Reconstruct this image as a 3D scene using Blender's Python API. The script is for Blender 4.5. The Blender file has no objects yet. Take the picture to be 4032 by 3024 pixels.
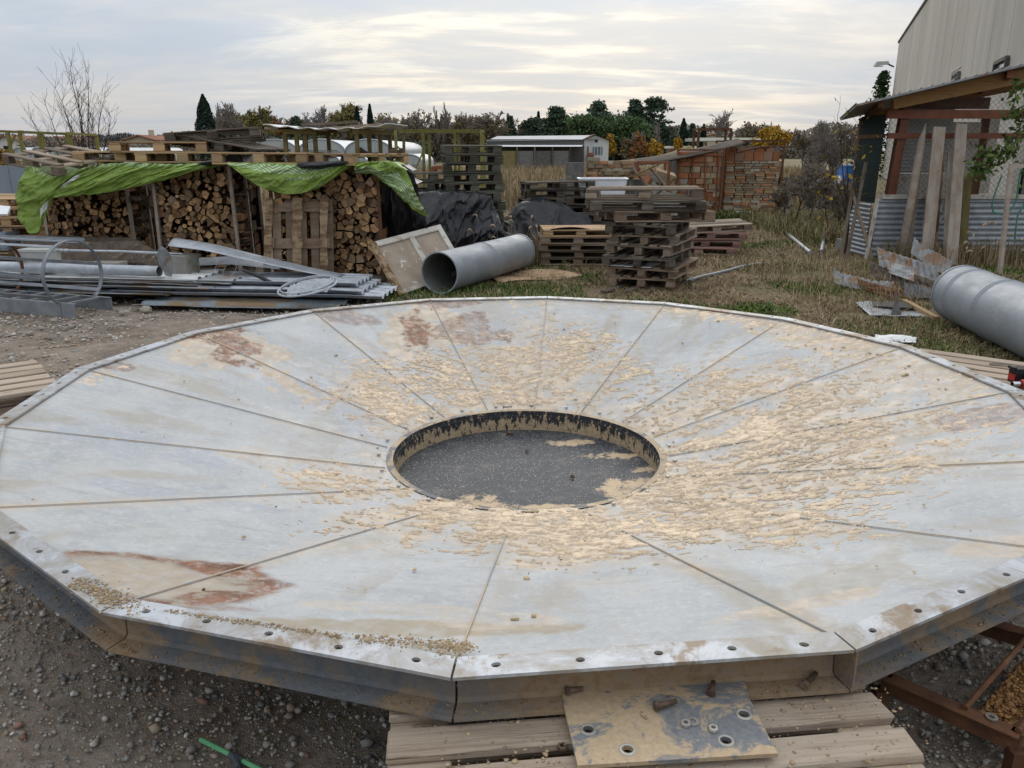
import bpy, math, random
import numpy as np
from mathutils import Vector, Matrix, Euler
R = math.radians
random.seed(7); rng = np.random.default_rng(11)
SC = bpy.context.scene
COL = SC.collection
# ---------------------------------------------------------------- camera
H = 1.72; FPX = 3150.; CX = 2016.; CY = 1512.; PITCH = math.atan((1512 - 590) / FPX)
cam = bpy.data.cameras.new('camera'); cam.sensor_width = 36; cam.lens = 36 * FPX / 4032; cam.clip_end = 3000; cam.clip_start = .05
co = bpy.data.objects.new('camera', cam); COL.objects.link(co); co.location = (0, 0, H); co.rotation_euler = (math.pi / 2 - PITCH, 0, 0)
SC.camera = co
# ---------------------------------------------------------------- sky and sun
SUN_EL, SUN_AZ = 27., 8.          # azimuth in degrees, clockwise from +Y
W = bpy.data.worlds.new('World'); SC.world = W; W.use_nodes = True
nt = W.node_tree; nt.nodes.clear()
def wn(t, **k):
    n = nt.nodes.new(t)
    for a, b in k.items(): setattr(n, a, b)
    return n
def wl(a, b): nt.links.new(a, b)
def wmath(op, a, b=None, clamp=False):
    n = wn('ShaderNodeMath', operation=op, use_clamp=clamp)
    for i, s in enumerate((a, b)):
        if s is None: continue
        if isinstance(s, (int, float)): n.inputs[i].default_value = s
        else: wl(s, n.inputs[i])
    return n.outputs[0]
def wmix(f, a, b, mode='MIX'):
    n = wn('ShaderNodeMix', data_type='RGBA', blend_type=mode)
    for i, s in ((0, f), (6, a), (7, b)):
        if isinstance(s, (int, float)): n.inputs[i].default_value = s
        elif isinstance(s, tuple): n.inputs[i].default_value = (*s, 1)
        else: wl(s, n.inputs[i])
    return n.outputs[2]
out = wn('ShaderNodeOutputWorld'); bg = wn('ShaderNodeBackground'); wl(bg.outputs[0], out.inputs[0])
bg.inputs[1].default_value = .1
sky = wn('ShaderNodeTexSky', sky_type='NISHITA'); sky.sun_disc = False
sky.sun_elevation = R(SUN_EL); sky.sun_rotation = R(SUN_AZ); sky.air_density = 1.2; sky.dust_density = 3
tc = wn('ShaderNodeTexCoord'); sx = wn('ShaderNodeSeparateXYZ'); wl(tc.outputs['Generated'], sx.inputs[0])
ez = wmath('MAXIMUM', sx.outputs[2], 0.)
den = wmath('ADD', ez, .13)
cu = wmath('DIVIDE', sx.outputs[0], den); cv = wmath('DIVIDE', sx.outputs[1], den)
cb = wn('ShaderNodeCombineXYZ'); wl(cu, cb.inputs[0]); wl(cv, cb.inputs[1])
def wnoise(scale, detail, rough, off=(0, 0, 0), sc=(1, 1, 1)):
    m = wn('ShaderNodeMapping'); m.inputs[1].default_value = off; m.inputs[3].default_value = sc; wl(cb.outputs[0], m.inputs[0])
    n = wn('ShaderNodeTexNoise'); n.inputs['Scale'].default_value = scale; n.inputs['Detail'].default_value = detail; n.inputs['Roughness'].default_value = rough
    n.inputs['Distortion'].default_value = .4
    wl(m.outputs[0], n.inputs[0]); return n.outputs[0]
def wrange(v, a, b, c=0., d=1.):
    n = wn('ShaderNodeMapRange', interpolation_type='SMOOTHSTEP'); wl(v, n.inputs[0])
    for i, q in enumerate((a, b, c, d)): n.inputs[i + 1].default_value = q
    return n.outputs[0]
n1 = wnoise(.75, 6, .55, (3.1, 1.7, 0), (.8, 1.2, 1)); n2 = wnoise(1.7, 7, .6, (7.3, 2.2, 0), (.7, 1.5, 1))
BLUE = (3.75, 4.95, 6.5); CREAM = (5.6, 5.95, 6.4); WARM = (6.9, 6.2, 5.5); GREY = (4.5, 5.2, 6.05)
base = wmix(wrange(n1, .38, .64), BLUE, CREAM)
low = wrange(ez, .0, .24, 1., 0.)
base = wmix(wmath('MULTIPLY', low, .45), base, WARM)
base = wmix(wmath('MULTIPLY', wrange(n2, .52, .36), .55), base, GREY)
# sun glow behind the cloud, brightening thin gaps
sd = Vector((math.sin(R(2)) * math.cos(R(7)), math.cos(R(2)) * math.cos(R(7)), math.sin(R(7))))
dt = wn('ShaderNodeVectorMath', operation='DOT_PRODUCT'); wl(tc.outputs['Generated'], dt.inputs[0]); dt.inputs[1].default_value = sd
glow = wrange(dt.outputs['Value'], .90, 1.0)
gap = wrange(n2, .47, .64)
gl = wmath('MULTIPLY', glow, wmath('ADD', wmath('MULTIPLY', gap, .75), .22))
base = wmix(gl, base, (3.4, 2.7, 1.4), 'ADD')
base = wmix(wmath('MULTIPLY', wrange(n2, .58, .72), .28), base, (8.6, 8.2, 7.6))
base = wmix(wrange(ez, .16, .6, 0., .75), base, (5.9, 6.0, 6.15))
# an overcast sky grows evenly brighter towards the zenith
ov = wmath('ADD', wmath('MULTIPLY', ez, 1.25), 1.)
vm = wn('ShaderNodeVectorMath', operation='SCALE'); wl(base, vm.inputs[0]); wl(ov, vm.inputs['Scale'])
fin = wmix(.06, vm.outputs[0], sky.outputs[0])
wl(fin, bg.inputs[0])
sl = bpy.data.lights.new('sun', 'SUN'); sl.energy = 1.0; sl.angle = R(40); sl.color = (1, .95, .87)
so = bpy.data.objects.new('sun', sl); COL.objects.link(so)
so.rotation_euler = Euler((R(90 - SUN_EL), 0, R(180 - SUN_AZ)), 'XYZ')   # light travels toward -Y, down
SC.view_settings.view_transform = 'Standard'; SC.view_settings.look = 'None'; SC.view_settings.exposure = 0.0; SC.view_settings.gamma = 1
SC.render.engine = 'CYCLES'; SC.cycles.use_denoising = True
SC.cycles.max_bounces = 6; SC.cycles.diffuse_bounces = 3; SC.cycles.glossy_bounces = 3; SC.cycles.transparent_max_bounces = 8
# ---------------------------------------------------------------- photo pixel -> place
_c, _s = math.cos(PITCH), math.sin(PITCH)
def ray(px, py):
    xc = (px - CX) / FPX; yc = (py - CY) / FPX
    return Vector((xc, _c - yc * _s, -_s - yc * _c))
def G(px, py, z=0.):          # point at height z
    d = ray(px, py); t = (z - H) / d.z; return Vector((0, 0, H)) + d * t
def Y(px, py, y):             # point at distance y
    d = ray(px, py); t = y / d.y; return Vector((0, 0, H)) + d * t
# ---------------------------------------------------------------- numpy noise
def _hash(ix, iy, seed):
    h = (ix.astype(np.int64) * 374761393 + iy.astype(np.int64) * 668265263 + seed * 974711) & 0x7fffffff
    h = ((h ^ (h >> 13)) * 1274126177) & 0x7fffffff
    return ((h ^ (h >> 16)) & 0xffff) / 65535.
def vnoise(x, y, seed=0):
    x = np.asarray(x, float); y = np.asarray(y, float)
    ix = np.floor(x); iy = np.floor(y); fx = x - ix; fy = y - iy
    fx = fx * fx * (3 - 2 * fx); fy = fy * fy * (3 - 2 * fy)
    a = _hash(ix, iy, seed); b = _hash(ix + 1, iy, seed); c = _hash(ix, iy + 1, seed); d = _hash(ix + 1, iy + 1, seed)
    return a + (b - a) * fx + (c - a) * fy + (a - b - c + d) * fx * fy
def fbm(x, y, o=4, seed=0, g=.5):
    s = 0; a = 1; t = 0
    for i in range(o):
        s = s + a * vnoise(np.asarray(x) * 2 ** i + 17.3 * i, np.asarray(y) * 2 ** i - 9.1 * i, seed + i); t += a; a *= g
    return s / t
def sstep(x, a, b):
    t = np.clip((x - a) / (b - a), 0, 1); return t * t * (3 - 2 * t)
# ---------------------------------------------------------------- mesh helpers
def npmesh(name, verts, faces, mats, col=None, smooth=False, mi=None, attr='col'):
    me = bpy.data.meshes.new(name)
    verts = np.asarray(verts, np.float32); 
    if isinstance(faces, np.ndarray):
        n, k = faces.shape
        me.vertices.add(len(verts)); me.vertices.foreach_set('co', verts.ravel())
        me.loops.add(n * k); me.loops.foreach_set('vertex_index', faces.astype(np.int32).ravel())
        me.polygons.add(n); me.polygons.foreach_set('loop_start', np.arange(0, n * k, k, dtype=np.int32))
        me.update(calc_edges=True)
    else:
        me.from_pydata([tuple(map(float, v)) for v in verts], [], faces); me.update()
    for m in (mats if isinstance(mats, (list, tuple)) else [mats]): me.materials.append(m)
    if mi is not None: me.polygons.foreach_set('material_index', np.asarray(mi, np.int32))
    if smooth: me.polygons.foreach_set('use_smooth', np.ones(len(me.polygons), bool))
    if col is not None:
        a = me.attributes.new(attr, 'FLOAT_COLOR', 'POINT')
        c = np.ones((len(verts), 4), np.float32); c[:, :3] = col; a.data.foreach_set('color', c.ravel())
    return me
def link(name, me, parent=None, loc=None, rot=None, M=None):
    o = bpy.data.objects.new(name, me); COL.objects.link(o)
    if parent is not None: o.parent = parent
    if M is not None: o.matrix_basis = M
    if loc is not None: o.location = loc
    if rot is not None: o.rotation_euler = rot
    return o
def tag(o, label, cat, group=None, kind=None):
    if label: o['label'] = label
    if cat: o['category'] = cat
    if group: o['group'] = group
    if kind: o['kind'] = kind
    return o
def thing(name, label, cat, loc=(0, 0, 0), rot=(0, 0, 0), group=None):
    o = bpy.data.objects.new(name, None); COL.objects.link(o); o.location = loc; o.rotation_euler = rot; o.empty_display_size = .1
    return tag(o, label, cat, group)
class MB:
    def __init__(s): s.v = []; s.f = []; s.m = []
    def add(s, vs, fs, mi=0):
        b = len(s.v); s.v += [tuple(v) for v in vs]; s.f += [tuple(i + b for i in f) for f in fs]; s.m += [mi] * len(fs)
    def box(s, c, d, M=None, mi=0, taper=None):
        x, y, z = d[0] / 2, d[1] / 2, d[2] / 2
        vs = [Vector((a * x, b * y, e * z)) for a in (-1, 1) for b in (-1, 1) for e in (-1, 1)]
        if M is not None: vs = [M @ v for v in vs]
        s.add([Vector(c) + v for v in vs], [(0, 1, 3, 2), (4, 6, 7, 5), (0, 4, 5, 1), (2, 3, 7, 6), (0, 2, 6, 4), (1, 5, 7, 3)], mi)
        return s
    def beam(s, p0, p1, w, h, up=(0, 0, 1), mi=0):
        p0 = Vector(p0); p1 = Vector(p1); a = p1 - p0; L = a.length; a.normalize()
        sd_ = a.cross(Vector(up))
        if sd_.length < 1e-4: sd_ = a.cross(Vector((0, 1, 0)))
        sd_.normalize(); u = sd_.cross(a)
        M = Matrix((a, sd_, u)).transposed()
        return s.box((p0 + p1) / 2, (L, w, h), M, mi)
    def tube(s, pts, r, n=8, cap=True, mi=0, inner=None):
        pts = [Vector(p) for p in pts]; rs = r if isinstance(r, (list, tuple)) else [r] * len(pts)
        vs = []; fs = []
        t0 = (pts[1] - pts[0]).normalized(); ref = Vector((0, 0, 1)) if abs(t0.z) < .9 else Vector((1, 0, 0))
        x = t0.cross(ref).normalized()
        for i, p in enumerate(pts):
            t = (pts[min(i + 1, len(pts) - 1)] - pts[max(i - 1, 0)]).normalized()
            x = (x - t * x.dot(t)).normalized(); y = t.cross(x)
            vs += [p + (x * math.cos(2 * math.pi * k / n) + y * math.sin(2 * math.pi * k / n)) * rs[i] for k in range(n)]
        for i in range(len(pts) - 1):
            for k in range(n):
                a = i * n + k; b = i * n + (k + 1) % n; fs.append((a, b, b + n, a + n))
        if cap: fs.append(tuple(range(n))[::-1]); fs.append(tuple(range((len(pts) - 1) * n, len(pts) * n)))
        s.add(vs, fs, mi); return s
    def lathe(s, prof, n=32, mi=0, M=None, close=False):
        vs = []
        for r, z in prof:
            for k in range(n):
                v = Vector((r * math.cos(2 * math.pi * k / n), r * math.sin(2 * math.pi * k / n), z)); vs.append(M @ v if M is not None else v)
        fs = []; m = len(prof)
        for i in range(m if close else m - 1):
            for k in range(n):
                a = i * n + k; b = i * n + (k + 1) % n; c = ((i + 1) % m) * n; fs.append((a, b, c + (k + 1) % n, c + k))
        s.add(vs, fs, mi); return s
    def poly(s, pts, th, nrm, mi=0):      # flat plate of thickness th
        n = len(pts); nv = Vector(nrm).normalized() * th
        vs = [Vector(p) for p in pts] + [Vector(p) - nv for p in pts]
        s.add(vs, [tuple(range(n)), tuple(range(2 * n - 1, n - 1, -1))] + [(i, i + n, (i + 1) % n + n, (i + 1) % n) for i in range(n)], mi); return s
    def mesh(s, name, mats, smooth=False):
        me = bpy.data.meshes.new(name); me.from_pydata([tuple(v) for v in s.v], [], s.f); 
        for m in (mats if isinstance(mats, (list, tuple)) else [mats]): me.materials.append(m)
        me.polygons.foreach_set('material_index', s.m)
        if smooth:
            me.polygons.foreach_set('use_smooth', [True] * len(me.polygons))
        me.update(); return me
    def build(s, name, mats, parent=None, smooth=False, **k):
        me = s.mesh(name, mats, smooth)
        if smooth:
            try: me.set_sharp_from_angle(angle=R(40))
            except Exception: pass
        return link(name, me, parent, **k)
def single(name, label, cat, mb, mats, group=None, smooth=False, origin=None):
    """one-mesh thing: mesh coordinates are world, origin moved to the base"""
    if origin is None:
        v = np.array(mb.v); origin = Vector(((v[:, 0].min() + v[:, 0].max()) / 2, (v[:, 1].min() + v[:, 1].max()) / 2, v[:, 2].min()))
    mb.v = [tuple(Vector(v) - Vector(origin)) for v in mb.v]
    o = mb.build(name, mats, None, smooth, loc=origin); return tag(o, label, cat, group)
def grid_faces(nu, nv):
    i, j = np.meshgrid(np.arange(nu - 1), np.arange(nv - 1), indexing='ij'); a = (i * nv + j).ravel()
    return np.stack([a, a + nv, a + nv + 1, a + 1], 1)
# ---------------------------------------------------------------- materials
class NT:
    def __init__(s, name, rough=.8, metal=0., spec=.3):
        s.m = bpy.data.materials.new(name); s.m.use_nodes = True; s.t = s.m.node_tree; s.t.nodes.clear()
        o = s.t.nodes.new('ShaderNodeOutputMaterial'); s.p = s.t.nodes.new('ShaderNodeBsdfPrincipled'); s.t.links.new(s.p.outputs[0], o.inputs[0])
        s.p.inputs['Roughness'].default_value = rough; s.p.inputs['Metallic'].default_value = metal; s.p.inputs['Specular IOR Level'].default_value = spec
        s.tc = s.t.nodes.new('ShaderNodeTexCoord'); s.oi = s.t.nodes.new('ShaderNodeObjectInfo'); s.h = None
        s.rand = s.oi.outputs['Random']
        a = s.t.nodes.new('ShaderNodeVectorMath'); a.operation = 'ADD'
        sc = s.math('MULTIPLY', s.rand, 37.); s.lk(s.tc.outputs['Object'], a.inputs[0]); s.lk(sc, a.inputs[1]); s.co = a.outputs[0]
    def lk(s, a, b): s.t.links.new(a, b)
    def put(s, v, i):
        if isinstance(v, (int, float)): i.default_value = v
        elif isinstance(v, tuple): i.default_value = (*v, 1) if len(v) == 3 and i.type == 'RGBA' else v
        else: s.lk(v, i)
    def math(s, op, a, b=None, c=None):
        n = s.t.nodes.new('ShaderNodeMath'); n.operation = op
        for i, q in enumerate((a, b, c)):
            if q is not None: s.put(q, n.inputs[i])
        return n.outputs[0]
    def pos(s): return s.t.nodes.new('ShaderNodeNewGeometry').outputs['Position']
    def sep(s, v):
        n = s.t.nodes.new('ShaderNodeSeparateXYZ'); s.lk(v, n.inputs[0]); return n.outputs
    def map(s, v, sc=(1, 1, 1), off=(0, 0, 0)):
        n = s.t.nodes.new('ShaderNodeMapping'); s.lk(v, n.inputs[0]); n.inputs[3].default_value = sc; n.inputs[1].default_value = off; return n.outputs[0]
    def noise(s, scale, detail=4, rough=.55, v=None, sc=None, dist=0.):
        n = s.t.nodes.new('ShaderNodeTexNoise'); v = v if v is not None else s.co
        if sc: v = s.map(v, sc)
        s.lk(v, n.inputs['Vector']); n.inputs['Scale'].default_value = scale; n.inputs['Detail'].default_value = detail; n.inputs['Roughness'].default_value = rough; n.inputs['Distortion'].default_value = dist
        return n.outputs[0]
    def voro(s, scale, v=None, feat='F1', out='Distance', rnd=1.):
        n = s.t.nodes.new('ShaderNodeTexVoronoi'); n.feature = feat; s.lk(v if v is not None else s.co, n.inputs['Vector']); n.inputs['Scale'].default_value = scale; n.inputs['Randomness'].default_value = rnd
        return n.outputs[out]
    def attr(s, name, out='Color'):
        n = s.t.nodes.new('ShaderNodeAttribute'); n.attribute_name = name; return n.outputs[out]
    def rng(s, v, a, b, c=0., d=1.):
        n = s.t.nodes.new('ShaderNodeMapRange'); n.interpolation_type = 'SMOOTHSTEP'; s.lk(v, n.inputs[0])
        for i, q in enumerate((a, b, c, d)): n.inputs[i + 1].default_value = q
        return n.outputs[0]
    def mix(s, f, a, b, mode='MIX'):
        n = s.t.nodes.new('ShaderNodeMix'); n.data_type = 'RGBA'; n.blend_type = mode
        s.put(f, n.inputs[0]); s.put(a, n.inputs[6]); s.put(b, n.inputs[7]); return n.outputs[2]
    def val(s, col, v):   # multiply value by v
        n = s.t.nodes.new('ShaderNodeHueSaturation'); s.put(col, n.inputs['Color']); s.put(v, n.inputs['Value']); return n.outputs[0]
    def hsv(s, col, h=.5, sa=1., v=1.):
        n = s.t.nodes.new('ShaderNodeHueSaturation'); s.put(h, n.inputs['Hue']); s.put(sa, n.inputs['Saturation']); s.put(v, n.inputs['Value']); s.put(col, n.inputs['Color']); return n.outputs[0]
    def color(s, c): s.put(c, s.p.inputs['Base Color']); return s
    def rough(s, v): s.put(v, s.p.inputs['Roughness']); return s
    def bump(s, h, strength=.4, dist=.01):
        n = s.t.nodes.new('ShaderNodeBump'); n.inputs['Strength'].default_value = strength; n.inputs['Distance'].default_value = dist; s.lk(h, n.inputs['Height'])
        if s.h: s.lk(s.h, n.inputs['Normal'])
        s.h = n.outputs[0]; s.lk(s.h, s.p.inputs['Normal']); return s
def mottled(name, a, b, scale=8, rough=.8, metal=0., spec=.3, bump=.25, bscale=60, rv=.25, c=None, cth=(.55, .7), cscale=5, bdist=.006, sc=None):
    t = NT(name, rough, metal, spec)
    col = t.mix(t.rng(t.noise(scale, 5, .6, sc=sc), .35, .65), a, b)
    if c: col = t.mix(t.rng(t.noise(cscale, 6, .65, dist=.5), *cth), col, c)
    col = t.val(col, t.rng(t.rand, 0, 1, 1 - rv, 1 + rv))
    t.color(col).bump(t.noise(bscale, 4, .6), bump, bdist); return t.m
def wood(name, a, b, dark, rv=.3, grey=None, gf=.5, gs=3., bump=.5):
    t = NT(name, .85, 0, .2)
    g = t.math('ADD', t.math('MULTIPLY', t.noise(3.2, 7, .68, sc=(1.0, 26, 26), dist=.35), .65), t.math('MULTIPLY', t.noise(6, 5, .7, sc=(.5, 45, 45)), .35))
    col = t.mix(t.rng(g, .3, .7), a, b)
    col = t.mix(t.rng(t.noise(9, 4, .6, sc=(.5, 14, 14)), .56, .72), col, dark)
    if grey: col = t.mix(t.rng(t.noise(gs, 5, .6, sc=(1, 3, 3)), .38, .62, 0, gf), col, grey)
    kn = t.voro(5.5, t.map(t.co, (.7, 1.5, 1.5))); ring = t.math('SINE', t.math('MULTIPLY', kn, 75.))
    kf = t.math('MULTIPLY', t.rng(kn, .16, .05), t.rng(ring, -.6, .6, .25, .8)); col = t.mix(kf, col, dark)
    col = t.val(col, t.rng(t.rand, 0, 1, 1 - rv, 1 + rv))
    t.color(col).bump(g, bump, .004); return t.m
M_ = {}
M_['pallet_new'] = wood('fresh pallet pine', (.46, .305, .165), (.36, .23, .12), (.20, .115, .06), .25, (.38, .29, .20), .4)
M_['pallet_grey'] = wood('weathered pallet wood', (.245, .18, .125), (.17, .125, .09), (.075, .055, .04), .35, (.30, .255, .205), .5)
M_['pallet_dark'] = wood('old dark pallet wood', (.11, .085, .062), (.07, .054, .04), (.03, .024, .018), .4, (.17, .15, .125), .5)
M_['pallet_moss'] = wood('mossy old pallet wood', (.11, .098, .07), (.065, .062, .042), (.03, .03, .02), .3, (.15, .145, .12), .5)
M_['pallet_red'] = wood('reddish pallet wood', (.26, .13, .10), (.18, .09, .07), (.08, .04, .03), .3, (.30, .24, .2), .5)
M_['plank'] = wood('brushed plank wood', (.47, .375, .285), (.26, .195, .14), (.15, .10, .065), .10, (.50, .42, .34), .45, 2., .8)
M_['bark_board'] = wood('rotting waney board', (.17, .10, .055), (.09, .05, .03), (.03, .018, .012), .2, (.38, .28, .17), .75, 5.)
M_['board_grey'] = wood('silvered board', (.34, .27, .21), (.27, .21, .165), (.13, .10, .075), .15, (.42, .37, .32), .6)
M_['frame_green'] = wood('algae stained timber', (.19, .15, .06), (.12, .10, .04), (.05, .045, .02), .2, (.25, .20, .10), .5)
M_['beam'] = wood('roof beam pine', (.30, .17, .075), (.22, .12, .05), (.10, .055, .025), .1)
M_['pallet_brown'] = wood('damp brown pallet wood', (.24, .165, .11), (.16, .105, .07), (.06, .04, .028), .25, (.30, .24, .18), .5)
M_['osb'] = wood('brown hardboard', (.36, .25, .15), (.31, .21, .125), (.25, .16, .09), .1, (.28, .17, .12), .4)
def logend():
    t = NT('sawn log end', .85, 0, .2)
    c = t.mix(t.rng(t.noise(14, 5, .6), .3, .7), (.54, .335, .17), (.40, .235, .115)); c = t.mix(t.rng(t.noise(22, 4, .6), .52, .68), c, (.13, .08, .045))
    c = t.mix(t.rng(t.rand, .72, .9, 0, .8), c, (.21, .15, .10))
    c = t.mix(t.rng(t.noise(3.3, 2, .5), .58, .68, 0, .6), c, (.19, .14, .10))
    t.color(t.val(c, t.rng(t.math('FRACT', t.math('MULTIPLY', t.rand, 7.31)), 0, 1, .55, 1.25))).bump(t.noise(40, 4, .6), .5, .004); return t.m
M_['logend'] = logend()
M_['bark'] = mottled('log bark', (.105, .07, .048), (.045, .032, .024), 14, .95, 0, .1, .9, 45, .35, (.15, .12, .09), (.58, .72), 9, .012)
M_['galv'] = mottled('galvanised sheet', (.36, .385, .42), (.47, .495, .53), 9, .45, .3, .5, .08, 90, .12, (.33, .34, .35), (.55, .75), 3)
M_['galv_rust'] = mottled('rusting galvanised sheet', (.24, .245, .25), (.33, .335, .34), 9, .6, .25, .4, .12, 60, .2, (.22, .12, .06), (.50, .66), 3.2)
M_['sheet_blue'] = mottled('stained blue grey sheet', (.17, .22, .26), (.24, .28, .31), 6, .5, .25, .4, .1, 60, .12, (.20, .125, .06), (.42, .60), 2.4, sc=None)
M_['zinc_dark'] = mottled('weathered zinc skirt', (.25, .27, .295), (.33, .35, .375), 9, .45, .3, .45, .1, 60, .08, (.19, .20, .21), (.55, .75), 4)
M_['sheet_brown'] = mottled('brown rotten sheet', (.125, .095, .072), (.075, .058, .045), 9, .9, 0, .2, .5, 40, .25, (.30, .24, .19), (.58, .7), 6)
M_['sheet_white'] = mottled('white coated sheet', (.62, .62, .60), (.72, .72, .71), 6, .55, 0, .4, .08, 60, .08, (.40, .33, .26), (.6, .72), 4)
t = NT('grey painted duct', .5, .1, .45); n1 = t.noise(3, 6, .6); n2 = t.noise(2.2, 7, .7, sc=(1, 1, 4))
c = t.mix(t.rng(n1, .35, .65), (.255, .275, .30), (.305, .325, .35)); c = t.mix(t.rng(n2, .52, .72, 0, .5), c, (.20, .205, .205)); c = t.mix(t.rng(t.noise(26, 5, .7), .60, .74, 0, .5), c, (.38, .38, .37)); c = t.mix(t.rng(t.noise(5, 6, .7), .62, .72, 0, .45), c, (.25, .20, .15)); t.color(c).rough(t.rng(n2, .3, .7, .4, .65)).bump(t.noise(9, 4, .6), .12, .02); M_['duct'] = t.m
M_['scrap'] = mottled('dull corroded sheet', (.15, .155, .16), (.22, .225, .23), 8, .75, .05, .3, .2, 50, .2, (.17, .10, .055), (.47, .62), 4)
M_['wire'] = mottled('dark fence wire', (.05, .05, .048), (.07, .07, .066), 8, .6, .2, .3, .1, 50, .05)
M_['ladder'] = mottled('zinc ladder steel', (.23, .25, .27), (.31, .325, .345), 7, .5, .45, .45, .08, 50, .1, (.17, .12, .085), (.66, .78), 6)
M_['duct_in'] = mottled('dull duct lining', (.20, .20, .185), (.15, .15, .14), 5, .7, .1, .3, .1, 30, .05)
M_['rust'] = mottled('rusty steel', (.155, .075, .04), (.10, .05, .03), 12, .9, .1, .2, .4, 60, .2, (.22, .13, .07), (.58, .72), 9)
M_['rust_red'] = mottled('red rust primer', (.24, .09, .045), (.17, .065, .035), 9, .8, .0, .25, .25, 60, .12, (.11, .06, .04), (.6, .75), 9)
M_['orange'] = mottled('orange red primer paint', (.225, .078, .04), (.165, .06, .034), 6, .6, 0, .35, .12, 50, .08, (.16, .06, .035), (.62, .74), 9)
M_['green_pipe'] = mottled('yellow green lichened steel', (.22, .20, .055), (.15, .14, .05), 9, .85, 0, .2, .3, 50, .2, (.20, .10, .045), (.55, .7), 7)
M_['concrete'] = mottled('weathered concrete', (.31, .295, .26), (.24, .23, .20), 7, .95, 0, .15, .5, 60, .18, (.17, .17, .10), (.55, .7), 4)
M_['concrete_dark'] = mottled('dark old concrete', (.16, .155, .145), (.11, .107, .10), 7, .95, 0, .15, .5, 60, .2, (.20, .20, .15), (.58, .7), 4)
M_['box_grey'] = mottled('pale grey enamel', (.42, .42, .39), (.48, .48, .45), 5, .6, 0, .4, .05, 40, .05, (.34, .30, .23), (.6, .74), 4)
M_['white_plastic'] = mottled('white plastic', (.74, .76, .80), (.80, .81, .84), 4, .4, 0, .4, .03, 30, .05)
M_['grey_plastic'] = mottled('blue grey plastic', (.26, .30, .36), (.31, .35, .41), 5, .5, 0, .4, .05, 30, .05)
M_['black_plastic'] = mottled('black plastic', (.016, .016, .018), (.024, .024, .026), 6, .45, 0, .4, .1, 60, .1)
M_['black_metal'] = mottled('black steel', (.02, .02, .022), (.035, .035, .035), 8, .5, .2, .4, .1, 60, .1, (.09, .07, .05), (.58, .7), 7)
M_['red_plastic'] = mottled('red plastic', (.50, .03, .025), (.44, .025, .02), 6, .4, 0, .5, .03, 40, .03)
M_['chrome'] = mottled('chrome steel', (.62, .62, .63), (.68, .68, .68), 6, .2, .95, .5, .02, 40, .03)
M_['bolt'] = mottled('rusted bolt steel', (.10, .06, .04), (.16, .11, .08), 30, .7, .3, .4, .3, 200, .25)
M_['zincbolt'] = mottled('dusty zinc bolt', (.45, .42, .37), (.36, .34, .31), 40, .5, .5, .4, .1, 200, .2)
M_['cardboard'] = mottled('brown card', (.47, .32, .20), (.40, .27, .165), 5, .9, 0, .15, .15, 40, .06, (.30, .17, .13), (.58, .7), 4)
M_['whitewood'] = mottled('peeling white painted wood', (.56, .53, .47), (.47, .43, .37), 7, .8, 0, .2, .35, 60, .08, (.24, .17, .11), (.55, .68), 6)
M_['door_panel'] = mottled('flaking door panel', (.40, .33, .255), (.33, .265, .20), 5, .85, 0, .2, .3, 50, .05, (.66, .63, .58), (.60, .66), 7)
M_['foam'] = mottled('white polystyrene', (.78, .79, .80), (.72, .73, .74), 9, .8, 0, .2, .2, 60, .04)
M_['hose'] = mottled('green garden hose', (.045, .24, .155), (.035, .19, .125), 5, .45, 0, .4, .03, 30, .05)
M_['stick'] = mottled('green painted stick', (.16, .45, .22), (.12, .36, .17), 9, .6, 0, .3, .1, 50, .05)
M_['tape'] = mottled('grey tape', (.07, .08, .09), (.10, .11, .12), 12, .6, 0, .3, .2, 80, .05)
M_['blue_plastic'] = mottled('blue container', (.03, .13, .36), (.035, .15, .40), 5, .5, 0, .35, .05, 40, .03)
M_['roof_tile'] = mottled('far clay tiles', (.27, .13, .085), (.21, .105, .07), 1.2, .9, 0, .1, .3, 6, .12)
M_['plaster'] = mottled('cream plaster', (.50, .43, .32), (.45, .385, .285), .6, .9, 0, .1, .1, 6, .08)
M_['plaster_white'] = mottled('whitewashed plaster', (.60, .60, .585), (.54, .54, .53), .5, .9, 0, .1, .1, 6, .05, (.42, .40, .37), (.58, .72), .8)
M_['dark_hole'] = mottled('dark opening', (.012, .012, .013), (.02, .02, .02), 3, .6, 0, .3, .05, 20, .05)
M_['glass'] = mottled('dusty window glass', (.10, .13, .16), (.13, .16, .19), 2, .15, 0, .5, .02, 10, .05)
M_['film'] = mottled('greenhouse film', (.38, .405, .42), (.46, .485, .495), .5, .45, 0, .4, .1, 3, .04)
M_['film_end'] = mottled('greenhouse end film', (.34, .365, .355), (.39, .41, .395), .6, .5, 0, .4, .1, 3, .05)
M_['far_roof'] = mottled('pale far roofing', (.42, .43, .43), (.50, .505, .51), .7, .7, 0, .2, .1, 5, .06)
M_['canopy'] = mottled('cream canopy fascia', (.62, .61, .50), (.66, .645, .53), .5, .7, 0, .3, .05, 4, .04)
M_['grey_fence'] = mottled('blue grey panel paint', (.20, .235, .275), (.225, .26, .30), 2, .6, 0, .3, .06, 30, .04)
M_['net'] = mottled('dark green shade net', (.018, .032, .028), (.03, .045, .04), 30, .9, 0, .1, .5, 200, .1)
M_['plywood'] = mottled('grey shutter slats', (.42, .43, .41), (.47, .48, .45), 5, .8, 0, .2, .1, 40, .04)
def vcol(name, rough=.9, trans=0.):
    t = NT(name, rough, 0, .15); t.color(t.attr('col'))
    return t.m
M_['vcol'] = vcol('mottled organic matter')
M_['trunk'] = mottled('tree bark', (.10, .075, .055), (.065, .05, .04), 6, .95, 0, .1, .6, 30, .2)
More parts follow.
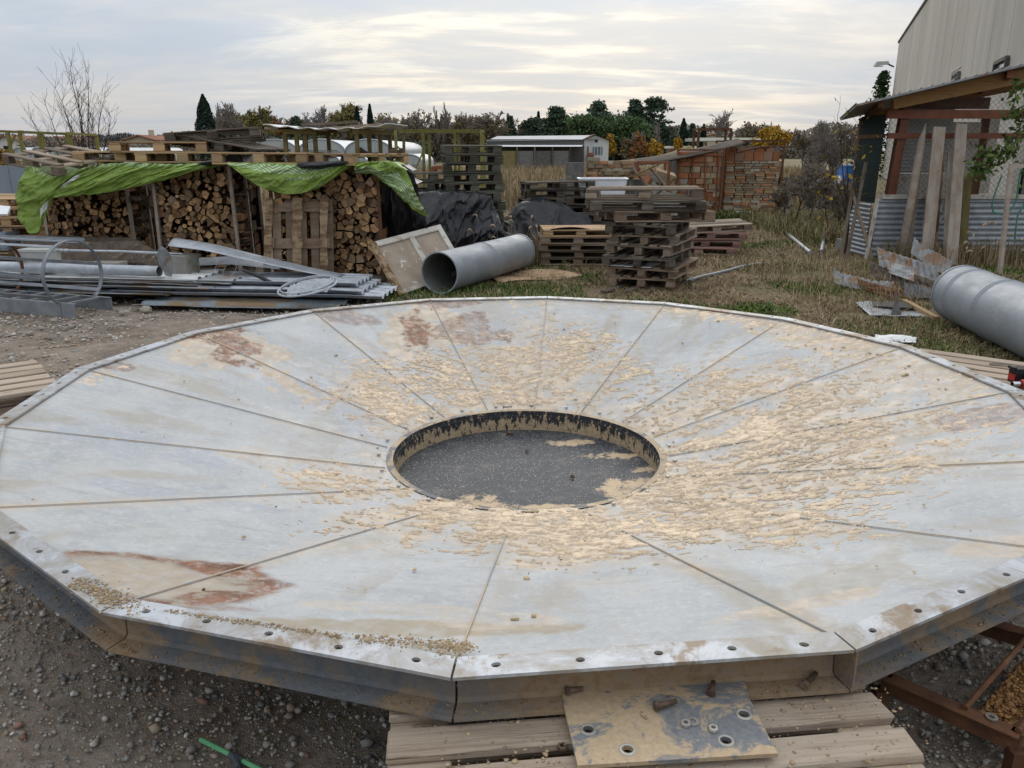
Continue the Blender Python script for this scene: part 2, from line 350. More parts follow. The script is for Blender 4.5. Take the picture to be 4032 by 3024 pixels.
t = NT('beige precast panel', .9, 0, .15); P = t.pos(); c = t.mix(t.rng(t.noise(1.1, 5, .6, t.map(P, (1, 1, .06))), .35, .65), (.43, .40, .35), (.50, .465, .41)); c = t.mix(t.rng(t.noise(.6, 5, .65, P), .5, .7, 0, .5), c, (.39, .36, .31)); t.color(t.val(c, t.rng(t.rand, 0, 1, .95, 1.05))).bump(t.noise(8, 4, .6, P), .2, .02); M_['wh'] = t.m
# ================================================================= GROUND
def gravel_amt(x, y):      # 1 gravel yard, 0 grassy earth
    e = (fbm(x * .9, y * .9, 4, 5) - .5) * 2.2
    return sstep(-(x + 1.15 - .09 * (y - 9)) + e, -.5, .5) * sstep(12.5 - y + e, 0, 1.5) + (1 - sstep(np.hypot(x - .1, y - 3.4) + e * .5, 3.0, 3.7))
def ground_mesh():
    gx = np.unique(np.concatenate([np.linspace(-1500, -60, 8), np.linspace(-60, -12, 20), np.arange(-12, 14, .09), np.linspace(14, 60, 20), np.linspace(60, 1500, 8)]))
    gy = np.unique(np.concatenate([np.linspace(-300, -3, 6), np.arange(-3, 26, .09), np.linspace(26, 90, 40), np.linspace(90, 1900, 10)]))
    X, Y_ = np.meshgrid(gx, gy, indexing='ij')
    near = sstep(30 - np.hypot(X, Y_ - 8), 0, 12)
    Z = ((fbm(X * 1.1, Y_ * 1.1, 3, 3) - .5) * .05 + (fbm(X * 5, Y_ * 5, 3, 4) - .5) * .018) * near * (1 - .8 * sstep(2.9 - np.hypot(X - .08, Y_ - 4), 0, .5)) - .012
    g = np.clip(gravel_amt(X, Y_), 0, 1)
    c = np.stack([g, fbm(X * .5, Y_ * .5, 4, 21), np.zeros_like(g)], -1).reshape(-1, 3)
    return np.stack([X, Y_, Z], -1).reshape(-1, 3), grid_faces(len(gx), len(gy)), c
t = NT('yard ground', .95, 0, .1)
at = t.sep(t.attr('col')); P = t.pos()
gr = t.mix(t.rng(t.noise(3, 6, .65, P), .35, .65), (.31, .255, .205), (.195, .155, .12))
gr = t.mix(t.rng(t.noise(45, 3, .6, P), .52, .7), gr, (.32, .285, .245)); 
gr = t.mix(t.rng(t.noise(1.1, 4, .6, P), .55, .7, 0, .6), gr, (.12, .08, .05))
ea = t.mix(t.rng(t.noise(2.2, 6, .65, P), .35, .65), (.13, .095, .062), (.225, .17, .105))
ea = t.mix(t.rng(t.noise(.9, 5, .6, P), .50, .66, 0, .65), ea, (.10, .12, .045))
ea = t.mix(t.rng(t.noise(30, 3, .7, P, sc=(1, .4, 1)), .55, .75), ea, (.36, .29, .19))
far = t.sep(P)[1]
ea = t.mix(t.rng(far, 24, 40), ea, t.mix(t.rng(t.noise(.12, 5, .6, P), .4, .6), (.26, .21, .13), (.19, .165, .09)))
t.color(t.mix(at[0], ea, gr)).bump(t.noise(38, 5, .7, P), .8, .02); t.bump(t.noise(160, 2, .6, P), .5, .006)
gv, gf, gc = ground_mesh()
o = link('ground', npmesh('ground', gv, gf, t.m, gc, smooth=True)); o['kind'] = 'structure'
# ---- gravel stones
def ico(sub=0):
    import bmesh
    bm = bmesh.new(); bmesh.ops.create_icosphere(bm, subdivisions=sub + 1, radius=1); v = np.array([q.co[:] for q in bm.verts]); f = np.array([[q.index for q in a.verts] for a in bm.faces]); bm.free(); return v, f
def scatter_blobs(pos, size, flat, cols, sub, seed):
    v, f = ico(sub); r = np.random.default_rng(seed); n = len(pos); k = len(v)
    s = size[:, None] * np.stack([r.uniform(.75, 1.35, n), r.uniform(.7, 1.1, n), flat * r.uniform(.7, 1.2, n)], 1)
    a = r.uniform(0, 6.283, n); ca, sa = np.cos(a), np.sin(a)
    jit = 1 + (r.random((n, k, 1)) - .5) * .55
    q = v[None] * jit * s[:, None, :]
    x = q[..., 0] * ca[:, None] - q[..., 1] * sa[:, None]; y = q[..., 0] * sa[:, None] + q[..., 1] * ca[:, None]
    q = np.stack([x, y, q[..., 2]], -1) + pos[:, None, :]
    F_ = (f[None] + (np.arange(n) * k)[:, None, None]).reshape(-1, 3)
    return q.reshape(-1, 3), F_, np.repeat(cols, k, 0)
def pebcol(n, r):
    pal = np.array([[.32, .295, .26], [.23, .215, .20], [.40, .37, .33], [.29, .235, .18], [.16, .16, .16], [.34, .265, .19], [.50, .47, .43], [.26, .15, .11]])
    return pal[r.choice(len(pal), n, p=[.22, .18, .16, .15, .12, .09, .05, .03])] * r.uniform(.75, 1.25, (n, 1))
r = np.random.default_rng(3)
n = 62000
p = np.stack([r.uniform(-2.5, 3.4, n), r.uniform(.7, 3.2, n), np.zeros(n)], 1)
vis = (p[:, 0] < .35) | (p[:, 0] > .75); p = p[vis]; n = len(p)
keep = fbm(p[:, 0] * 3, p[:, 1] * 3, 3, 8) + r.uniform(-.25, .25, n) > .34; p = p[keep]; n = len(p)
sz = np.clip(np.exp(r.normal(-5.5, .55, n)), .0022, .022)
p[:, 2] = sz * .25 - .004
a1 = scatter_blobs(p, sz, .7, pebcol(n, r), 0, 5)
n = 36000
p = np.stack([r.uniform(-6.8, .6, n), r.uniform(4.2, 10.6, n), np.zeros(n)], 1)
keep = (gravel_amt(p[:, 0], p[:, 1]) > .5) & (fbm(p[:, 0] * 2, p[:, 1] * 2, 4, 9) + r.uniform(-.3, .3, n) > .47) & (np.hypot(p[:, 0] - .08, p[:, 1] - 4) > 2.2); p = p[keep]; n = len(p)
sz = np.clip(np.exp(r.normal(-4.7, .45, n)), .005, .032); p[:, 2] = sz * .2
a2 = scatter_blobs(p, sz, .6, pebcol(n, r) * 1.25, 0, 6)
def join(*parts):
    vs, fs, cs = [], [], []; b = 0
    for v, f, c in parts: vs.append(v); fs.append(f + b); cs.append(c); b += len(v)
    return np.concatenate(vs), np.concatenate(fs), np.concatenate(cs)
gv, gf, gc = join(a1, a2)
o = link('gravel', npmesh('gravel', gv, gf, M_['vcol'], gc)); tag(o, 'loose grey and brown gravel stones over the yard', 'gravel', kind='stuff')
for (px, py, s_) in ((576, 1228, .045), (213, 1270, .035), (280, 1292, .03), (480, 1238, .03), (120, 1318, .03)):
    q = G(px, py); b_ = scatter_blobs(np.array([[q.x, q.y, s_ * .5]]), np.array([s_]), .8, np.array([[.34, .31, .26]]), 2, px)
    b_ = (b_[0] - np.array([q.x, q.y, 0]), b_[1], b_[2])
    o = link('stone', npmesh('stone', *b_[:2], M_['vcol'], b_[2], smooth=True), loc=(q.x, q.y, 0))
    tag(o, 'pale rounded stone bigger than the gravel beside the caged ladder', 'stone', 'pale stones by the ladder')

# ================================================================= HOPPER
HC = Vector((.077, 4.06, 0)); PH = -4.22; RO = 2.50; ZF = .56; ZH = .142; RH = .715; FW = .078
ang = [R((PH + k) * 22.5) for k in range(16)]
RI = RO - FW / math.cos(R(11.25)); RP = RI + .012
def hp(r, a, z): return Vector((HC.x + r * math.cos(a), HC.y + r * math.sin(a), z))
hop = thing('steel_hopper', 'huge shallow sixteen sided galvanised funnel caked with sawdust, dark round well in its middle', 'hopper', HC)
def hl(v): return Vector(v) - HC
# stain blobs: place (from a photo pixel), radii in metres, kind, strength, ring
ST = []
def stain(px, py, rx, ry, kind, s=1., ring=0., z=.45, rot=0., nz=1.3):
    q = G(px, py, z); ST.append((q.x, q.y, rx, ry, kind, s, ring, rot, nz))
stain(600, 2290, .39, .215, 'rust', 1., 1., .5, -.05, .6); stain(600, 2290, .38, .21, 'dirt', .8, .0, .5, -.05, .5); stain(560, 2310, .30, .14, 'dust', .35, .0, .5, -.1); stain(900, 2230, .14, .07, 'rust', 1., 0, .47); stain(880, 2360, .12, .04, 'rust', .9, 0, .49, .3)
stain(700, 2400, .25, .03, 'rust', .5, 0, .52)
stain(900, 1370, .17, .34, 'rust', .95, .2, .46, .75, 2.4); stain(880, 1390, .34, .42, 'dust', .8, 0, .46, .6, 2.2); stain(1150, 1480, .36, .07, 'dust', .9, 0, .4, -.75); stain(800, 1320, .34, .1, 'dust', .8, .0, .52)
stain(1650, 1260, .30, .48, 'dust', .9, 0, .5, 0, 2.0); stain(1640, 1260, .1, .36, 'rust', .85, 0, .5, .1, 2.4); stain(1850, 1250, .24, .34, 'rust', .7, .3, .5, 0, 2.4); stain(1720, 1195, .3, .12, 'rust', .6, 0, .53)
stain(1350, 1240, .32, .12, 'rust', .5, 0, .53)
stain(430, 1450, .14, .08, 'rust', .7, .3, .52); stain(150, 1640, .18, .1, 'dirt', .5, 0, .53)
stain(1600, 2480, .42, .07, 'dirt', .9, 0, .5, .05); stain(1500, 2380, .25, .05, 'dust', .55, .5, .48); stain(1950, 2450, .22, .07, 'dust', .5, .3, .48)
stain(1000, 1770, .16, .13, 'dust', .6, .5, .33)
stain(3350, 2280, .35, .1, 'dirt', .5, .2, .47, .7); stain(3150, 2380, .3, .05, 'dust', .6, 0, .5, .3)
stain(3900, 1640, .3, .16, 'rust', .65, .3, .5); stain(3700, 1480, .5, .5, 'dust', .75, .1, .5); stain(3300, 1330, .5, .12, 'dust', .8, 0, .53, -.5); stain(3950, 2180, .16, .1, 'dust', .6, 0, .5)
stain(1250, 1650, .12, .4, 'dirt', .35, .3, .35); stain(700, 1950, .5, .1, 'blue', .6, .2, .4); stain(1350, 1500, .22, .5, 'blue', .7, .2, .4, .5); stain(500, 1720, .5, .2, 'blue', .5, .1, .45)
def stain_field(X, Y_):
    out_ = {k: np.zeros_like(X) for k in ('rust', 'dust', 'dirt', 'blue')}
    for i, (cx, cy, rx, ry, kind, s, ring, rot, nz) in enumerate(ST):
        dx, dy = X - cx, Y_ - cy; u = dx * math.cos(rot) + dy * math.sin(rot); v = -dx * math.sin(rot) + dy * math.cos(rot)
        d = np.hypot(u / rx, v / ry) + (fbm(X * 7 + i, Y_ * 7, 4, 30 + i, .6) - .5) * nz
        m = sstep(-d, -1.0, -.82)
        if ring: m = m * (1 - ring * .95 * sstep(-d, -.82, -.55))
        out_[kind] = np.maximum(out_[kind], m * s)
    return out_
TH = np.array([-180, -165, -150, -120, -90, -60, -35, -15, 10, 28, 45, 60, 75, 90, 105, 120, 140, 155, 168, 180.])
AA = np.array([.20, .32, .50, .80, 1.0, .95, .85, .95, .98, .85, .50, .55, .90, 1.0, .85, .70, .66, .60, .40, .20])
WW = np.array([.18, .32, .52, .72, .82, .92, 1.05, 1.25, 1.32, 1.08, .68, .75, 1.05, 1.15, 1.0, .78, .70, .64, .42, .18])
def saw_density(th, r):
    td = np.degrees(th); td = (td + 180) % 360 - 180
    a = np.interp(td, TH, AA); w = np.interp(td, TH, WW)
    bd = np.clip(.35 + 1.5 * (fbm(th * 6.5, r * 1.1, 3, 175) - .25), .25, 1.1); d = a * bd * (1 - sstep((r - .74) / w, .55, 1.5))
    # gutter of dust against the far right rim
    e = np.interp(td, [-60, -30, -5, 25, 45, 70, 85, 100, 130], [0, .10, .35, 1., .7, .6, .5, .45, .2])
    return d, e * sstep(r, 2.28 - .55 * np.interp(td, [-40, 5, 25, 45, 70], [.1, .5, 1., .25, .12]), 2.36)
def cone_z(r, th): # approximate cone surface height between hole and polygon rim
    k = ((th - ang[0]) % R(22.5)) - R(11.25); rr = (RP * math.cos(R(11.25))) / np.cos(k)
    s = np.clip((r - (RH + .03)) / (rr - (RH + .03)), 0, 1); return ZH + s * (ZF - .012 - ZH)
t = NT('dusty galvanised hopper sheet', .55, .12, .35)
s4 = t.sep(t.attr('col')); bl = t.attr('blue', 'Fac'); P = t.pos()
n1 = t.noise(2.6, 6, .62, P); n2 = t.noise(14, 6, .65, P); n3 = t.noise(90, 4, .6, P)
zc = t.mix(t.rng(n1, .33, .67), (.33, .345, .36), (.44, .45, .455)); zc = t.mix(t.rng(n2, .40, .66, 0, .75), zc, (.485, .49, .485))
zc = t.mix(t.rng(t.noise(5, 6, .7, t.map(P, (1, 2.2, 1))), .56, .70, 0, .5), zc, (.28, .295, .315))
zc = t.mix(t.math('MULTIPLY', bl, t.rng(n2, .35, .6)), zc, (.33, .36, .42))
zc = t.mix(t.rng(n3, .55, .75, 0, .55), zc, (.26, .255, .245)); zc = t.mix(t.rng(t.noise(42, 5, .7, P), .50, .68, 0, .45), zc, (.55, .55, .535)); zc = t.mix(t.rng(t.noise(7, 7, .75, t.map(P, (.35, 2.6, 1))), .54, .70, 0, .5), zc, (.30, .295, .285)); zc = t.mix(t.rng(t.noise(1.6, 5, .6, P), .52, .70, 0, .45), zc, (.40, .365, .31))
dc = t.mix(t.rng(n2, .35, .65), (.585, .465, .335), (.48, .375, .26))
zc = t.mix(t.math('MULTIPLY', s4[2], t.rng(n2, .3, .6, .4, .9)), zc, (.33, .27, .185))
zc = t.mix(t.math('MULTIPLY', s4[1], t.rng(t.noise(25, 6, .75, P), .34, .58, .12, 1.)), zc, dc)
rc = t.mix(t.rng(n2, .35, .65), (.24, .095, .04), (.13, .055, .032)); zc = t.mix(t.math('MULTIPLY', s4[0], t.rng(t.noise(20, 5, .75, P), .36, .54, .25, 1.)), zc, rc)
t.color(zc).rough(t.rng(n2, .3, .7, .5, .75)).bump(n2, .12, .006); t.bump(n3, .12, .002); M_['hopper'] = t.m
M_['seam'] = mottled('dust filled seam', (.34, .345, .345), (.43, .43, .42), 3, .8, .1, .3, .3, 60, .1, (.50, .39, .26), (.46, .6), 3)
def vattr(me, name, vals):
    a = me.attributes.new(name, 'FLOAT', 'POINT'); a.data.foreach_set('value', vals.astype(np.float32).ravel())
NR, NA = 120, 52
for k in range(16):
    a0, a1 = ang[k], ang[(k + 1) % 16]; 
    if a1 < a0: a1 += 2 * math.pi
    s_, t_ = np.meshgrid(np.linspace(0, 1, NR), np.linspace(0, 1, NA), indexing='ij')
    ox = RP * (math.cos(a0) * (1 - t_) + math.cos(a1) * t_); oy = RP * (math.sin(a0) * (1 - t_) + math.sin(a1) * t_)
    aa = a0 + (a1 - a0) * t_; ix = (RH + .03) * np.cos(aa); iy = (RH + .03) * np.sin(aa)
    X = ix + (ox - ix) * s_; Y_ = iy + (oy - iy) * s_
    Z = ZH + (ZF - .012 - ZH) * s_ - .022 * np.sin(math.pi * t_) * np.sin(math.pi * s_) * .75 + (fbm(X * 1.7, Y_ * 1.7, 2, 50 + k) - .5) * .004 * np.sin(math.pi * s_) * np.sin(math.pi * t_)
    f = stain_field(X + HC.x, Y_ + HC.y)
    rr = np.hypot(X, Y_); th = np.arctan2(Y_, X); d, e = saw_density(th, rr)
    film = np.clip(sstep(d + (fbm(X * 6, Y_ * 9, 4, 71, .6) - .5) * .9, .12, .75) * .95 + e * .9 * sstep(fbm(X * 4, Y_ * 4, 4, 72) + e * .5, .4, .75), 0, 1)
    rad_ = fbm(th * 13, rr * 1.6 + 4, 4, 171, .6); dirt_ = sstep(rad_, .54, .74) * (.35 + .4 * sstep(rr, 1.2, 2.3)) * .8
    seam = np.exp(-(np.minimum(t_, 1 - t_) * (a1 - a0) * rr / .05) ** 2) * sstep(fbm(X * 2.5, Y_ * 2.5, 3, 73), .42, .6) * .6
    c = np.stack([f['rust'], np.maximum(np.maximum(f['dust'], film), seam), np.maximum(f['dirt'], dirt_)], -1).reshape(-1, 3)
    me = npmesh('cone_panel', np.stack([X, Y_, Z], -1).reshape(-1, 3), grid_faces(NR, NA)[:, ::-1], M_['hopper'], c, smooth=True); vattr(me, 'blue', f['blue'])
    link('cone_panel', me, hop)
    # lapped seam strip
    b = MB(); i_ = Vector(((RH + .05) * math.cos(a0), (RH + .05) * math.sin(a0), ZH + .009)); o_ = Vector(((RP - .012) * math.cos(a0), (RP - .012) * math.sin(a0), ZF - .0105))
    b.beam(i_, o_, .0045, .0035); me = b.mesh('seam_strip', M_['seam']); 
    link('seam_strip', me, hop)
# ---- rim: top flange with bolt holes, web and lower flange
t = NT('oxidised rim steel', .5, .25, .45)
P = t.pos(); n1 = t.noise(4.5, 8, .75, P, dist=.6); n2 = t.noise(17, 6, .65, P)
c = t.mix(t.rng(n1, .36, .58), (.30, .27, .225), (.40, .41, .43)); c = t.mix(t.rng(n1, .50, .60), c, (.49, .505, .53)); c = t.mix(t.rng(t.noise(4.3, 6, .7, P, dist=.4), .51, .62, 0, .9), c, (.23, .165, .10)); c = t.mix(t.rng(n2, .60, .72, 0, .7), c, (.19, .12, .075))
t.color(c).bump(n2, .25, .004); M_['rim'] = t.m
t = NT('dust caked channel steel', .8, .1, .3)
P = t.pos(); z = t.sep(P)[2]; n1 = t.noise(5, 6, .68, P); n2 = t.noise(35, 5, .7, P)
c = t.mix(t.rng(n2, .35, .65), (.115, .125, .135), (.15, .155, .16)); dv = t.t.nodes.new('ShaderNodeVectorMath'); dv.operation = 'DISTANCE'; t.lk(P, dv.inputs[0]); dv.inputs[1].default_value = (.42, 1.62, .46)
sp_d = t.rng(t.math('ADD', dv.outputs['Value'], t.math('MULTIPLY', t.math('SUBTRACT', n1, .5), .9)), .62, .30); mk = t.math('MULTIPLY', t.math('MAXIMUM', t.rng(n1, .42, .60), sp_d), t.rng(n2, .3, .55, .5, 1.))
c = t.mix(mk, c, t.mix(t.rng(n2, .3, .7), (.33, .235, .14), (.21, .14, .08))); t.color(c).bump(n2, .7, .008); M_['channel'] = t.m
HOLES = [.10, .30, .50, .70, .90]; ZL = ZF - .122
for k in range(16):
    a0 = ang[k]; a1 = a0 + R(22.5); g = .0012
    O0, O1, I0, I1 = (Vector((r_ * math.cos(a), r_ * math.sin(a), ZF)) for r_, a in ((RO, a0 + g), (RO, a1 - g), (RI, a0 + g), (RI, a1 - g)))
    def q(u, w): return (I0.lerp(O0, w)).lerp(I1.lerp(O1, w), u)
    b = MB(); L = (O1 - O0).length
    cuts = [0] + [(HOLES[i] + HOLES[i + 1]) / 2 for i in range(4)] + [1]
    for i, h_ in enumerate(HOLES):
        u0, u1 = cuts[i], cuts[i + 1]; hu = h_ + .012 * math.sin(k * 3.1 + i); wc = .52 + .04 * math.sin(k + i * 2.)
        hr = .0095
        corners = [math.atan2((w - wc) * FW, (u - hu) * L) for u, w in ((u0, 0), (u1, 0), (u1, 1), (u0, 1))]
        dirs = sorted([x for x in np.linspace(-math.pi, math.pi, 14, endpoint=False)] + corners)
        top_o, top_i, bot_i = [], [], []
        for d_ in dirs:
            cx_, sy_ = math.cos(d_), math.sin(d_); tt = 1e9
            if cx_ > 1e-9: tt = min(tt, (u1 - hu) * L / cx_)
            if cx_ < -1e-9: tt = min(tt, (u0 - hu) * L / cx_)
            if sy_ > 1e-9: tt = min(tt, (1 - wc) * FW / sy_)
            if sy_ < -1e-9: tt = min(tt, -wc * FW / sy_)
            top_o.append(q(hu + tt * cx_ / L, wc + tt * sy_ / FW)); pi_ = q(hu + hr * 1.25 * cx_ / L, wc + hr * sy_ / FW); top_i.append(pi_); bot_i.append(pi_ - Vector((0, 0, .008)))
        n = len(dirs); b.add(top_o + top_i + bot_i, [(j, (j + 1) % n, (j + 1) % n + n, j + n) for j in range(n)] + [(j + n, (j + 1) % n + n, (j + 1) % n + 2 * n, j + 2 * n) for j in range(n)])
    dz = Vector((0, 0, .009)); b.add([O0, O1, O1 - dz, O0 - dz], [(3, 2, 1, 0)]); b.add([I0, I1, I1 - dz, I0 - dz], [(0, 1, 2, 3)]); b.add([O0, I0, I0 - dz, O0 - dz], [(0, 1, 2, 3)]); b.add([O1, I1, I1 - dz, O1 - dz], [(3, 2, 1, 0)])
    link('rim_flange', b.mesh('rim_flange', M_['rim']), hop)
    b = MB()
    def ring_pt(r_, a, z_): return Vector((r_ * math.cos(a), r_ * math.sin(a), z_))
    RW = RI + .012
    prof = [(RI + .004, ZF - .010), (RW, ZF - .0105), (RW + .004, ZL + .02), (RW + .012, ZL + .010), (RO, ZL + .008), (RO, ZL), (RI + .004, ZL)]
    vs = [ring_pt(r_, a0 + g, z_) for r_, z_ in prof] + [ring_pt(r_, a1 - g, z_) for r_, z_ in prof]; m = len(prof)
    b.add(vs, [(i, (i + 1) % m, (i + 1) % m + m, i + m) for i in range(m)] + [tuple(range(m))[::-1], tuple(range(m, 2 * m))])
    if k in (1, 9, 5, 13):   # end plates where two rim sections bolt together
        b.poly([ring_pt(RI + .01, a0 + .003, ZF - .011), ring_pt(RO - .002, a0 + .003, ZF - .011), ring_pt(RO - .002, a0 + .003, ZL), ring_pt(RI + .01, a0 + .003, ZL)], .006, (math.sin(a0), -math.cos(a0), 0))
    link('rim_channel', b.mesh('rim_channel', M_['channel']), hop)
# ---- well: collar, wall, floor
t = NT('dusty black well plate', .6, .05, .35)
P = t.pos(); n1 = t.noise(2.3, 5, .6, t.map(P, (.8, 1.6, 1), (.62, .1, 0)), dist=.3); n2 = t.noise(60, 4, .65, P)
c = t.mix(t.rng(n2, .35, .65), (.028, .032, .040), (.055, .06, .068)); c = t.mix(t.rng(t.noise(9, 5, .7, P), .45, .75, 0, .45), c, (.17, .165, .16))
pt = t.rng(t.math('ADD', t.math('ADD', t.math('MULTIPLY', t.sep(t.attr('col'))[0], .62), t.math('MULTIPLY', t.math('SUBTRACT', t.noise(9, 7, .75, P), .5), 2.4)), t.math('MULTIPLY', t.noise(110, 4, .7, P), .8)), .72, 1.05); c = t.mix(pt, c, t.mix(t.rng(n2, .3, .7), (.56, .42, .27), (.46, .34, .21)))
c = t.mix(t.rng(t.voro(55, P), .20, .12, 0, .9), c, (.55, .47, .36)); c = t.mix(t.rng(t.noise(130, 3, .7, P), .60, .68, 0, .7), c, (.40, .35, .28)); t.color(c).bump(n2, .3, .004); M_['well'] = t.m
t = NT('sawdust streaked well wall', .75, .0, .3)
P = t.pos(); z = t.sep(P)[2]; sp = t.sep(t.tc.outputs['Object']); an = t.math('ARCTAN2', sp[1], sp[0]); cb_ = t.t.nodes.new('ShaderNodeCombineXYZ'); t.lk(t.math('MULTIPLY', an, 16.), cb_.inputs[0]); t.lk(t.math('MULTIPLY', z, 10.), cb_.inputs[1])
n1 = t.noise(1.6, 6, .7, cb_.outputs[0]); n2 = t.noise(50, 4, .65, P); hz = t.math('ADD', t.math('MULTIPLY', t.rng(z, .03, .14, 0, 1.), .16), .42)
c = t.mix(t.rng(n2, .35, .65), (.02, .022, .026), (.04, .042, .045)); c = t.mix(t.rng(t.math('SUBTRACT', n1, hz), -.03, .03), c, t.mix(t.rng(n2, .3, .7), (.46, .35, .22), (.33, .25, .16))); t.color(c).bump(t.math('ADD', n1, n2), .6, .008); M_['wellwall'] = t.m
M_['collar'] = mottled('dust crusted collar steel', (.50, .40, .28), (.40, .315, .22), 9, .85, .05, .25, .6, 50, .0, (.20, .20, .205), (.50, .60), 6)
b = MB(); b.lathe([(RH, ZH + .004), (RH - .002, ZH - .02), (RH - .010, ZH - .022), (RH - .012, .010)], 96); b.v = [(x, y, z) for x, y, z in b.v]
b.f = [f[::-1] for f in b.f]; b.build('well_wall', M_['wellwall'], hop, True)
b = MB(); b.lathe([(RH + .034, ZH + .0068), (RH + .01, ZH + .003), (RH, ZH + .005), (RH, ZH + .001)], 96); b.build('well_collar', M_['collar'], hop, True)
fr = np.linspace(0, 1, 40); vs = []; nA = 96
for q_ in fr:
    for k in range(nA):
        a = 2 * math.pi * k / nA; x, y = RH * q_ * math.cos(a), RH * q_ * math.sin(a); vs.append((x, y, .014 + float(fbm(x * 4, y * 4, 3, 90)) * .006 + .01 * q_ ** 6))
i, j = np.meshgrid(np.arange(39), np.arange(nA), indexing='ij'); fa = np.stack([(i * nA + j).ravel(), ((i + 1) * nA + j).ravel(), ((i + 1) * nA + (j + 1) % nA).ravel(), (i * nA + (j + 1) % nA).ravel()], 1)
fv = np.array(vs); fm = np.zeros(len(fv))
for px, py, rx, ry in ((1870, 1985, .15, .16), (2500, 1925, .22, .17), (2250, 1745, .20, .055), (2420, 1795, .26, .05), (2160, 1995, .30, .045), (2560, 1850, .12, .05)):
    q = G(px, py, .02) - HC; fm = np.maximum(fm, sstep(-np.hypot((fv[:, 0] - q.x) / rx, (fv[:, 1] - q.y) / ry), -1.25, -.6))
link('well_floor', npmesh('well_floor', vs, fa, M_['well'], np.stack([fm, fm, fm], 1), smooth=True), hop)
bm_ = MB(); bm_.lathe([(.0001, .008), (.008, .0075), (.010, .005), (.0105, 0)], 6); bme = bm_.mesh('bolt_head', M_['zincbolt'])
for k in range(22):
    a = 2 * math.pi * (k + .3) / 22; link('bolt_head', bme, hop, loc=((RH + .075) * math.cos(a), (RH + .075) * math.sin(a), ZH + .0155))
# ---- front support plate with bolt holes
b = MB(); zp = ZL + .0125
pl = [G(2205, 2672, zp), G(2221, 2781, zp), G(2275, 3014, zp), G(3064, 2966, zp), G(3040, 2925, zp), G(2947, 2742, zp), G(2925, 2640, zp)]
hs = [(2316, 2874), (2929, 2814), (2471, 2953), (2858, 2918)]
import bmesh
def plate_with_holes(outline, holes, r_, th, name, mat):
    bm = bmesh.new(); ov = [bm.verts.new(hl(p_)) for p_ in outline]; es = [bm.edges.new((ov[i], ov[(i + 1) % len(ov)])) for i in range(len(ov))]
    for h_ in holes:
        c = hl(h_); hv = [bm.verts.new((c.x + r_ * math.cos(a), c.y + r_ * math.sin(a), c.z)) for a in np.linspace(0, 2 * math.pi, 14, endpoint=False)]
        es += [bm.edges.new((hv[i], hv[(i + 1) % 14])) for i in range(14)]
    bmesh.ops.triangle_fill(bm, use_beauty=True, use_dissolve=False, edges=es, normal=(0, 0, 1))
    rt = bmesh.ops.extrude_face_region(bm, geom=bm.faces[:]); bmesh.ops.translate(bm, verts=[v for v in rt['geom'] if isinstance(v, bmesh.types.BMVert)], vec=(0, 0, -th)); bmesh.ops.recalc_face_normals(bm, faces=bm.faces[:])
    me = bpy.data.meshes.new(name); bm.to_mesh(me); bm.free(); me.materials.append(mat); return me
t = NT('dusty blue steel plate', .6, .2, .4)
P = t.pos(); n1 = t.noise(7, 6, .7, P, dist=.5); n2 = t.noise(60, 5, .7, P)
c = t.mix(t.rng(n2, .35, .65), (.16, .17, .18), (.22, .225, .23)); c = t.mix(t.rng(n1, .43, .50), c, t.mix(t.rng(n2, .3, .7), (.52, .40, .26), (.42, .31, .195))); c = t.mix(t.rng(t.noise(13, 5, .7, P), .63, .7), c, (.10, .06, .035)); t.color(c).bump(n1, .5, .004); t.bump(n2, .3, .002); M_['plate'] = t.m
HOLE_W = [G(x, y, zp) for x, y in hs]
link('support_plate', plate_with_holes(pl, HOLE_W, .0125, .010, 'support_plate', M_['plate']), hop)
for h_ in HOLE_W:
    b = MB(); b.lathe([(.0125, .0), (.0125, .003), (.018, .003), (.0195, 0.0)], 16); link('hole_collar', b.mesh('hole_collar', M_['zincbolt'], True), hop, loc=hl(h_) + Vector((0, 0, .0003)))
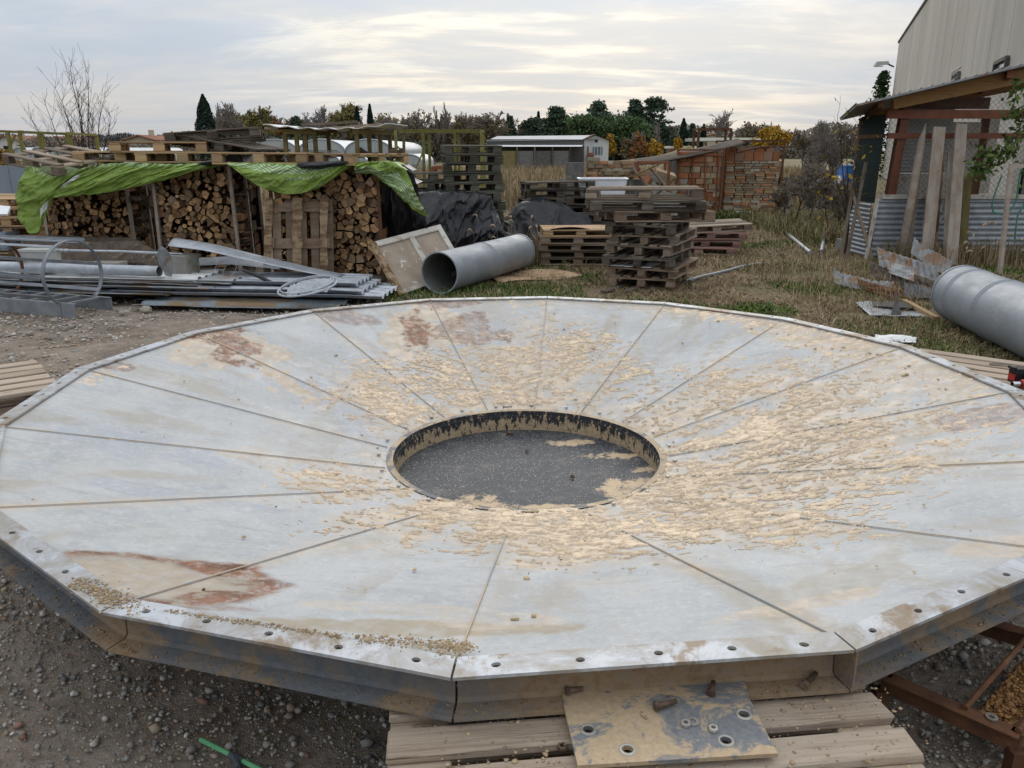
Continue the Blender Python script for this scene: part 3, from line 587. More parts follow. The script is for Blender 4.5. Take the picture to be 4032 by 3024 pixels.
# ---- sawdust crust
def crust():
    nr, na = 440, 2200
    rr = RH + .012 + (2.385 - RH - .012) * np.linspace(0, 1, nr) ** .9
    th = np.linspace(-math.pi, math.pi, na)
    Rr, T_ = np.meshgrid(rr, th, indexing='ij')
    k = ((T_ - ang[0]) % R(22.5)) - R(11.25); lim = (RI + .004) * math.cos(R(11.25)) / np.cos(k)
    d, e = saw_density(T_, Rr)
    X = Rr * np.cos(T_); Y_ = Rr * np.sin(T_)
    wx = X + (fbm(X * 9, Y_ * 9, 3, 60) - .5) * .09; wy = Y_ + (fbm(X * 9, Y_ * 9, 3, 61) - .5) * .06
    big = fbm(wx * 1.5, wy * 1.7, 3, 62); med = fbm(wx * 13, wy * 22, 3, 63, .6); fine = fbm(wx * 42, wy * 70, 3, 64, .6)
    seam = np.exp(-((R(11.25) - np.abs(k)) * Rr / .035) ** 2) * sstep(fbm(X * 2.2, Y_ * 2.2, 2, 77), .4, .6)
    n = .24 * big + .36 * med + .40 * fine
    sq = np.sort(n.ravel()[::97]); n = np.interp(n, sq, np.linspace(0, 1, len(sq)))
    D = np.clip(d + .10 * seam + .75 * e, 0, 1.0)
    crk = np.abs(fbm(wx * 11, wy * 24, 3, 91, .6) - .5); n = n * sstep(crk, .004, .025)
    thr = 1 - .60 * D
    m = sstep(n, thr, thr + .14) * (D > .09) * (Rr < lim)
    ramp = np.clip((n - thr) / .3, 0, 1)
    # broken scale edges: terraces inside the crust
    ter = np.floor((fbm(wx * 10, wy * 26, 2, 66) * 1.0 + .5 * med) * 5.2) % 2
    h = m * (.0040 + .0032 * ramp + .0026 * ter * D + .004 * (fbm(wx * 60, wy * 80, 2, 67) - .5)) * (1 - .6 * np.clip(e * 2 * (Rr > 2.1), 0, 1))
    Z = cone_z(Rr, T_) - .016 * np.cos(k / R(11.25) * math.pi / 2) * np.sin(math.pi * np.clip((Rr - RH) / (RP - RH), 0, 1)) + h + .0004
    f = grid_faces(nr, na)[:, ::-1]; hm = (m > .05).ravel(); keep = hm[f].any(1); f = f[keep]
    used, inv = np.unique(f, return_inverse=True); v = np.stack([X, Y_, Z], -1).reshape(-1, 3)[used]; f = inv.reshape(f.shape)
    c = (np.array([.68, .545, .40]) * (.78 + .44 * fbm(X * 30, Y_ * 30, 3, 68)[..., None]) * (1 + (big[..., None] - .5) * .35) * (.86 + .18 * np.clip(ramp * 1.6, 0, 1))[..., None]).reshape(-1, 3)[used]
    return v, f, c
t = NT('dried sawdust crust', .95, 0, .08); c = t.attr('col'); P = t.pos(); t.color(c).bump(t.noise(160, 4, .7, P), .6, .004); M_['crust'] = t.m
v, f, c = crust()
o = link('sawdust_crust', npmesh('sawdust_crust', v, f, M_['crust'], c, smooth=False), loc=HC); tag(o, 'pale flaking sawdust crust stuck to the funnel around its well', 'sawdust', kind='stuff')
# ---- loose crumbs and pellets on the funnel
r = np.random.default_rng(17); n = 2600
th = r.uniform(-math.pi, math.pi, n); rad = np.sqrt(r.uniform(.8 ** 2, 2.3 ** 2, n)); d, e = saw_density(th, rad); keep = r.random(n) < .05 + .35 * d + .9 * e * (rad > 2); th, rad = th[keep], rad[keep]; n = len(th)
z = cone_z(rad, th); pos = np.stack([rad * np.cos(th), rad * np.sin(th), z - .010 * np.sin(math.pi * np.clip((rad - .7) / 1.65, 0, 1)) + .004], 1)
sz = np.clip(np.exp(r.normal(-5.35, .45, n)), .0025, .013); dark = r.random(n) < .13
cols = np.where(dark[:, None], np.array([[.12, .085, .055]]), np.array([[.60, .44, .27]])) * r.uniform(.7, 1.15, (n, 1)); sz[dark] *= .6
v, f, c = scatter_blobs(pos, sz, .5, cols, 0, 18)
o = link('sawdust_crumbs', npmesh('sawdust_crumbs', v, f, M_['vcol'], c), loc=HC); tag(o, 'loose sawdust crumbs and pellets strewn over the funnel sheets', 'sawdust', kind='stuff')
# crumbs on lower rim and plate
n = 700; k = r.choice(5, n); ab = np.array([ang[q] for q in (15, 0, 1, 14, 2)])[k]; uu = r.uniform(0, 1, n); aa = ab + R(22.5) * uu
kk = (uu - .5) * R(22.5); ap = r.uniform(RI + .03, RO - .005, n) * math.cos(R(11.25)) / np.cos(kk); pos = np.stack([ap * np.cos(aa), ap * np.sin(aa), np.full(n, ZL + .010)], 1); sz = np.clip(np.exp(r.normal(-6.1, .5, n)), .001, .006)
v, f, c = scatter_blobs(pos, sz, .6, np.array([[.24, .17, .10]]) * r.uniform(.6, 1.3, (n, 1)), 0, 19)
o = link('sawdust_on_rim', npmesh('sawdust_on_rim', v, f, M_['vcol'], c), loc=HC); tag(o, 'brown sawdust crumbs lying on the lower rim ledge of the funnel', 'sawdust', kind='stuff')
# crumbly residue packed against the inner edge of the near rim
rl = np.random.default_rng(41); PP = []
for (x0_, y0_, x1_, y1_, m, sp2) in ((300, 2285, 480, 2375, 800, .016), (330, 2310, 560, 2400, 300, .024), (1400, 2512, 1850, 2548, 800, .010), (1720, 2545, 1850, 2556, 500, .014), (650, 2405, 1350, 2505, 500, .005)):
    u = rl.random(m); a_, b_ = G(x0_, y0_, ZF), G(x1_, y1_, ZF); PP.append(np.stack([a_.x + (b_.x - a_.x) * u + rl.normal(0, sp2, m), a_.y + (b_.y - a_.y) * u + rl.normal(0, sp2, m), np.full(m, ZF + .001)], 1))
PP = np.concatenate(PP); v, f, c = scatter_blobs(PP, np.clip(np.exp(rl.normal(-6.5, .6, len(PP))), .001, .008), .5, np.array([[.36, .265, .165]]) * rl.uniform(.6, 1.35, (len(PP), 1)), 0, 42)
o = link('rim_residue', npmesh('rim_residue', v, f, M_['vcol'], c)); tag(o, 'crumbly orange brown residue packed along the near rim of the funnel', 'sawdust', kind='stuff')
n = 900; pp = np.stack([rl.uniform(-.2, .95, n), rl.uniform(1.35, 1.72, n), np.full(n, ZL - .0145)], 1); v, f, c = scatter_blobs(pp, np.clip(np.exp(rl.normal(-6.2, .6, n)), .001, .008), .5, np.array([[.40, .30, .19]]) * rl.uniform(.6, 1.3, (n, 1)), 0, 43)
o = link('sawdust_on_planks', npmesh('sawdust_on_planks', v, f, M_['vcol'], c)); tag(o, 'fine sawdust crumbs spilled on the planks under the front plate', 'sawdust', kind='stuff')
# ---- loose bolts and nuts
def bolt(px, py, z, az, L=.042, mat='bolt', lab='', tilt=0., name='loose_bolt', r_=.007):
    q = G(px, py, z + .008); th_ = thing(name, lab, 'bolt', (q.x, q.y, z), (0, tilt, az))
    M = Matrix.Rotation(R(90), 4, 'Y'); b = MB(); b.lathe([(.0001, -.009), (.011, -.009), (.0125, -.007), (.0125, 0), (r_, 0)], 6, M=M); link('bolt_head', b.mesh('bolt_head', M_[mat]), th_, loc=(0, 0, .0125))
    b = MB(); b.lathe([(r_, 0), (r_, L * .6), (r_ * .9, L * .61), (r_ * .9, L), (.0001, L)], 10, M=M); link('shank', b.mesh('shank', M_['chrome' if mat == 'bolt2' else mat], True), th_, loc=(0, 0, .0125))
bolt(2590, 2785, zp, .35, .05, 'bolt', 'rusty hexagon bolt lying on the dusty support plate')
bolt(2240, 2725, ZL + .009, .2, .035, 'bolt', 'rusty bolt lying on the lower rim ledge above the support plate')
bolt(3170, 2700, ZL + .009, .8, .06, 'bolt', 'rusty bolt standing out of the rim ledge near the channel end plate')
bolt(2800, 2730, ZL + .009, 1.2, .04, 'bolt', 'short rusty bolt at the corner of the support plate')
bolt(1985, 1604, ZH + .02, .1, .05, 'zincbolt', 'grey bolt lying behind the round well rim')
bolt(2000, 1708, .022, .2, .04, 'bolt', 'dark bolt lying in the round well against its far wall')
def nut(px, py, z, lab, mat='zincbolt', s=1.):
    q = G(px, py, z); b = MB(); b.lathe([(.0065 * s, 0), (.0065 * s, .009 * s), (.0105 * s, .009 * s), (.012 * s, .007 * s), (.012 * s, .001), (.0105 * s, 0)], 6, close=True)
    o = b.build('loose_nut', M_[mat], None, loc=(q.x, q.y, z + .0005), rot=(0, 0, px)); tag(o, lab, 'nut')
nut(2700, 2856, zp, 'zinc nut beside a washer on the dusty support plate'); nut(2808, 2876, zp, 'brass coloured nut between the two right holes of the support plate')
nut(2214, 2948, .414, 'rusty nut lying on the pallet plank left of the support plate', 'bolt'); nut(2074, 1776, .024, 'dark nut lying in the middle of the well floor', 'bolt'); nut(2254, 1880, .024, 'dark nut lying on the well floor near the sawdust patch', 'bolt', 1.2); nut(2620, 3006, .414, 'rusty nut on the pallet plank under the plate edge', 'bolt')
q = G(2728, 2843, zp); b = MB(); b.lathe([(.007, 0), (.007, .002), (.0155, .002), (.0155, 0)], 20, close=True); o = b.build('washer', M_['zincbolt'], None, loc=(q.x, q.y, zp + .0005)); tag(o, 'flat zinc washer beside a nut on the support plate', 'washer')
# ================================================================= PALLETS
_mc = {}
def board_mesh(dx, dy, dz, mat, var=0):
    key = (round(dx, 3), round(dy, 3), round(dz, 3), mat, var)
    if key not in _mc:
        bm = bmesh.new(); bmesh.ops.create_cube(bm, size=1); rr = random.Random(hash(key) & 0xffff)
        for v in bm.verts:
            v.co.x *= dx; v.co.y *= dy; v.co.z *= dz
            v.co += Vector((rr.uniform(-.006, .006), rr.uniform(-.004, .004), rr.uniform(-.002, .002)))
        bmesh.ops.bevel(bm, geom=bm.edges[:], offset=min(.004, dz * .18), segments=1, affect='EDGES')
        me = bpy.data.meshes.new('board'); bm.to_mesh(me); bm.free(); me.materials.append(M_[mat]); _mc[key] = me
    return _mc[key]
def pallet(label, loc, rot=(0, 0, 0), mat='pallet_grey', size=(1.2, .8), h=.144, nd=5, group=None, miss=(), bottom=True, bw=.1, name='pallet'):
    L, Wd = size; th = .022; t_ = thing(name, label, 'pallet', loc, rot, group)
    rr = random.Random(int(loc[0] * 1000) + int(loc[1] * 77) + int(loc[2] * 991)); bh = h - th * (3 if bottom else 2); k = [0]
    def add(nm, dx, dy, dz, x, y, z):
        k[0] += 1
        if k[0] in miss: return
        link(nm, board_mesh(dx, dy, dz, mat, rr.randrange(3)), t_, loc=(x + rr.uniform(-.006, .006), y, z), rot=(0, 0, rr.uniform(-.008, .008)))
    z = 0
    if bottom:
        for y in (-Wd / 2 + .05, 0, Wd / 2 - .05): add('bottom_board', L, .098, th, 0, y, th / 2)
        z = th
    for x in (-L / 2 + .0725, 0, L / 2 - .0725):
        for y in (-Wd / 2 + .05, 0, Wd / 2 - .05): add('block', .145, .1, bh, x, y, z + bh / 2)
    z += bh
    for x in (-L / 2 + .0725, 0, L / 2 - .0725): add('stringer_board', .14, Wd, th, x, 0, z + th / 2)
    z += th
    for i in range(nd):
        w = .145 if (nd == 5 and i % 2 == 0) else bw
        y = -Wd / 2 + w / 2 + (Wd - w) * i / (nd - 1); add('deck_board', L, w, th, 0, y, z + th / 2)
    return t_
# ---- foreground pallets carrying the funnel
ZP = ZL - .015; pc = G(2552, 2848, ZP); prz = R(6.6)
cen = Vector((.345, 1.335, 0))
FH = ZP / 3
for i, lab in enumerate(('lowest pallet of the stack propping the front of the funnel', 'middle pallet of the stack propping the front of the funnel', 'brushed grey brown pallet under the front plate of the funnel')):
    pallet(lab, (cen.x + (-.07, -.02, 0)[i], cen.y + (.03, .015, 0)[i], i * FH), (0, 0, prz + (.04, -.03, 0)[i]), 'plank', (1.2, .86), FH - .0005, 7 if i == 2 else 5, bw=.092)
def under(px, py, lab, rz, n=3, mat='pallet_grey', size=(1.2, .8), z=ZP, off=(0, 0)):
    q = G(px, py, z)
    for i in range(n): pallet(('lowest ', 'middle ', 'topmost ')[i] + lab, (q.x + off[0] + .01 * i, q.y + off[1], i * z / n), (0, 0, rz + .03 * i), mat, size, z / n - .0005, 5 if i < n - 1 else 6)
under(3900, 1480, 'pallet in the stack propping the funnel rim next to the lidded grey duct', R(-42), 3, 'plank', off=(.12, .02))
under(-60, 1560, 'pallet in the stack propping the funnel rim next to the gravel', R(35), 3, 'plank', off=(-.42, .12))
# ---- dark steel frame and chip tray under the right side
b = MB(); f0, f1, f2, f3 = G(3470, 2690, .12), G(4010, 2930, .12), G(4300, 2600, .12), G(3700, 2420, .12)
fr = thing('angle_iron_tray', 'dark rusty steel angle frame lying on gravel under the funnel', 'frame', (f0.x, f0.y, 0))
lo = Vector((f0.x, f0.y, 0))
for (p_, q_) in ((f0, f1), (f1, f2), (f2, f3), (f3, f0)):
    b = MB(); b.beam(p_ - lo, q_ - lo, .004, .06); b.beam(p_ - lo + Vector((0, 0, .03)), q_ - lo + Vector((0, 0, .03)), .05, .004); b.build('frame_bar', M_['rust'], fr)
    for e in (p_,):
        b = MB(); b.beam((e.x - lo.x, e.y - lo.y, 0), (e.x - lo.x, e.y - lo.y, .1), .04, .04, (1, 0, 0)); b.build('foot', M_['rust'], fr)
for s_ in (.62, .98):
    p_ = f0.lerp(f1, s_) - lo; q_ = f3.lerp(f2, s_) - lo; b = MB(); b.tube([p_ + Vector((0, 0, .04)), q_ + Vector((0, 0, .045))], .009, 8); b.build('tie_rod', M_['rust'], fr)
b = MB(); p0, p1, p2, p3 = (f0.lerp(f1, .64), f0.lerp(f1, .97), f3.lerp(f2, .97), f3.lerp(f2, .64)); b.poly([v - lo + Vector((0, 0, -.02)) for v in (p0, p1, p2, p3)], .004, (0, 0, 1)); b.build('tray_sheet', M_['rust'], fr)
n = 2600; r = np.random.default_rng(23); u, w = r.random(n), r.random(n) ** .8
pos = np.array([list((p0.lerp(p1, a)).lerp(p3.lerp(p2, a), c_)) for a, c_ in zip(u * .9 + .05, w * .7 + .12)]); pos[:, 2] = .105 + .02 * r.random(n) * np.sin(math.pi * u)
v, f, c = scatter_blobs(pos, np.clip(np.exp(r.normal(-5.2, .4, n)), .003, .012), .35, np.array([[.36, .19, .08]]) * r.uniform(.5, 1.3, (n, 1)), 0, 24)
o = link('wood_chips', npmesh('wood_chips', v, f, M_['vcol'], c)); tag(o, 'orange brown wood chips spilled in the dark steel frame', 'wood chips', kind='stuff')
q = G(3905, 2825, .155); b = MB(); b.lathe([(.008, 0), (.008, .003), (.017, .003), (.017, 0)], 18, close=True); o = b.build('washer', M_['zincbolt'], None, loc=(q.x, q.y, .155)); tag(o, 'zinc washer on the bar of the dark steel frame', 'washer')
# green stick at the bottom
q0, q1 = G(790, 2912, .012), G(1075, 3060, .012); b = MB(); mid = q0.lerp(q1, .5); st = thing('green_stick', 'thin green stick wrapped with grey tape lying on gravel', 'stick', q0)
b.tube([q0 - q0, q1 - q0 + Vector((0, 0, .004))], .0075, 8); b.build('stick', M_['stick'], st, True)
b = MB(); d_ = q1 - q0; b.tube([d_ * .42, d_ * .52, d_ * .60], [.011, .0145, .012], 9); b.tube([d_ * .5 + Vector((0, 0, .004)), d_ * .53 + Vector((.012, -.035, .006)), d_ * .50 + Vector((.0, -.05, .0))], [.012, .008, .003], 6); b.build('tape_wrap', M_['tape'], st, True)
# ================================================================= FIREWOOD RACKS AND LOGS
RACK = [('right', 10.6, -3.13, -1.70, .13, 1.52), ('middle', 11.3, -4.93, -3.83, .13, 1.50), ('left', 12.0, -6.88, -5.60, .13, 1.46)]
RLAB = {'right': 'firewood rack behind the leaning rotten pallet', 'middle': 'firewood rack with a tall pale corner post between the two other racks', 'left': 'firewood rack under the hanging end of the green tarp'}
def vor(w, h, s_, rr):
    pts = []; row = 0; y = s_ * .5
    while y < h:
        x = s_ * (.25 if row % 2 else .75)
        while x < w: pts.append((x + rr.uniform(-.46, .46) * s_, y + rr.uniform(-.42, .42) * s_)); x += s_
        y += s_ * .87; row += 1
    P_ = np.array(pts); cells = []
    for i, (px, py) in enumerate(pts):
        poly = [(0, 0), (w, 0), (w, h), (0, h)]; d = np.hypot(P_[:, 0] - px, P_[:, 1] - py)
        for j in np.argsort(d)[1:14]:
            mx, my = (P_[j] + (px, py)) / 2; nx, ny = P_[j][0] - px, P_[j][1] - py; out_ = []
            for a in range(len(poly)):
                A, B = poly[a], poly[(a + 1) % len(poly)]; da = (A[0] - mx) * nx + (A[1] - my) * ny; db = (B[0] - mx) * nx + (B[1] - my) * ny
                if da <= 0: out_.append(A)
                if da * db < 0: q_ = da / (da - db); out_.append((A[0] + (B[0] - A[0]) * q_, A[1] + (B[1] - A[1]) * q_))
            poly = out_
            if len(poly) < 3: break
        if len(poly) >= 3: cells.append(((px, py), poly))
    return cells
def log_geo(c, poly, L, rr, rnd):
    c = np.array(poly).mean(0) if not rnd else np.array(c)
    P_ = np.array(poly); dmin = min(abs(np.cross(P_[(i + 1) % len(P_)] - P_[i], c - P_[i])) / (np.linalg.norm(P_[(i + 1) % len(P_)] - P_[i]) + 1e-9) for i in range(len(P_)))
    if rnd:
        n = 9; rad = dmin * rr.uniform(.82, 1.05); sec = [(rad * math.cos(2 * math.pi * k / n) * rr.uniform(.9, 1.08), rad * math.sin(2 * math.pi * k / n) * rr.uniform(.9, 1.08)) for k in range(n)]
    else:
        s_ = rr.uniform(.86, .99); sec = []
        for i in range(len(P_)):
            a, b_ = P_[i] - c, P_[(i + 1) % len(P_)] - c
            if np.linalg.norm(a - b_) < .012: continue
            sec.append(tuple(a * s_ * rr.uniform(.93, 1.03)))
        if len(sec) < 3: return None
    n = len(sec); tx, tz = rr.uniform(-.2, .2), rr.uniform(-.16, .16); pr = rr.uniform(-.10, .06); ey = [rr.uniform(-.012, .012) for _ in sec]
    v = [(x, pr + ey[i], z) for i, (x, z) in enumerate(sec)] + [(x * .97 + tx * L, pr + L * .5, z * .97 + tz * L) for x, z in sec] + [(x * .94 + tx * L, pr + L, z * .94 + tz * L) for x, z in sec]
    f = [tuple(range(n)), tuple(range(3 * n - 1, 2 * n - 1, -1))] + [(i + n * q_, i + n * q_ + n, (i + 1) % n + n * q_ + n, (i + 1) % n + n * q_) for q_ in (0, 1) for i in range(n)]
    return c, v, f, [0, 0] + [1 if rnd or rr.random() < .45 else 2 for _ in range(n)] * 2
M_['split'] = mottled('split log side', (.25, .135, .065), (.15, .08, .045), 9, .9, 0, .15, .6, 40, .35, (.09, .06, .04), (.56, .7), 9, .006, sc=None)
LM = [M_['logend'], M_['bark'], M_['split']]
cand = []; rest = MB()
def hid(rk, x, z, y):      # covered by tarp or by the leaning pallet
    if rk == 'right': return (-2.95 < x < -2.17 and z < 1.15) or z > 1.42
    if rk == 'middle': return z > 1.17 + (x + 4.93) * .23
    return z > 1.05 or z < .42
for rk, y0, x0, x1, z0, z1 in RACK:
    rr = random.Random(rk); w = x1 - x0 - .06
    for row in range(3):
        for c, poly in vor(w, z1 - z0, .092 if row == 0 else .13, rr):
            g = log_geo(c, poly, .36, rr, rr.random() < (.34 if rk != 'right' or c[1] < .45 else .15))
            if not g: continue
            cc, v, f, mi = g; wx, wz = x0 + .03 + cc[0], z0 + cc[1]
            P_ = np.array(poly); area = .5 * abs(np.dot(P_[:, 0], np.roll(P_[:, 1], 1)) - np.dot(P_[:, 1], np.roll(P_[:, 0], 1)))
            if row == 0 and not hid(rk, wx, wz, y0): cand.append((area, rk, (wx, y0 + .05, wz), v, f, mi))
            elif row == 0 or wx > x1 - .45 or True: rest.add([(a + wx, b_ + y0 + .05 + row * .40, e + wz) for a, b_, e in v], f); rest.m[-len(f):] = mi
cand.sort(key=lambda q_: -q_[0])
LL = {'right': 'behind the leaning rotten pallet', 'middle': 'between the two others', 'left': 'under the hanging tarp end'}
for i, (ar, rk, pos, v, f, mi) in enumerate(cand):
    if i < 298:
        b = MB(); b.add(v, f); b.m = mi; o = b.build('firewood_log', LM, None, loc=pos)
        lab = '%s %s log %s in the rack %s' % ('thick' if ar > .0088 else 'slim', 'round' if len(v) == 27 else 'split', 'near the base' if pos[2] < .55 else 'near the top' if pos[2] > .98 else 'halfway up', LL[rk]); tag(o, lab, 'log', lab.replace('log', 'logs'))
    else:
        rest.add([(a + pos[0], b_ + pos[1], e + pos[2]) for a, b_, e in v], f); rest.m[-len(f):] = mi
o = rest.build('stacked_firewood', LM); tag(o, 'mass of stacked firewood logs filling the three racks', 'firewood', kind='stuff')
for rk, y0, x0, x1, z0, z1 in RACK:
    rt = thing('firewood_rack', RLAB[rk], 'rack', (x0, y0, 0)); w = x1 - x0; mat = 'board_grey' if rk != 'right' else 'rust'
    for dy in (0, .62, 1.22):
        for dx, lean in ((0, .02), (w, -.03)):
            b = MB(); b.beam((dx, dy, 0), (dx + lean, dy, z1 + .02), .05 if dy == 0 else .035, .04, (1, 0, 0)); b.build('post', M_[mat], rt)
    for dy in (.05, .6, 1.2):
        b = MB(); b.beam((0, dy, .09), (w, dy, .09), .09, .06); b.build('base_rail', M_['pallet_dark'], rt)
    b = MB(); b.poly([(0.02, 1.25, .1), (w - .02, 1.25, .1), (w - .02, 1.25, z1), (.02, 1.25, z1)], .01, (0, -1, 0)); b.build('back_sheet', M_['black_plastic'], rt)
    for k in range(4): 
        b = MB(); b.beam((-.05, .05 + k * .37, z1 + .005), (w + .05, .05 + k * .37, z1 + .005), .09, .022); b.build('top_board', M_['pallet_dark'], rt)
# ================================================================= TARPS
def polyline(pts, n):
    P_ = np.array(pts, float); d = np.r_[0, np.cumsum(np.hypot(*np.diff(P_, axis=0).T))]; s_ = np.linspace(0, d[-1], n)
    return np.stack([np.interp(s_, d, P_[:, i]) for i in range(P_.shape[1])], 1)
def smoothp(pts, n):
    q_ = polyline(pts, n * 3)
    for _ in range(6): q_[1:-1] = (q_[:-2] + 2 * q_[1:-1] + q_[2:]) / 4
    return q_[np.linspace(0, len(q_) - 1, n).astype(int)]
def tarp(name, label, top, bot, y, mat, nu=150, nv=60, back=1.0, amp=.03, seed=0, yb=0., fold=6., zover=0., shape=.5, sag=.0):
    """sheet hanging from a top edge (photo pixels at distance y) to a bottom edge, its upper part lying back over the stack"""
    T_ = smoothp(top, nu); B_ = smoothp(bot, nu)
    TP = np.array([Y(p_[0], p_[1], y if len(p_) < 3 else p_[2])[:] for p_ in T_]); BP = np.array([Y(p_[0], p_[1], y - yb if len(p_) < 3 else p_[2])[:] for p_ in B_])
    nb = nv // 4; rows = []
    for i in range(nb): 
        s_ = i / nb; rows.append(TP + np.array([0, back * (1 - s_), zover * math.sin(s_ * math.pi / 2) - .01]) * 1.)
    for j in range(nv - nb):
        s_ = j / (nv - nb - 1); q_ = TP + (BP - TP) * s_; q_[:, 1] -= .05 * math.sin(s_ * math.pi) ; q_[:, 2] += zover * (1 - s_) ; rows.append(q_)
    S = np.stack(rows, 1)   # nu, nv, 3
    U, V = np.meshgrid(np.linspace(0, 1, nu), np.linspace(0, 1, nv), indexing='ij'); Lu = np.linalg.norm(TP[-1] - TP[0]); 
    x = U * Lu; vv = np.clip((V - .25) / .75, 0, 1)
    f1 = np.abs(fbm(x * fold * .6 + vv * 1.5, vv * 1.3 + x * .5, 3, seed) - .5) * 2; f2 = np.abs(fbm(x * fold * 2.2 + vv * 3, vv * 4 + x * 2, 3, seed + 5) - .5) * 2; f3 = fbm(x * 30, vv * 25, 2, seed + 9)
    w = .25 + .75 * np.sin(np.clip(V / .25, 0, 1) * math.pi / 2)
    S[..., 1] -= amp * w * (1.9 * (1 - f1) ** 3 + .9 * (1 - f2) ** 4 + .10 * f3) ; S[..., 2] += amp * .5 * (f2 - .5) * w
    me = npmesh(name, S.reshape(-1, 3), grid_faces(nu, nv), mat, smooth=True)
    uv = me.uv_layers.new(name='UVMap'); li = np.zeros(len(me.loops), np.int32); me.loops.foreach_get('vertex_index', li)
    uvs = np.stack([x.ravel(), (V * 1.).ravel()], 1)[li]; uv.data.foreach_set('uv', uvs.astype(np.float32).ravel())
    o = link(name, me); o.modifiers.new('thick', 'SOLIDIFY').thickness = .0015; tag(o, label, 'tarp'); return o, S
def green_tarp(name, band0, band1, dens):
    t = NT(name, .5, 0, .4); uv = t.sep(t.tc.outputs['UV']); n1 = t.noise(4, 5, .6)
    c = t.mix(t.rng(n1, .3, .7), (.165, .245, .038), (.21, .305, .055)); c = t.mix(t.rng(t.noise(24, 4, .6), .6, .8, 0, .5), c, (.12, .185, .03))
    zz = t.math('ABSOLUTE', t.math('SUBTRACT', t.math('FRACT', t.math('MULTIPLY', uv[0], 2.6)), .5)); st_ = t.math('FRACT', t.math('MULTIPLY', t.math('ADD', t.math('MULTIPLY', uv[1], 1.), t.math('MULTIPLY', zz, .45)), 13.))
    mk = t.math('MULTIPLY', t.rng(st_, .48, .54), t.math('MULTIPLY', t.rng(uv[1], band0, band0 + .02), t.rng(uv[1], band1, band1 - .02))); c = t.mix(t.math('MULTIPLY', mk, dens), c, (.50, .62, .47))
    cr = t.voro(7, t.map(t.tc.outputs['Object'], (1, .3, 1.3)), 'DISTANCE_TO_EDGE'); c = t.mix(t.rng(t.noise(7, 6, .7), .58, .72, 0, .15), c, (.13, .135, .06)); t.color(c).rough(t.rng(n1, .3, .7, .4, .6)).bump(t.rng(cr, 0, .22), .28, .03); t.bump(t.noise(11, 4, .6, dist=.5), .35, .03); return t.m
t = NT('black sheeting', .5, 0, .4); n1 = t.noise(5, 5, .6); t.color(t.mix(t.rng(n1, .3, .7), (.010, .010, .012), (.020, .020, .023))).rough(t.rng(n1, .3, .7, .36, .58)).bump(t.noise(9, 3, .5, dist=1.), .35, .03); M_['black_tarp'] = t.m
gt1, S1 = tarp('green_tarp', 'wrinkled green tarp hanging over the left racks with a white paper label', [(112, 655), (116, 652), (122, 650), (150, 660), (200, 668), (300, 668), (360, 655), (450, 640), (560, 640), (700, 645), (800, 640), (900, 632)],
    [(72, 770), (78, 850), (118, 918), (166, 914), (160, 850), (165, 800), (215, 775), (300, 772), (420, 757), (520, 738), (640, 712), (760, 676), (890, 648)], 11.15, green_tarp('green tarp plain', .2, .34, .35), 260, 80, 1.3, .04, 1, .05, 4.)
gt2, S2 = tarp('green_tarp', 'green tarp swag with white chevron stripes drooping above the leaning pallet', [(900, 640), (1000, 640), (1100, 642), (1200, 645), (1300, 640), (1400, 636)],
    [(912, 650), (960, 690), (1010, 725), (1060, 748), (1120, 762), (1190, 760), (1250, 742), (1300, 712), (1345, 680), (1402, 642)], 10.48, green_tarp('green tarp chevrons', .28, .52, .85), 150, 60, 1.2, .028, 2, .06, 5.)
gt3, S3 = tarp('green_tarp', 'crumpled green tarp corner with white stripes hanging to a point by black sheeting', [(1402, 642), (1450, 634), (1510, 630), (1560, 638), (1600, 668)],
    [(1406, 684), (1470, 680), (1530, 725), (1590, 785), (1650, 835), (1690, 852)], 10.42, green_tarp('green tarp corner', .50, .92, .75), 120, 70, .9, .05, 3, -.12, 6.)
tarp('black_tarp', 'black plastic sheet under the green tarp on the firewood racks', [(780, 640), (850, 628), (930, 596), (950, 605), (960, 640)], [(800, 650), (860, 640), (905, 632), (930, 632), (950, 650)], 10.9, M_['black_tarp'], 60, 30, .6, .02, 4)
tarp('black_tarp', 'black plastic sheet peeping out above the chevron tarp', [(1170, 640), (1250, 636), (1380, 632)], [(1185, 662), (1260, 664), (1370, 645)], 10.38, M_['black_tarp'], 60, 30, .8, .015, 5)
tarp('black_tarp', 'black sheet hanging down the side of the rack beside the green tarp corner', [(1425, 672), (1500, 676), (1570, 690), (1640, 720)], [(1490, 1005), (1560, 1010), (1640, 1005), (1720, 1000)], 10.75, M_['black_tarp'], 100, 70, .8, .05, 6, -.5, 5.)
tarp('black_tarp', 'dull black sheet fold lying over the top edge beside the green tarp corner', [(1550, 644), (1590, 646), (1625, 668)], [(1600, 700), (1630, 740), (1654, 752)], 10.7, M_['black_tarp'], 50, 40, .5, .03, 7)
tarp('black_tarp', 'tall black tarp draped smoothly over a covered stack in front of mossy pallets', [(1560, 758), (1680, 756), (1780, 752), (1880, 758), (1935, 772)], [(1600, 1000), (1690, 1015), (1790, 1010), (1900, 985), (2010, 960)], 13.0, M_['black_tarp'], 160, 80, 1.3, .11, 8, .55, 3.0)
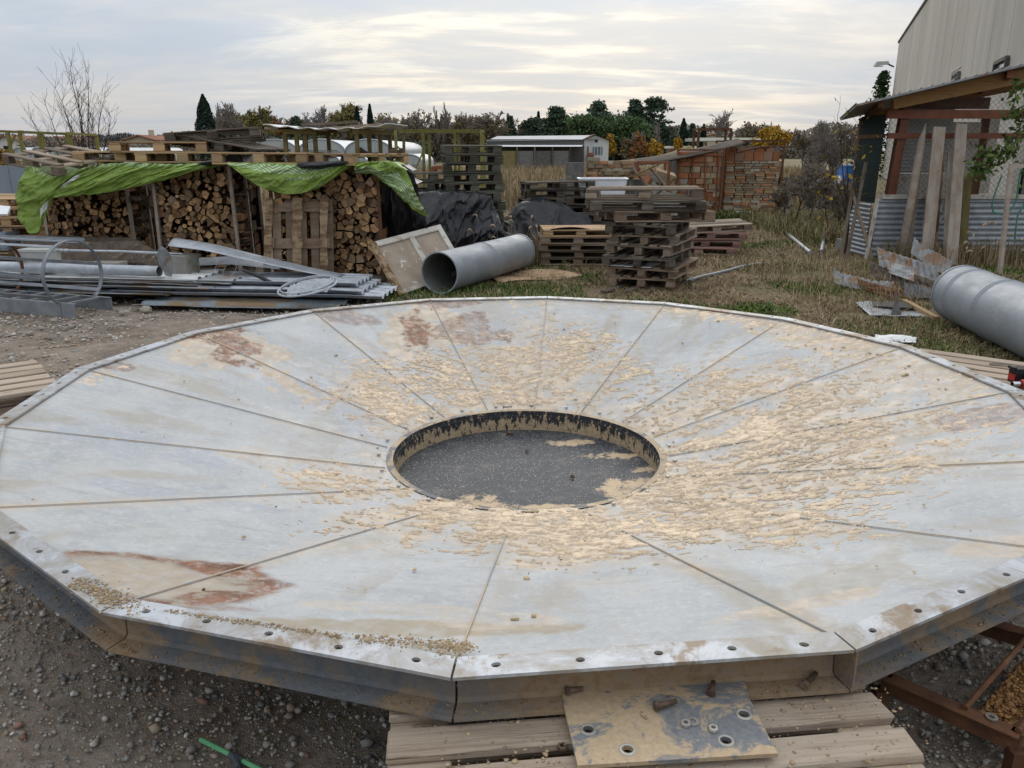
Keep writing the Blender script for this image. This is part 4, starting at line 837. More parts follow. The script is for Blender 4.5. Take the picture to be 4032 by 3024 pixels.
# crumpled heap
nu, nv = 190, 130
U, V = np.meshgrid(np.linspace(-1, 1, nu), np.linspace(-1, 1, nv), indexing='ij'); hc = G(2110, 985)
x = hc.x + U * 1.4 + .15 * (fbm(V * 3, U * 2, 3, 41) - .5); y = hc.y + .05 + V * .78
e = np.clip(1 - np.maximum(np.abs(U) ** 3, np.abs(V) ** 3) - .12 * fbm(U * 3, V * 3, 3, 42), 0, 1)
z = .02 + sstep(e, 0, .75) * (.26 + .34 * np.exp(-((U + .15) / .45) ** 2 - ((V - .2) / .5) ** 2) + .46 * np.exp(-((U - .10) / .42) ** 2 - ((V - .35) / .55) ** 2) + .22 * np.exp(-((U - .62) / .3) ** 2 - ((V - .1) / .5) ** 2))
rg = 1 - np.abs(fbm(U * 2.6 + V, V * 1.6 - U, 2, 43, .3) - .5) * 2; rg2 = 1 - np.abs(fbm(U * 6.5 + 2 * V, V * 3 - U, 2, 44, .3) - .5) * 2
rg3 = 1 - np.abs(fbm(U * 13 + 4 * V, V * 11 - 3 * U, 3, 45) - .5) * 2; z = z + sstep(e, 0, .3) * (.20 * rg ** 3 + .06 * rg2 ** 3)
o = link('black_tarp', npmesh('black_tarp', np.stack([x - hc.x, y - hc.y, z * .78], -1).reshape(-1, 3), grid_faces(nu, nv), M_['black_tarp'], smooth=True), loc=hc); tag(o, 'crumpled black tarp heap lying on the ground behind the flat low pallets', 'tarp')
# labels and lettering on the tarps
def on_surface(S, u, v, lift=.006):
    a, b_ = u * (S.shape[0] - 1), v * (S.shape[1] - 1); i, j = int(min(a, S.shape[0] - 2)), int(min(b_, S.shape[1] - 2)); fa, fb = a - i, b_ - j
    p_ = (S[i, j] * (1 - fa) + S[i + 1, j] * fa) * (1 - fb) + (S[i, j + 1] * (1 - fa) + S[i + 1, j + 1] * fa) * fb; return Vector(p_) + Vector((0, -lift, 0))
def patch(S, u0, u1, v0, v1, mat, name, parent, n=8):
    b = MB(); vs = [on_surface(S, u0 + (u1 - u0) * i / n, v0 + (v1 - v0) * j / n, .008) for i in range(n + 1) for j in range(n + 1)]
    b.add(vs, [(i * (n + 1) + j, (i + 1) * (n + 1) + j, (i + 1) * (n + 1) + j + 1, i * (n + 1) + j + 1) for i in range(n) for j in range(n)]); b.build(name, mat, parent, True)
t = NT('printed paper label', .6, 0, .3); p_ = t.tc.outputs['Generated']; sp = t.sep(p_); ln = t.math('MULTIPLY', t.rng(t.math('FRACT', t.math('MULTIPLY', sp[2], 11.)), .5, .6), t.rng(t.noise(40, 2, .6, p_, sc=(1, 1, .3)), .48, .52)); t.color(t.mix(t.math('MULTIPLY', ln, .55), (.72, .73, .73), (.25, .22, .21))); M_['label'] = t.m
patch(S1, .30, .345, .42, .72, M_['label'], 'paper_label', gt1); patch(S1, .235, .275, .80, .95, M_['label'], 'paper_label', gt1)
M_['print'] = mottled('pale tarp print', (.46, .58, .43), (.40, .52, .38), 8, .6, 0, .3, .05, 40, .02)
def lettering(txt, S, parent, u0, v0, size, dv, flip=True):
    cu = bpy.data.curves.new('txt', 'FONT'); cu.body = txt; cu.size = 1; cu.resolution_u = 2; ob = bpy.data.objects.new('txt', cu); COL.objects.link(ob)
    me = bpy.data.meshes.new_from_object(ob.evaluated_get(bpy.context.evaluated_depsgraph_get())); bpy.data.objects.remove(ob)
    L = np.linalg.norm(S[-1, 20] - S[0, 20])
    for v in me.vertices:
        a = v.co.x * size / L; h_ = v.co.y * size * dv
        v.co = on_surface(S, min(max(u0 + (-a if flip else a), 0), 1), min(max(v0 + (h_ if flip else -h_), 0), 1), .007)
    me.materials.append(M_['print']); link('lettering', me, parent)
lettering('MAX 37 kg KD', S2, gt2, .80, .60, .085, 1.3); lettering('VERDE', S1, gt1, .52, .345, .10, .9, False); lettering('e', S3, gt3, .62, .55, .22, 1.5, False); lettering('www.', S2, gt2, .74, .90, .06, 1.2)
# ================================================================= PALLETS ON TOP OF THE RACKS
def pal(label, px, py, y, rot=(0, 0, 0), mat='pallet_new', **k):
    q = Y(px, py, y); return pallet(label, (q.x, q.y, q.z), tuple(R(a) for a in rot), mat, **k)
pal('tilted worn pallet hanging over the left end of the green tarp', 255, 648, 11.65, (7, 7, -28), 'pallet_grey', size=(1.2, 1.0), nd=4)
pal('pale pallet lying under another at the left of the tarp top', 500, 636, 11.9, (0, 0, 14)); pal('pale pallet lying beside its twin under the topmost pale pallet', 735, 640, 11.75, (0, 0, 14))
pal('topmost pale pallet of the stack on the green tarp', 640, 600, 11.95, (0, 0, 17), size=(1.25, .85))
pal('dark grey pallet tilted on end blocks above the pale ones', 860, 560, 12.4, (-3, -4, 12), 'pallet_dark', size=(1.3, 1.0)); pal('dark grey pallet sloping down with its slats underneath showing', 935, 600, 12.3, (0, 9, -12), 'pallet_dark', size=(1.2, 1.0), nd=7)
pal('fresh orange pallet loaded with thin pale boards', 1065, 645, 11.0, (0, 0, -4), size=(1.25, .8))
pal('sturdy fresh pallet at the corner of the rack top above the swag', 1375, 648, 11.05, (0, 0, -32), size=(1.15, 1.1), bw=.13)
for i in range(7):
    a = Y(1110 + i * 5, 636 - i * 5.5, 10.85 + .02 * i); b = MB(); b.beam(a + Vector((-.0, 0, .03)), a + Vector((.55 + .03 * (i % 3), .35, .03)), .09, .012); single('pale_board', 'thin pale board in the bundle lying on the fresh orange pallet', 'board', b, M_['whitewood'], 'thin pale boards on the pallet')
# broken timber in the corner pallet
r = random.Random(5)
for i in range(9):
    q = Y(r.uniform(1265, 1560), 612, r.uniform(10.95, 11.4)); b = MB(); a = r.uniform(0, 3.1); d_ = Vector((math.cos(a), math.sin(a), r.uniform(-.1, .5))) * r.uniform(.1, .2); b.beam(q - d_ * .5, q + d_, .06, .05); single('broken_log', 'splintered dark offcut lying in the corner pallet on the rack', 'offcut', b, M_['bark'], 'offcuts in the corner pallet')
# trestle crate frame with a thin sheet on top
yt = 10.95; a = Y(1115, 528, yt); zt = a.z; zb = 1.655; tr = thing('timber_crate_frame', 'algae stained timber frame holding up a thin white sheet above the racks', 'frame', (a.x, yt, zb))
def tl(px, dy=0.): q = Y(px, 528, yt); return q.x - a.x, dy
for px, dy in ((1122, 0), (1165, .02), (1198, .04), (1235, .06), (1404, 0), (1440, .25), (1470, .55), (1497, .85), (1130, .9), (1230, .95)):
    x, d_ = tl(px, dy); b = MB(); b.beam((x, d_, 0), (x, d_, zt - zb), .055, .05, (1, 0, 0)); b.build('post', M_['frame_green'], tr)
for p_, q_ in (((1115, 0), (1242, .06)), ((1396, -.02), (1504, .87)), ((1115, .9), (1242, .95))):
    x0, d0 = tl(*p_); x1, d1 = tl(*q_); b = MB(); b.beam((x0, d0, zt - zb + .03), (x1, d1, zt - zb + .03), .07, .06); b.build('rail', M_['frame_green'], tr)
nu, nv = 30, 8; p0 = Y(1035, 514, yt - .15); p1 = Y(1530, 500, yt - .15); U, V = np.meshgrid(np.linspace(0, 1, nu), np.linspace(0, 1, nv), indexing='ij')
S = np.stack([p0.x + (p1.x - p0.x) * U + .1 * V, p0.y + 1.15 * V, zt + .068 + .05 * (2 * U - 1) ** 2 + .05 * (U > .85) * (U - .85) + .012 * np.sin(U * 40)], -1)
o = link('roof_sheet', npmesh('roof_sheet', (S - np.array([p0.x, p0.y, zt])).reshape(-1, 3), grid_faces(nu, nv), M_['sheet_white'], smooth=True), loc=(p0.x, p0.y, zt)); o.modifiers.new('t', 'SOLIDIFY').thickness = .008; tag(o, 'thin sagging white sheet lying on the algae stained frame', 'sheet')
for i, (x0, y0, x1, y1, h_) in enumerate(((1045, 505, 1290, 512, .03), (1270, 508, 1500, 490, .03), (1190, 492, 1405, 480, .03), (1100, 508, 1180, 504, .02))):
    b = MB(); d_ = yt + .1 + .2 * (i == 2); b.beam(Y(x0, y0, d_), Y(x1, y1, d_), .1, h_); single('loose_board', ('long grey board on the sagging sheet', 'tilted grey board propped on the sagging sheet end', 'raised grey board on blocks above the sagging sheet', 'short grey board at the sheet edge')[i], 'board', b, M_['pallet_grey'])
for i, (px, py) in enumerate(((1205, 505), (1305, 496), (1398, 490))):
    q = Y(px, py + 10, yt + .3); b = MB(); b.box(q, (.12, .12, .09 + .02 * i)); b.box(q + Vector((0, 0, .05)), (.10, .14, .012)); single('spacer_block', 'wooden spacer block between boards on the sagging sheet', 'block', b, M_['pallet_dark'], 'spacer blocks on the sheet')
# ================================================================= LEANING ROTTEN PALLET
ga, gb = G(1120, 1095), G(1350, 1100); ax = (gb - ga).normalized(); 
q0 = Vector((ga.x, 10.33, 0.02)); lp = thing('rotten_pallet', 'rotting brown pallet standing on edge against the firewood rack', 'pallet', q0, (R(-11), 0, 0))
W_, H_ = .86, 1.12
for i, z in enumerate((.05, .55, 1.02)):
    link('cross_board', board_mesh(W_, .022, .13, 'pallet_brown', i), lp, loc=(W_ / 2, .045, z))
    for j, x in enumerate((.06, .43, .78)): link('block', board_mesh(.10, .075, .13, 'pallet_brown', i), lp, loc=(x, -.002, z))
for j, x in enumerate((.13, .3, .46, .62, .80)): link('deck_board', board_mesh(.11, .02, H_, 'pallet_brown', j), lp, loc=(x, .067, H_ / 2))
for j, (x, w, le, m) in enumerate(((.04, .09, 0.1, 'bark_board'), (.42, .12, .05, 'bark_board'), (.76, .10, .05, 'bark_board'))):
    b = MB(); n = 14
    for i in range(n):
        z0_, z1_ = H_ * i / n, H_ * (i + 1) / n
    rr = random.Random(j); pts_l = [(x - w / 2 + rr.uniform(-.008, .008), H_ * i / n) for i in range(n + 1)]; pts_r = [(x + w / 2 + rr.uniform(-.012, .012), H_ * i / n) for i in range(n, -1, -1)]
    b.poly([(p_[0] + le * (p_[1] / H_ - .5) * .6, -.062, p_[1]) for p_ in pts_l + pts_r], .022, (0, -1, 0)); b.build('waney_board', M_['bark_board'], lp)
# ================================================================= LEANING DOOR PANEL
BL, TL_, TR_ = G(1566, 1168), Y(1452, 962, 10.0), Y(1728, 889, 11.15)
eu = (TR_ - TL_); ev = (TL_ - BL); nrm = eu.cross(ev).normalized(); LU, LV = eu.length, ev.length; eu.normalize(); ev.normalize()
dp = thing('leaning_door', 'peeling framed door panel leaning beside the open grey duct', 'door', BL)
def dq(u, v, d=0.): return eu * u * LU + ev * v * LV + nrm * d
def dplate(u0, u1, v0, v1, d, th, mat, nm): b = MB(); b.poly([dq(u0, v0, d), dq(u1, v0, d), dq(u1, v1, d), dq(u0, v1, d)], th, nrm); b.build(nm, M_[mat], dp)
dplate(.03, .97, .03, .97, .01, .012, 'door_panel', 'panel')
for nm, a in (('stile', (0, .07, 0, 1)), ('stile', (.93, 1, 0, 1)), ('rail', (.07, .93, 0, .07)), ('rail', (.07, .93, .92, 1)), ('rail', (.07, .93, .90, .918)), ('muntin', (.50, .57, .07, .90))): dplate(*a, .035 if nm != 'muntin' else .03, .04, 'whitewood' if a[0] > 0 else 'bark_board', nm)
# ================================================================= DUCTS
def duct(name, label, p0, p1, r_, ribs, mat='duct', cap0=False, cap1=False, lip=.012):
    p0, p1 = Vector(p0), Vector(p1); d_ = p1 - p0; L = d_.length; M = d_.to_track_quat('Z', 'Y').to_matrix().to_4x4()
    t_ = thing(name, label, 'duct', (p0.x, p0.y, 0)); o_ = p0 - Vector((p0.x, p0.y, 0)); TM = Matrix.Translation(o_) @ M
    b = MB(); prof = [(r_, 0)]
    for z_ in ribs:
        for k in (-.022, 0.022): prof += [(r_, z_ + k - .012), (r_ + .008, z_ + k - .006), (r_ + .008, z_ + k + .006), (r_, z_ + k + .012)]
    prof += [(r_, L)]; b.lathe(prof, 56, M=TM); b.build('shell', M_[mat], t_, True)
    b = MB(); b.lathe([(r_ - .006, .0), (r_ - .006, L)], 56, M=TM); b.f = [f[::-1] for f in b.f]; b.build('lining', M_['duct_in'], t_, True)
    for z_ in (0, L):
        b = MB(); b.lathe([(r_ - .007, z_ - lip), (r_ + lip * .8, z_ - lip), (r_ + lip * .8, z_ + lip), (r_ - .007, z_ + lip)], 56, M=TM, close=True); b.build('end_ring', M_[mat], t_, True)
    for c_, z_ in ((cap0, 0), (cap1, L)):
        if c_: b = MB(); b.lathe([(.0001, z_ - .02 if z_ == 0 else z_ + .02), (r_ * .6, z_), (r_ - .008, z_)], 40, M=TM); b.build('end_cap', M_['black_metal'], t_, True)
    b = MB(); zz = TM @ Vector((r_ * .5, r_ * .866, 0)); b.beam(TM @ Vector((r_ * .2, -r_ * .98, .02)), TM @ Vector((r_ * .2, -r_ * .98, L - .02)), .012, .004, up=TM.to_3x3() @ Vector((.2, -.98, 0))); b.build('weld_seam', M_[mat], t_)
    return t_, TM
duct('grey_duct', 'open grey sheet metal duct lying on grass beside the leaning door', (-.89, 9.84, .265), (.10, 12.0, .265), .252, [1.15])
d2, TM = duct('grey_duct', 'fat grey duct with ribs and a strap lying beside the corrugated scrap', (4.62, 8.15, .30), (4.36, 6.05, .30), .285, [.28, .95])
b = MB(); b.lathe([(.0001, 2.10), (.27, 2.09), (.275, 2.02)], 40, M=TM); b.build('mouth_shade_disc', M_['black_plastic'], d2, True)  # black disc across the open mouth, painted stand-in for the shade inside
q = Vector((4.36, 6.05, .3)) - Vector(d2.location); 
b = MB(); b.beam(Vector((-.24, .12, .12)) + q, Vector((-.03, -.03, .62)) + q, .05, .012); b.beam(Vector((-.31, .07, .13)) + q, Vector((-.17, .12, .12)) + q, .05, .02); b.build('strap', M_['ladder'], d2)
# ================================================================= CENTRE PALLET STACK
gx, gy = 1.86, 10.75
CS = [('pallet_brown', 1.2, .84, 20), ('pallet_brown', 1.2, .9, 26), ('pallet_dark', 1.2, .92, 22), ('pallet_grey', 1.2, .84, 26), ('pallet_grey', 1.2, .86, 24), ('pallet_dark', 1.2, .88, 21), ('pallet_brown', 1.3, 1.0, 16), ('pallet_dark', 1.45, 1.15, 6), ('pallet_grey', 1.45, 1.15, 0)]
names = ['bottom', 'second', 'third', 'fourth', 'fifth', 'sixth', 'seventh', 'eighth', 'topmost']
z = .02
for i, (m, a, w, rz) in enumerate(CS):
    pallet('%s pallet of the tall weathered stack on the grass' % names[i], (gx + (.06 * math.sin(i * 2.1) if i < 7 else -.14), gy + .04 * math.cos(i * 1.7), z), (R(.6 * math.sin(i * 3)), R(.6 * math.cos(i * 2)), R(90 - rz if i < 6 else rz - 8)), m, (a, w), .134, 5 if i != 8 else 4); z += .137
b = MB(); q = Vector((gx, gy, .02 + .137 * 3 + .003)); 
for i in range(3):
    q = G(2400 + 110 * i, 1170); b = MB(); e0 = Vector((1.15 + .3 * i, 9.95 + .05 * i, .012)); b.beam(e0, e0 + Vector((.45, .75, .0)), .09, .022); single('loose_plank', 'dark plank end sticking out under the tall weathered pallet stack', 'plank', b, M_['pallet_dark'], 'plank ends under the stack')
# low flat stack with cardboard
lc = G(2260, 1050); z = .01
for i in range(5):
    pallet(('lowest', 'second', 'third', 'fourth', 'top')[i] + ' pallet of the low stack carrying the hardboard sheet', (lc.x + .06 + .03 * math.sin(i * 2), lc.y + .42 + .03 * math.cos(i), z), (0, 0, R(2 * math.sin(i * 5))), 'pallet_new' if i in (4,) else 'pallet_grey', (1.15, .8), .108, 7 if i > 2 else 5); z += .11
nu, nv = 24, 12; U, V = np.meshgrid(np.linspace(0, 1, nu), np.linspace(0, 1, nv), indexing='ij')
def sheet(name, label, cat, p0, eu_, ev_, fz, mat, th=.004, nu=40, nv=20, group=None, smooth=True):
    U, V = np.meshgrid(np.linspace(0, 1, nu), np.linspace(0, 1, nv), indexing='ij'); p0 = Vector(p0); eu_ = Vector(eu_); ev_ = Vector(ev_)
    S = np.array(eu_)[None, None] * U[..., None] + np.array(ev_)[None, None] * V[..., None]; n_ = np.array(eu_.cross(ev_).normalized()); S = S + n_ * fz(U, V)[..., None]
    o = link(name, npmesh(name, S.reshape(-1, 3), grid_faces(nu, nv), mat, smooth=smooth), loc=p0); m = o.modifiers.new('t', 'SOLIDIFY'); m.thickness = th; tag(o, label, cat, group); return o
sheet('hardboard_sheet', 'warped brown hardboard sheet on the low pallet stack', 'sheet', (lc.x - .38, lc.y - .02, z + .012), (.75, .1, 0), (.12, .62, 0), lambda U, V: .05 * np.sin(U * 3) * (1 - V) - .05 * U * (1 - V), M_['cardboard'])
sheet('card_sheet', 'flat brown cardboard lying on grass under the open duct', 'cardboard', (-.15, 10.7, .012), (1.15, .55, 0), (-.35, .75, 0), lambda U, V: .015 * np.sin(U * 7 + V * 3), M_['cardboard'])
b = MB(); b.poly([(gx - .62, gy - .38, .02 + .137 * 2 - .004), (gx - .1, gy - .62, .02 + .137 * 2 - .004), (gx + .1, gy - .2, .02 + .137 * 2 - .004), (gx - .5, gy + .1, .02 + .137 * 2 - .004)], .006, (0, 0, 1)); single('white_board', 'white laminate board slipped between pallets of the tall stack', 'board', b, M_['foam'])
# reddish pallets behind
rc_ = G(2720, 1010); z = .01
for i in range(4): pallet(('lowest reddish', 'second reddish', 'third reddish', 'topmost grey')[i] + ' worn pallet in the low pile behind the tall stack', (rc_.x + .25 + .06 * i, rc_.y + .5, z), (R(1.5 * (i % 2)), R(-2.5 * (i == 3)), R(-14 + 5 * i)), 'pallet_red' if i != 3 else 'pallet_grey', (1.2, .8), .125, 5); z += .128
# ================================================================= OLD PALLET COLUMNS AT THE BACK
def column(px0, px1, y, n, mat, lab, grp, rz=0., lean=(0, 0), z0=0., jit=.03, size=(1.2, .9), h=.15):
    a, b_ = Y(px0, 700, y), Y(px1, 700, y); cx = (a.x + b_.x) / 2; rr = random.Random(px0)
    for i in range(n): pallet(('first', 'second', 'third', 'fourth', 'fifth', 'sixth', 'seventh', 'eighth', 'ninth', 'tenth', 'eleventh', 'twelfth')[i] + ' from the ground, ' + lab, (cx + rr.uniform(-jit, jit) + lean[0] * i, y + .45 + rr.uniform(-jit, jit), z0 + i * h), (R(rr.uniform(-1, 1)), R(rr.uniform(-1, 1) + lean[1]), R(rz + rr.uniform(-3, 3))), mat, size, h - .004, 5)
column(1748, 1960, 13.6, 12, 'pallet_moss', 'mossy grey pallet in the tallest column behind the black tarp', 'mossy pallet column', 8, size=(.95, 1.1))
column(1640, 1740, 13.9, 9, 'pallet_moss', 'mossy pallet in the lower column beside the tallest one', 'lower mossy pallets', 4, size=(.9, 1.))
column(2060, 2290, 14.9, 8, 'pallet_dark', 'blackened pallet in the leaning column behind the crumpled black tarp', 'blackened leaning pallets', 10, (.015, -1.2), size=(1.2, 1.), h=.146)
column(2310, 2430, 14.9, 6, 'pallet_dark', 'blackened pallet under the rubble blocks and white tub', 'blackened low pallets', -6, size=(1.2, 1.))
column(-110, 95, 12.9, 6, 'pallet_new', 'pale pallet in the pile behind the tarp end', 'pale pallets at the far left', 5, z0=.1, size=(1.2, 1.))
# white tub
wq = Vector((Y(2372, 782, 15.2).x, 15.3, .902)); t_ = thing('white_tub', 'white plastic tub lying on blackened pallets', 'tub', wq)
b = MB(); w, d_, h_ = .44, .28, .30; rings = []
def rr_rect(w, d_, z_, n=6):
    out_ = []
    for cx, cy, a0 in ((w - .08, d_ - .08, 0), (-w + .08, d_ - .08, 90), (-w + .08, -d_ + .08, 180), (w - .08, -d_ + .08, 270)):
        out_ += [(cx + .08 * math.cos(R(a0 + 90 * k / (n - 1))), cy + .08 * math.sin(R(a0 + 90 * k / (n - 1))), z_) for k in range(n)]
    return out_
lv = [rr_rect(w * .9, d_ * .9, 0), rr_rect(w, d_, h_), rr_rect(w + .02, d_ + .02, h_), rr_rect(w + .02, d_ + .02, h_ + .02), rr_rect(w - .02, d_ - .02, h_ + .02), rr_rect(w * .88, d_ * .88, .03)]; m = len(lv[0])
b.add([v for l in lv for v in l], [(i * m + k, i * m + (k + 1) % m, (i + 1) * m + (k + 1) % m, (i + 1) * m + k) for i in range(5) for k in range(m)] + [tuple(range(m))[::-1], tuple(range(5 * m, 6 * m))]); b.build('basin', M_['white_plastic'], t_, True)
# ================================================================= CAGED LADDER
A0 = Vector((-4.63, 8.36, 0)); axd = Vector((-1.033, .374, 0)).normalized(); pdv = Vector((.18, .46, 0)).normalized() * .46; LLn = 3.4
ld = thing('caged_ladder', 'galvanised ladder with safety cage hoops lying on the gravel', 'ladder', A0)
for nm, of, s0 in (('stringer', Vector((0, 0, 0)), 0), ('stringer', pdv, -.02)):
    b = MB(); p_ = of + axd * s0; q_ = of + axd * LLn; b.beam(p_ + Vector((0, 0, .078)), q_ + Vector((0, 0, .078)), .006, .15); sd_ = axd.cross(Vector((0, 0, 1)))
    b.beam(p_ + Vector((0, 0, .15)) + pdv.normalized() * (.015 if of.length == 0 else -.015), q_ + Vector((0, 0, .15)) + pdv.normalized() * (.015 if of.length == 0 else -.015), .034, .005); b.build('stringer', M_['ladder'], ld)
k = .12
while k < LLn: b = MB(); b.beam(axd * k + Vector((0, 0, .148)), axd * k + pdv + Vector((0, 0, .148)), .03, .018); b.build('rung', M_['ladder'], ld); k += .27
def hoop(s_, mat, rad=.365, sub=0):
    c = axd * s_ + pdv * .5; n = 48; a0 = 2.35 + math.pi / 2 - math.pi
    b = MB(); e1 = pdv.normalized(); e2 = Vector((0, 0, 1)); hz = .13 + rad * .80
    pr = []
    for i in range(n + 1):
        a = R(-127 + 0) + R(360 - 106 + 0) * i / n ; a = R(-53 - 0) + R(286) * i / n
        pr.append(c + e1 * rad * math.cos(a) + e2 * (hz + rad * math.sin(a)))
    for i in range(n): 
        ce = (pr[i] + pr[i + 1]) / 2; b.beam(pr[i], pr[i + 1] + (pr[i + 1] - pr[i]) * .08, .05, .008, up=(ce - (c + e2 * hz)))
    b.build('cage_hoop', M_[mat], ld)
    for of in (Vector((0, 0, 0)), pdv):
        b = MB(); o_ = -pdv.normalized() * .006 if of.length == 0 else pdv.normalized() * .006; b.beam(of + o_ + axd * s_ + Vector((0, 0, .01)), of + o_ + axd * s_ + Vector((0, 0, .17)), .05, .006, up=(pdv)); b.build('hoop_bracket', M_['rust' if mat == 'rust' else 'ladder'], ld)
    return c, e1, e2, hz
hoop(.22, 'ladder'); hoop(1.42, 'rust'); c, e1, e2, hz = hoop(2.6, 'ladder')
for a in (12, 62, 90, 118, 168, -35, 215):
    o_ = pdv * .5 + e1 * .358 * math.cos(R(a)) + e2 * (hz + .358 * math.sin(R(a))); b = MB(); b.beam(axd * .2 + o_, axd * 3.2 + o_, .04, .006, up=e1 * math.cos(R(a)) + e2 * math.sin(R(a))); b.build('cage_strap', M_['ladder'], ld)
# ================================================================= SHEET METAL PILE
def trap(v, n, h, sharp=3.):
    return h * np.clip(np.abs(((v * n) % 1) * 2 - 1) * sharp - (sharp - 1) * .5, 0, 1)
def corr(label, p0, eu_, ev_, mat, n=5, h=.035, dents=.015, seed=0, grp=None, name='corrugated_sheet', nu=50):
    return sheet(name, label, 'metal sheet', p0, eu_, ev_, lambda U, V: trap(V, n, h) + dents * (fbm(U * 5, V * 3, 3, seed) - .5) * 2 + dents * 2 * np.maximum(U - .9, 0) * 10 * (fbm(V * 6, U, 2, seed + 3) - .5), M_[mat], .0012, nu, n * 12 + 1, grp)
# pile lies along X, nearer at its right end
rt = Vector((.985, -.115, 0)); bk = Vector((.115, .985, 0))
def PL(px, py, z): return G(px, py, z)
pe = G(1310, 1228, .03)     # right end of lowest blue sheet
corr('bottom blue grey flat sheet of the metal pile, stained with rust', pe - rt * 2.35 + Vector((0, 0, 0)), rt * 2.35, bk * .85, 'sheet_blue', 3, .028, .012, 1)
pe2 = G(640, 1172, .09); corr('rust stained blue sheet end sticking out left in the metal pile', pe2 - rt * 3.2, rt * 3.2, bk * .85, 'sheet_blue', 3, .03, .012, 2)
pe3 = G(520, 1168, .045); sheet('rotten_board', 'long rotten brown board under the metal pile beside the ladder', 'board', pe3 - rt * 2.9, rt * 2.9, bk * .3, lambda U, V: .03 * np.sin(U * 9) * .4 + .012 * (fbm(U * 20, V * 4, 3, 3) - .5), M_['sheet_brown'], .02, 60, 6)
pe4 = G(655, 1185, .03); sheet('bark_strip', 'torn brown board scrap at the front of the metal pile', 'board', pe4 - rt * .42, rt * .42, bk * .14, lambda U, V: .02 * np.sin(U * 6), M_['sheet_brown'], .012, 20, 6)
pe5 = G(1485, 1178, .13)
LG = ['lower', 'middle', 'upper']
for i, (px, py, z_, L, w, mt) in enumerate(((1500, 1180, .09, 3.3, .95, 'galv'), (1420, 1160, .14, 2.9, .9, 'galv'), (1400, 1130, .19, 2.6, .75, 'galv'))):
    q = G(px, py, z_); corr('%s zinc corrugated sheet with the wavy end toward the leaning door' % LG[i], q - rt * L, rt * L, bk * w, mt, 5, .042, .012, 10 + i)
for i, (px, py, z_, L, w, mt) in enumerate(((820, 1146, .15, 3.6, .9, 'galv_rust'), (770, 1128, .19, 3.5, .9, 'galv_rust'), (760, 1110, .225, 3.4, .85, 'sheet_white'), (900, 1122, .20, 2.2, .8, 'galv_rust'), (930, 1100, .17, 1.2, .5, 'galv'))):
    q = G(px, py, z_); corr(('rust edged sheet under the white one in the metal pile', 'thin bent sheet second from the top in the metal pile', 'white topped sheet under the long grey pipe', 'crumpled ribbed sheet beside the hollow concrete block', 'short ribbed sheet behind the hollow concrete block')[i], q - rt * L, rt * L, bk * w, mt, 5, .03, .02, 20 + i)
# long curved offcut sheets
def strip(name, label, cat, pts, wv, mat, th=.003, curl=0., nu=50):
    P_ = np.array([tuple(p_) for p_ in pts]); Q = polyline(P_, nu); 
    for _ in range(4): Q[1:-1] = (Q[:-2] + 2 * Q[1:-1] + Q[2:]) / 4
    nv = 10; V = np.linspace(0, 1, nv); wv = [np.array(w) for w in (wv if isinstance(wv, list) else [wv, wv])]
    Wd = np.array([wv[0] * (1 - s_) + wv[1] * s_ for s_ in np.linspace(0, 1, nu)]); S = Q[:, None] + Wd[:, None] * V[None, :, None]; S[..., 2] += curl * np.sin(V * math.pi)[None]
    o0 = Vector((float(S[..., 0].mean()), float(S[..., 1].mean()), float(S[..., 2].min()))); o = link(name, npmesh(name, (S - np.array(o0)).reshape(-1, 3), grid_faces(nu, nv), mat, smooth=True), loc=o0); o.modifiers.new('t', 'SOLIDIFY').thickness = th; return tag(o, label, cat)
strip('bent_sheet', 'long pale bent sheet sloping down across the racks to the wire ring', 'metal sheet', [Y(660, 968, 9.9), Y(800, 985, 9.85), Y(1000, 1030, 9.75), Y(1180, 1068, 9.7), Y(1330, 1096, 9.7)], [(-.02, .34, .06), (.05, .42, -.03)], M_['galv'], .003, .03)
strip('bent_sheet', 'dark sheet lying behind the long pale bent sheet', 'metal sheet', [Y(690, 1050, 10.15), Y(900, 1040, 10.2), Y(1100, 1060, 10.2)], (0, .35, .06), M_['galv'], .003)
strip('rotten_sheet', 'dark rotten board propped in front of the left firewood rack', 'board', [Y(90, 935, 11.6), Y(250, 930, 11.5), Y(400, 938, 11.3), Y(530, 940, 11.1), Y(600, 985, 10.9)], [(.05, -.25, -.28), (.1, -.3, -.22)], M_['sheet_brown'], .02, .02)
strip('rotten_sheet', 'grey fibre sheet leaning under the rotten board behind the enamel box', 'board', [Y(110, 958, 11.1), Y(330, 955, 11.), Y(540, 950, 10.8), Y(640, 1000, 10.6)], [(.05, -.3, -.3), (.1, -.2, -.26)], M_['sheet_brown'], .012, .02)
# upright folded offcut
t_ = G(650, 1090, .24); b = MB(); pts = [Y(620, 985, 9.55), Y(632, 966, 9.55), Y(655, 980, 9.5), Y(676, 1010, 9.5), Y(682, 1040, 9.5), Y(676, 1090, 9.5), Y(652, 1085, 9.5), Y(622, 1030, 9.55)]; b.poly(pts, .003, (0, -1, 0)); b.poly([pts[0] + Vector((0, -.001, 0)), pts[7], pts[6], pts[6] + Vector((-.05, .12, .0)), pts[7] + Vector((-.06, .12, 0)), pts[0] + Vector((-.02, .12, 0))], .003, (-1, -.3, 0)); single('folded_offcut', 'torn zinc sheet offcut standing upright by the pipe end', 'metal sheet', b, M_['galv_rust'])
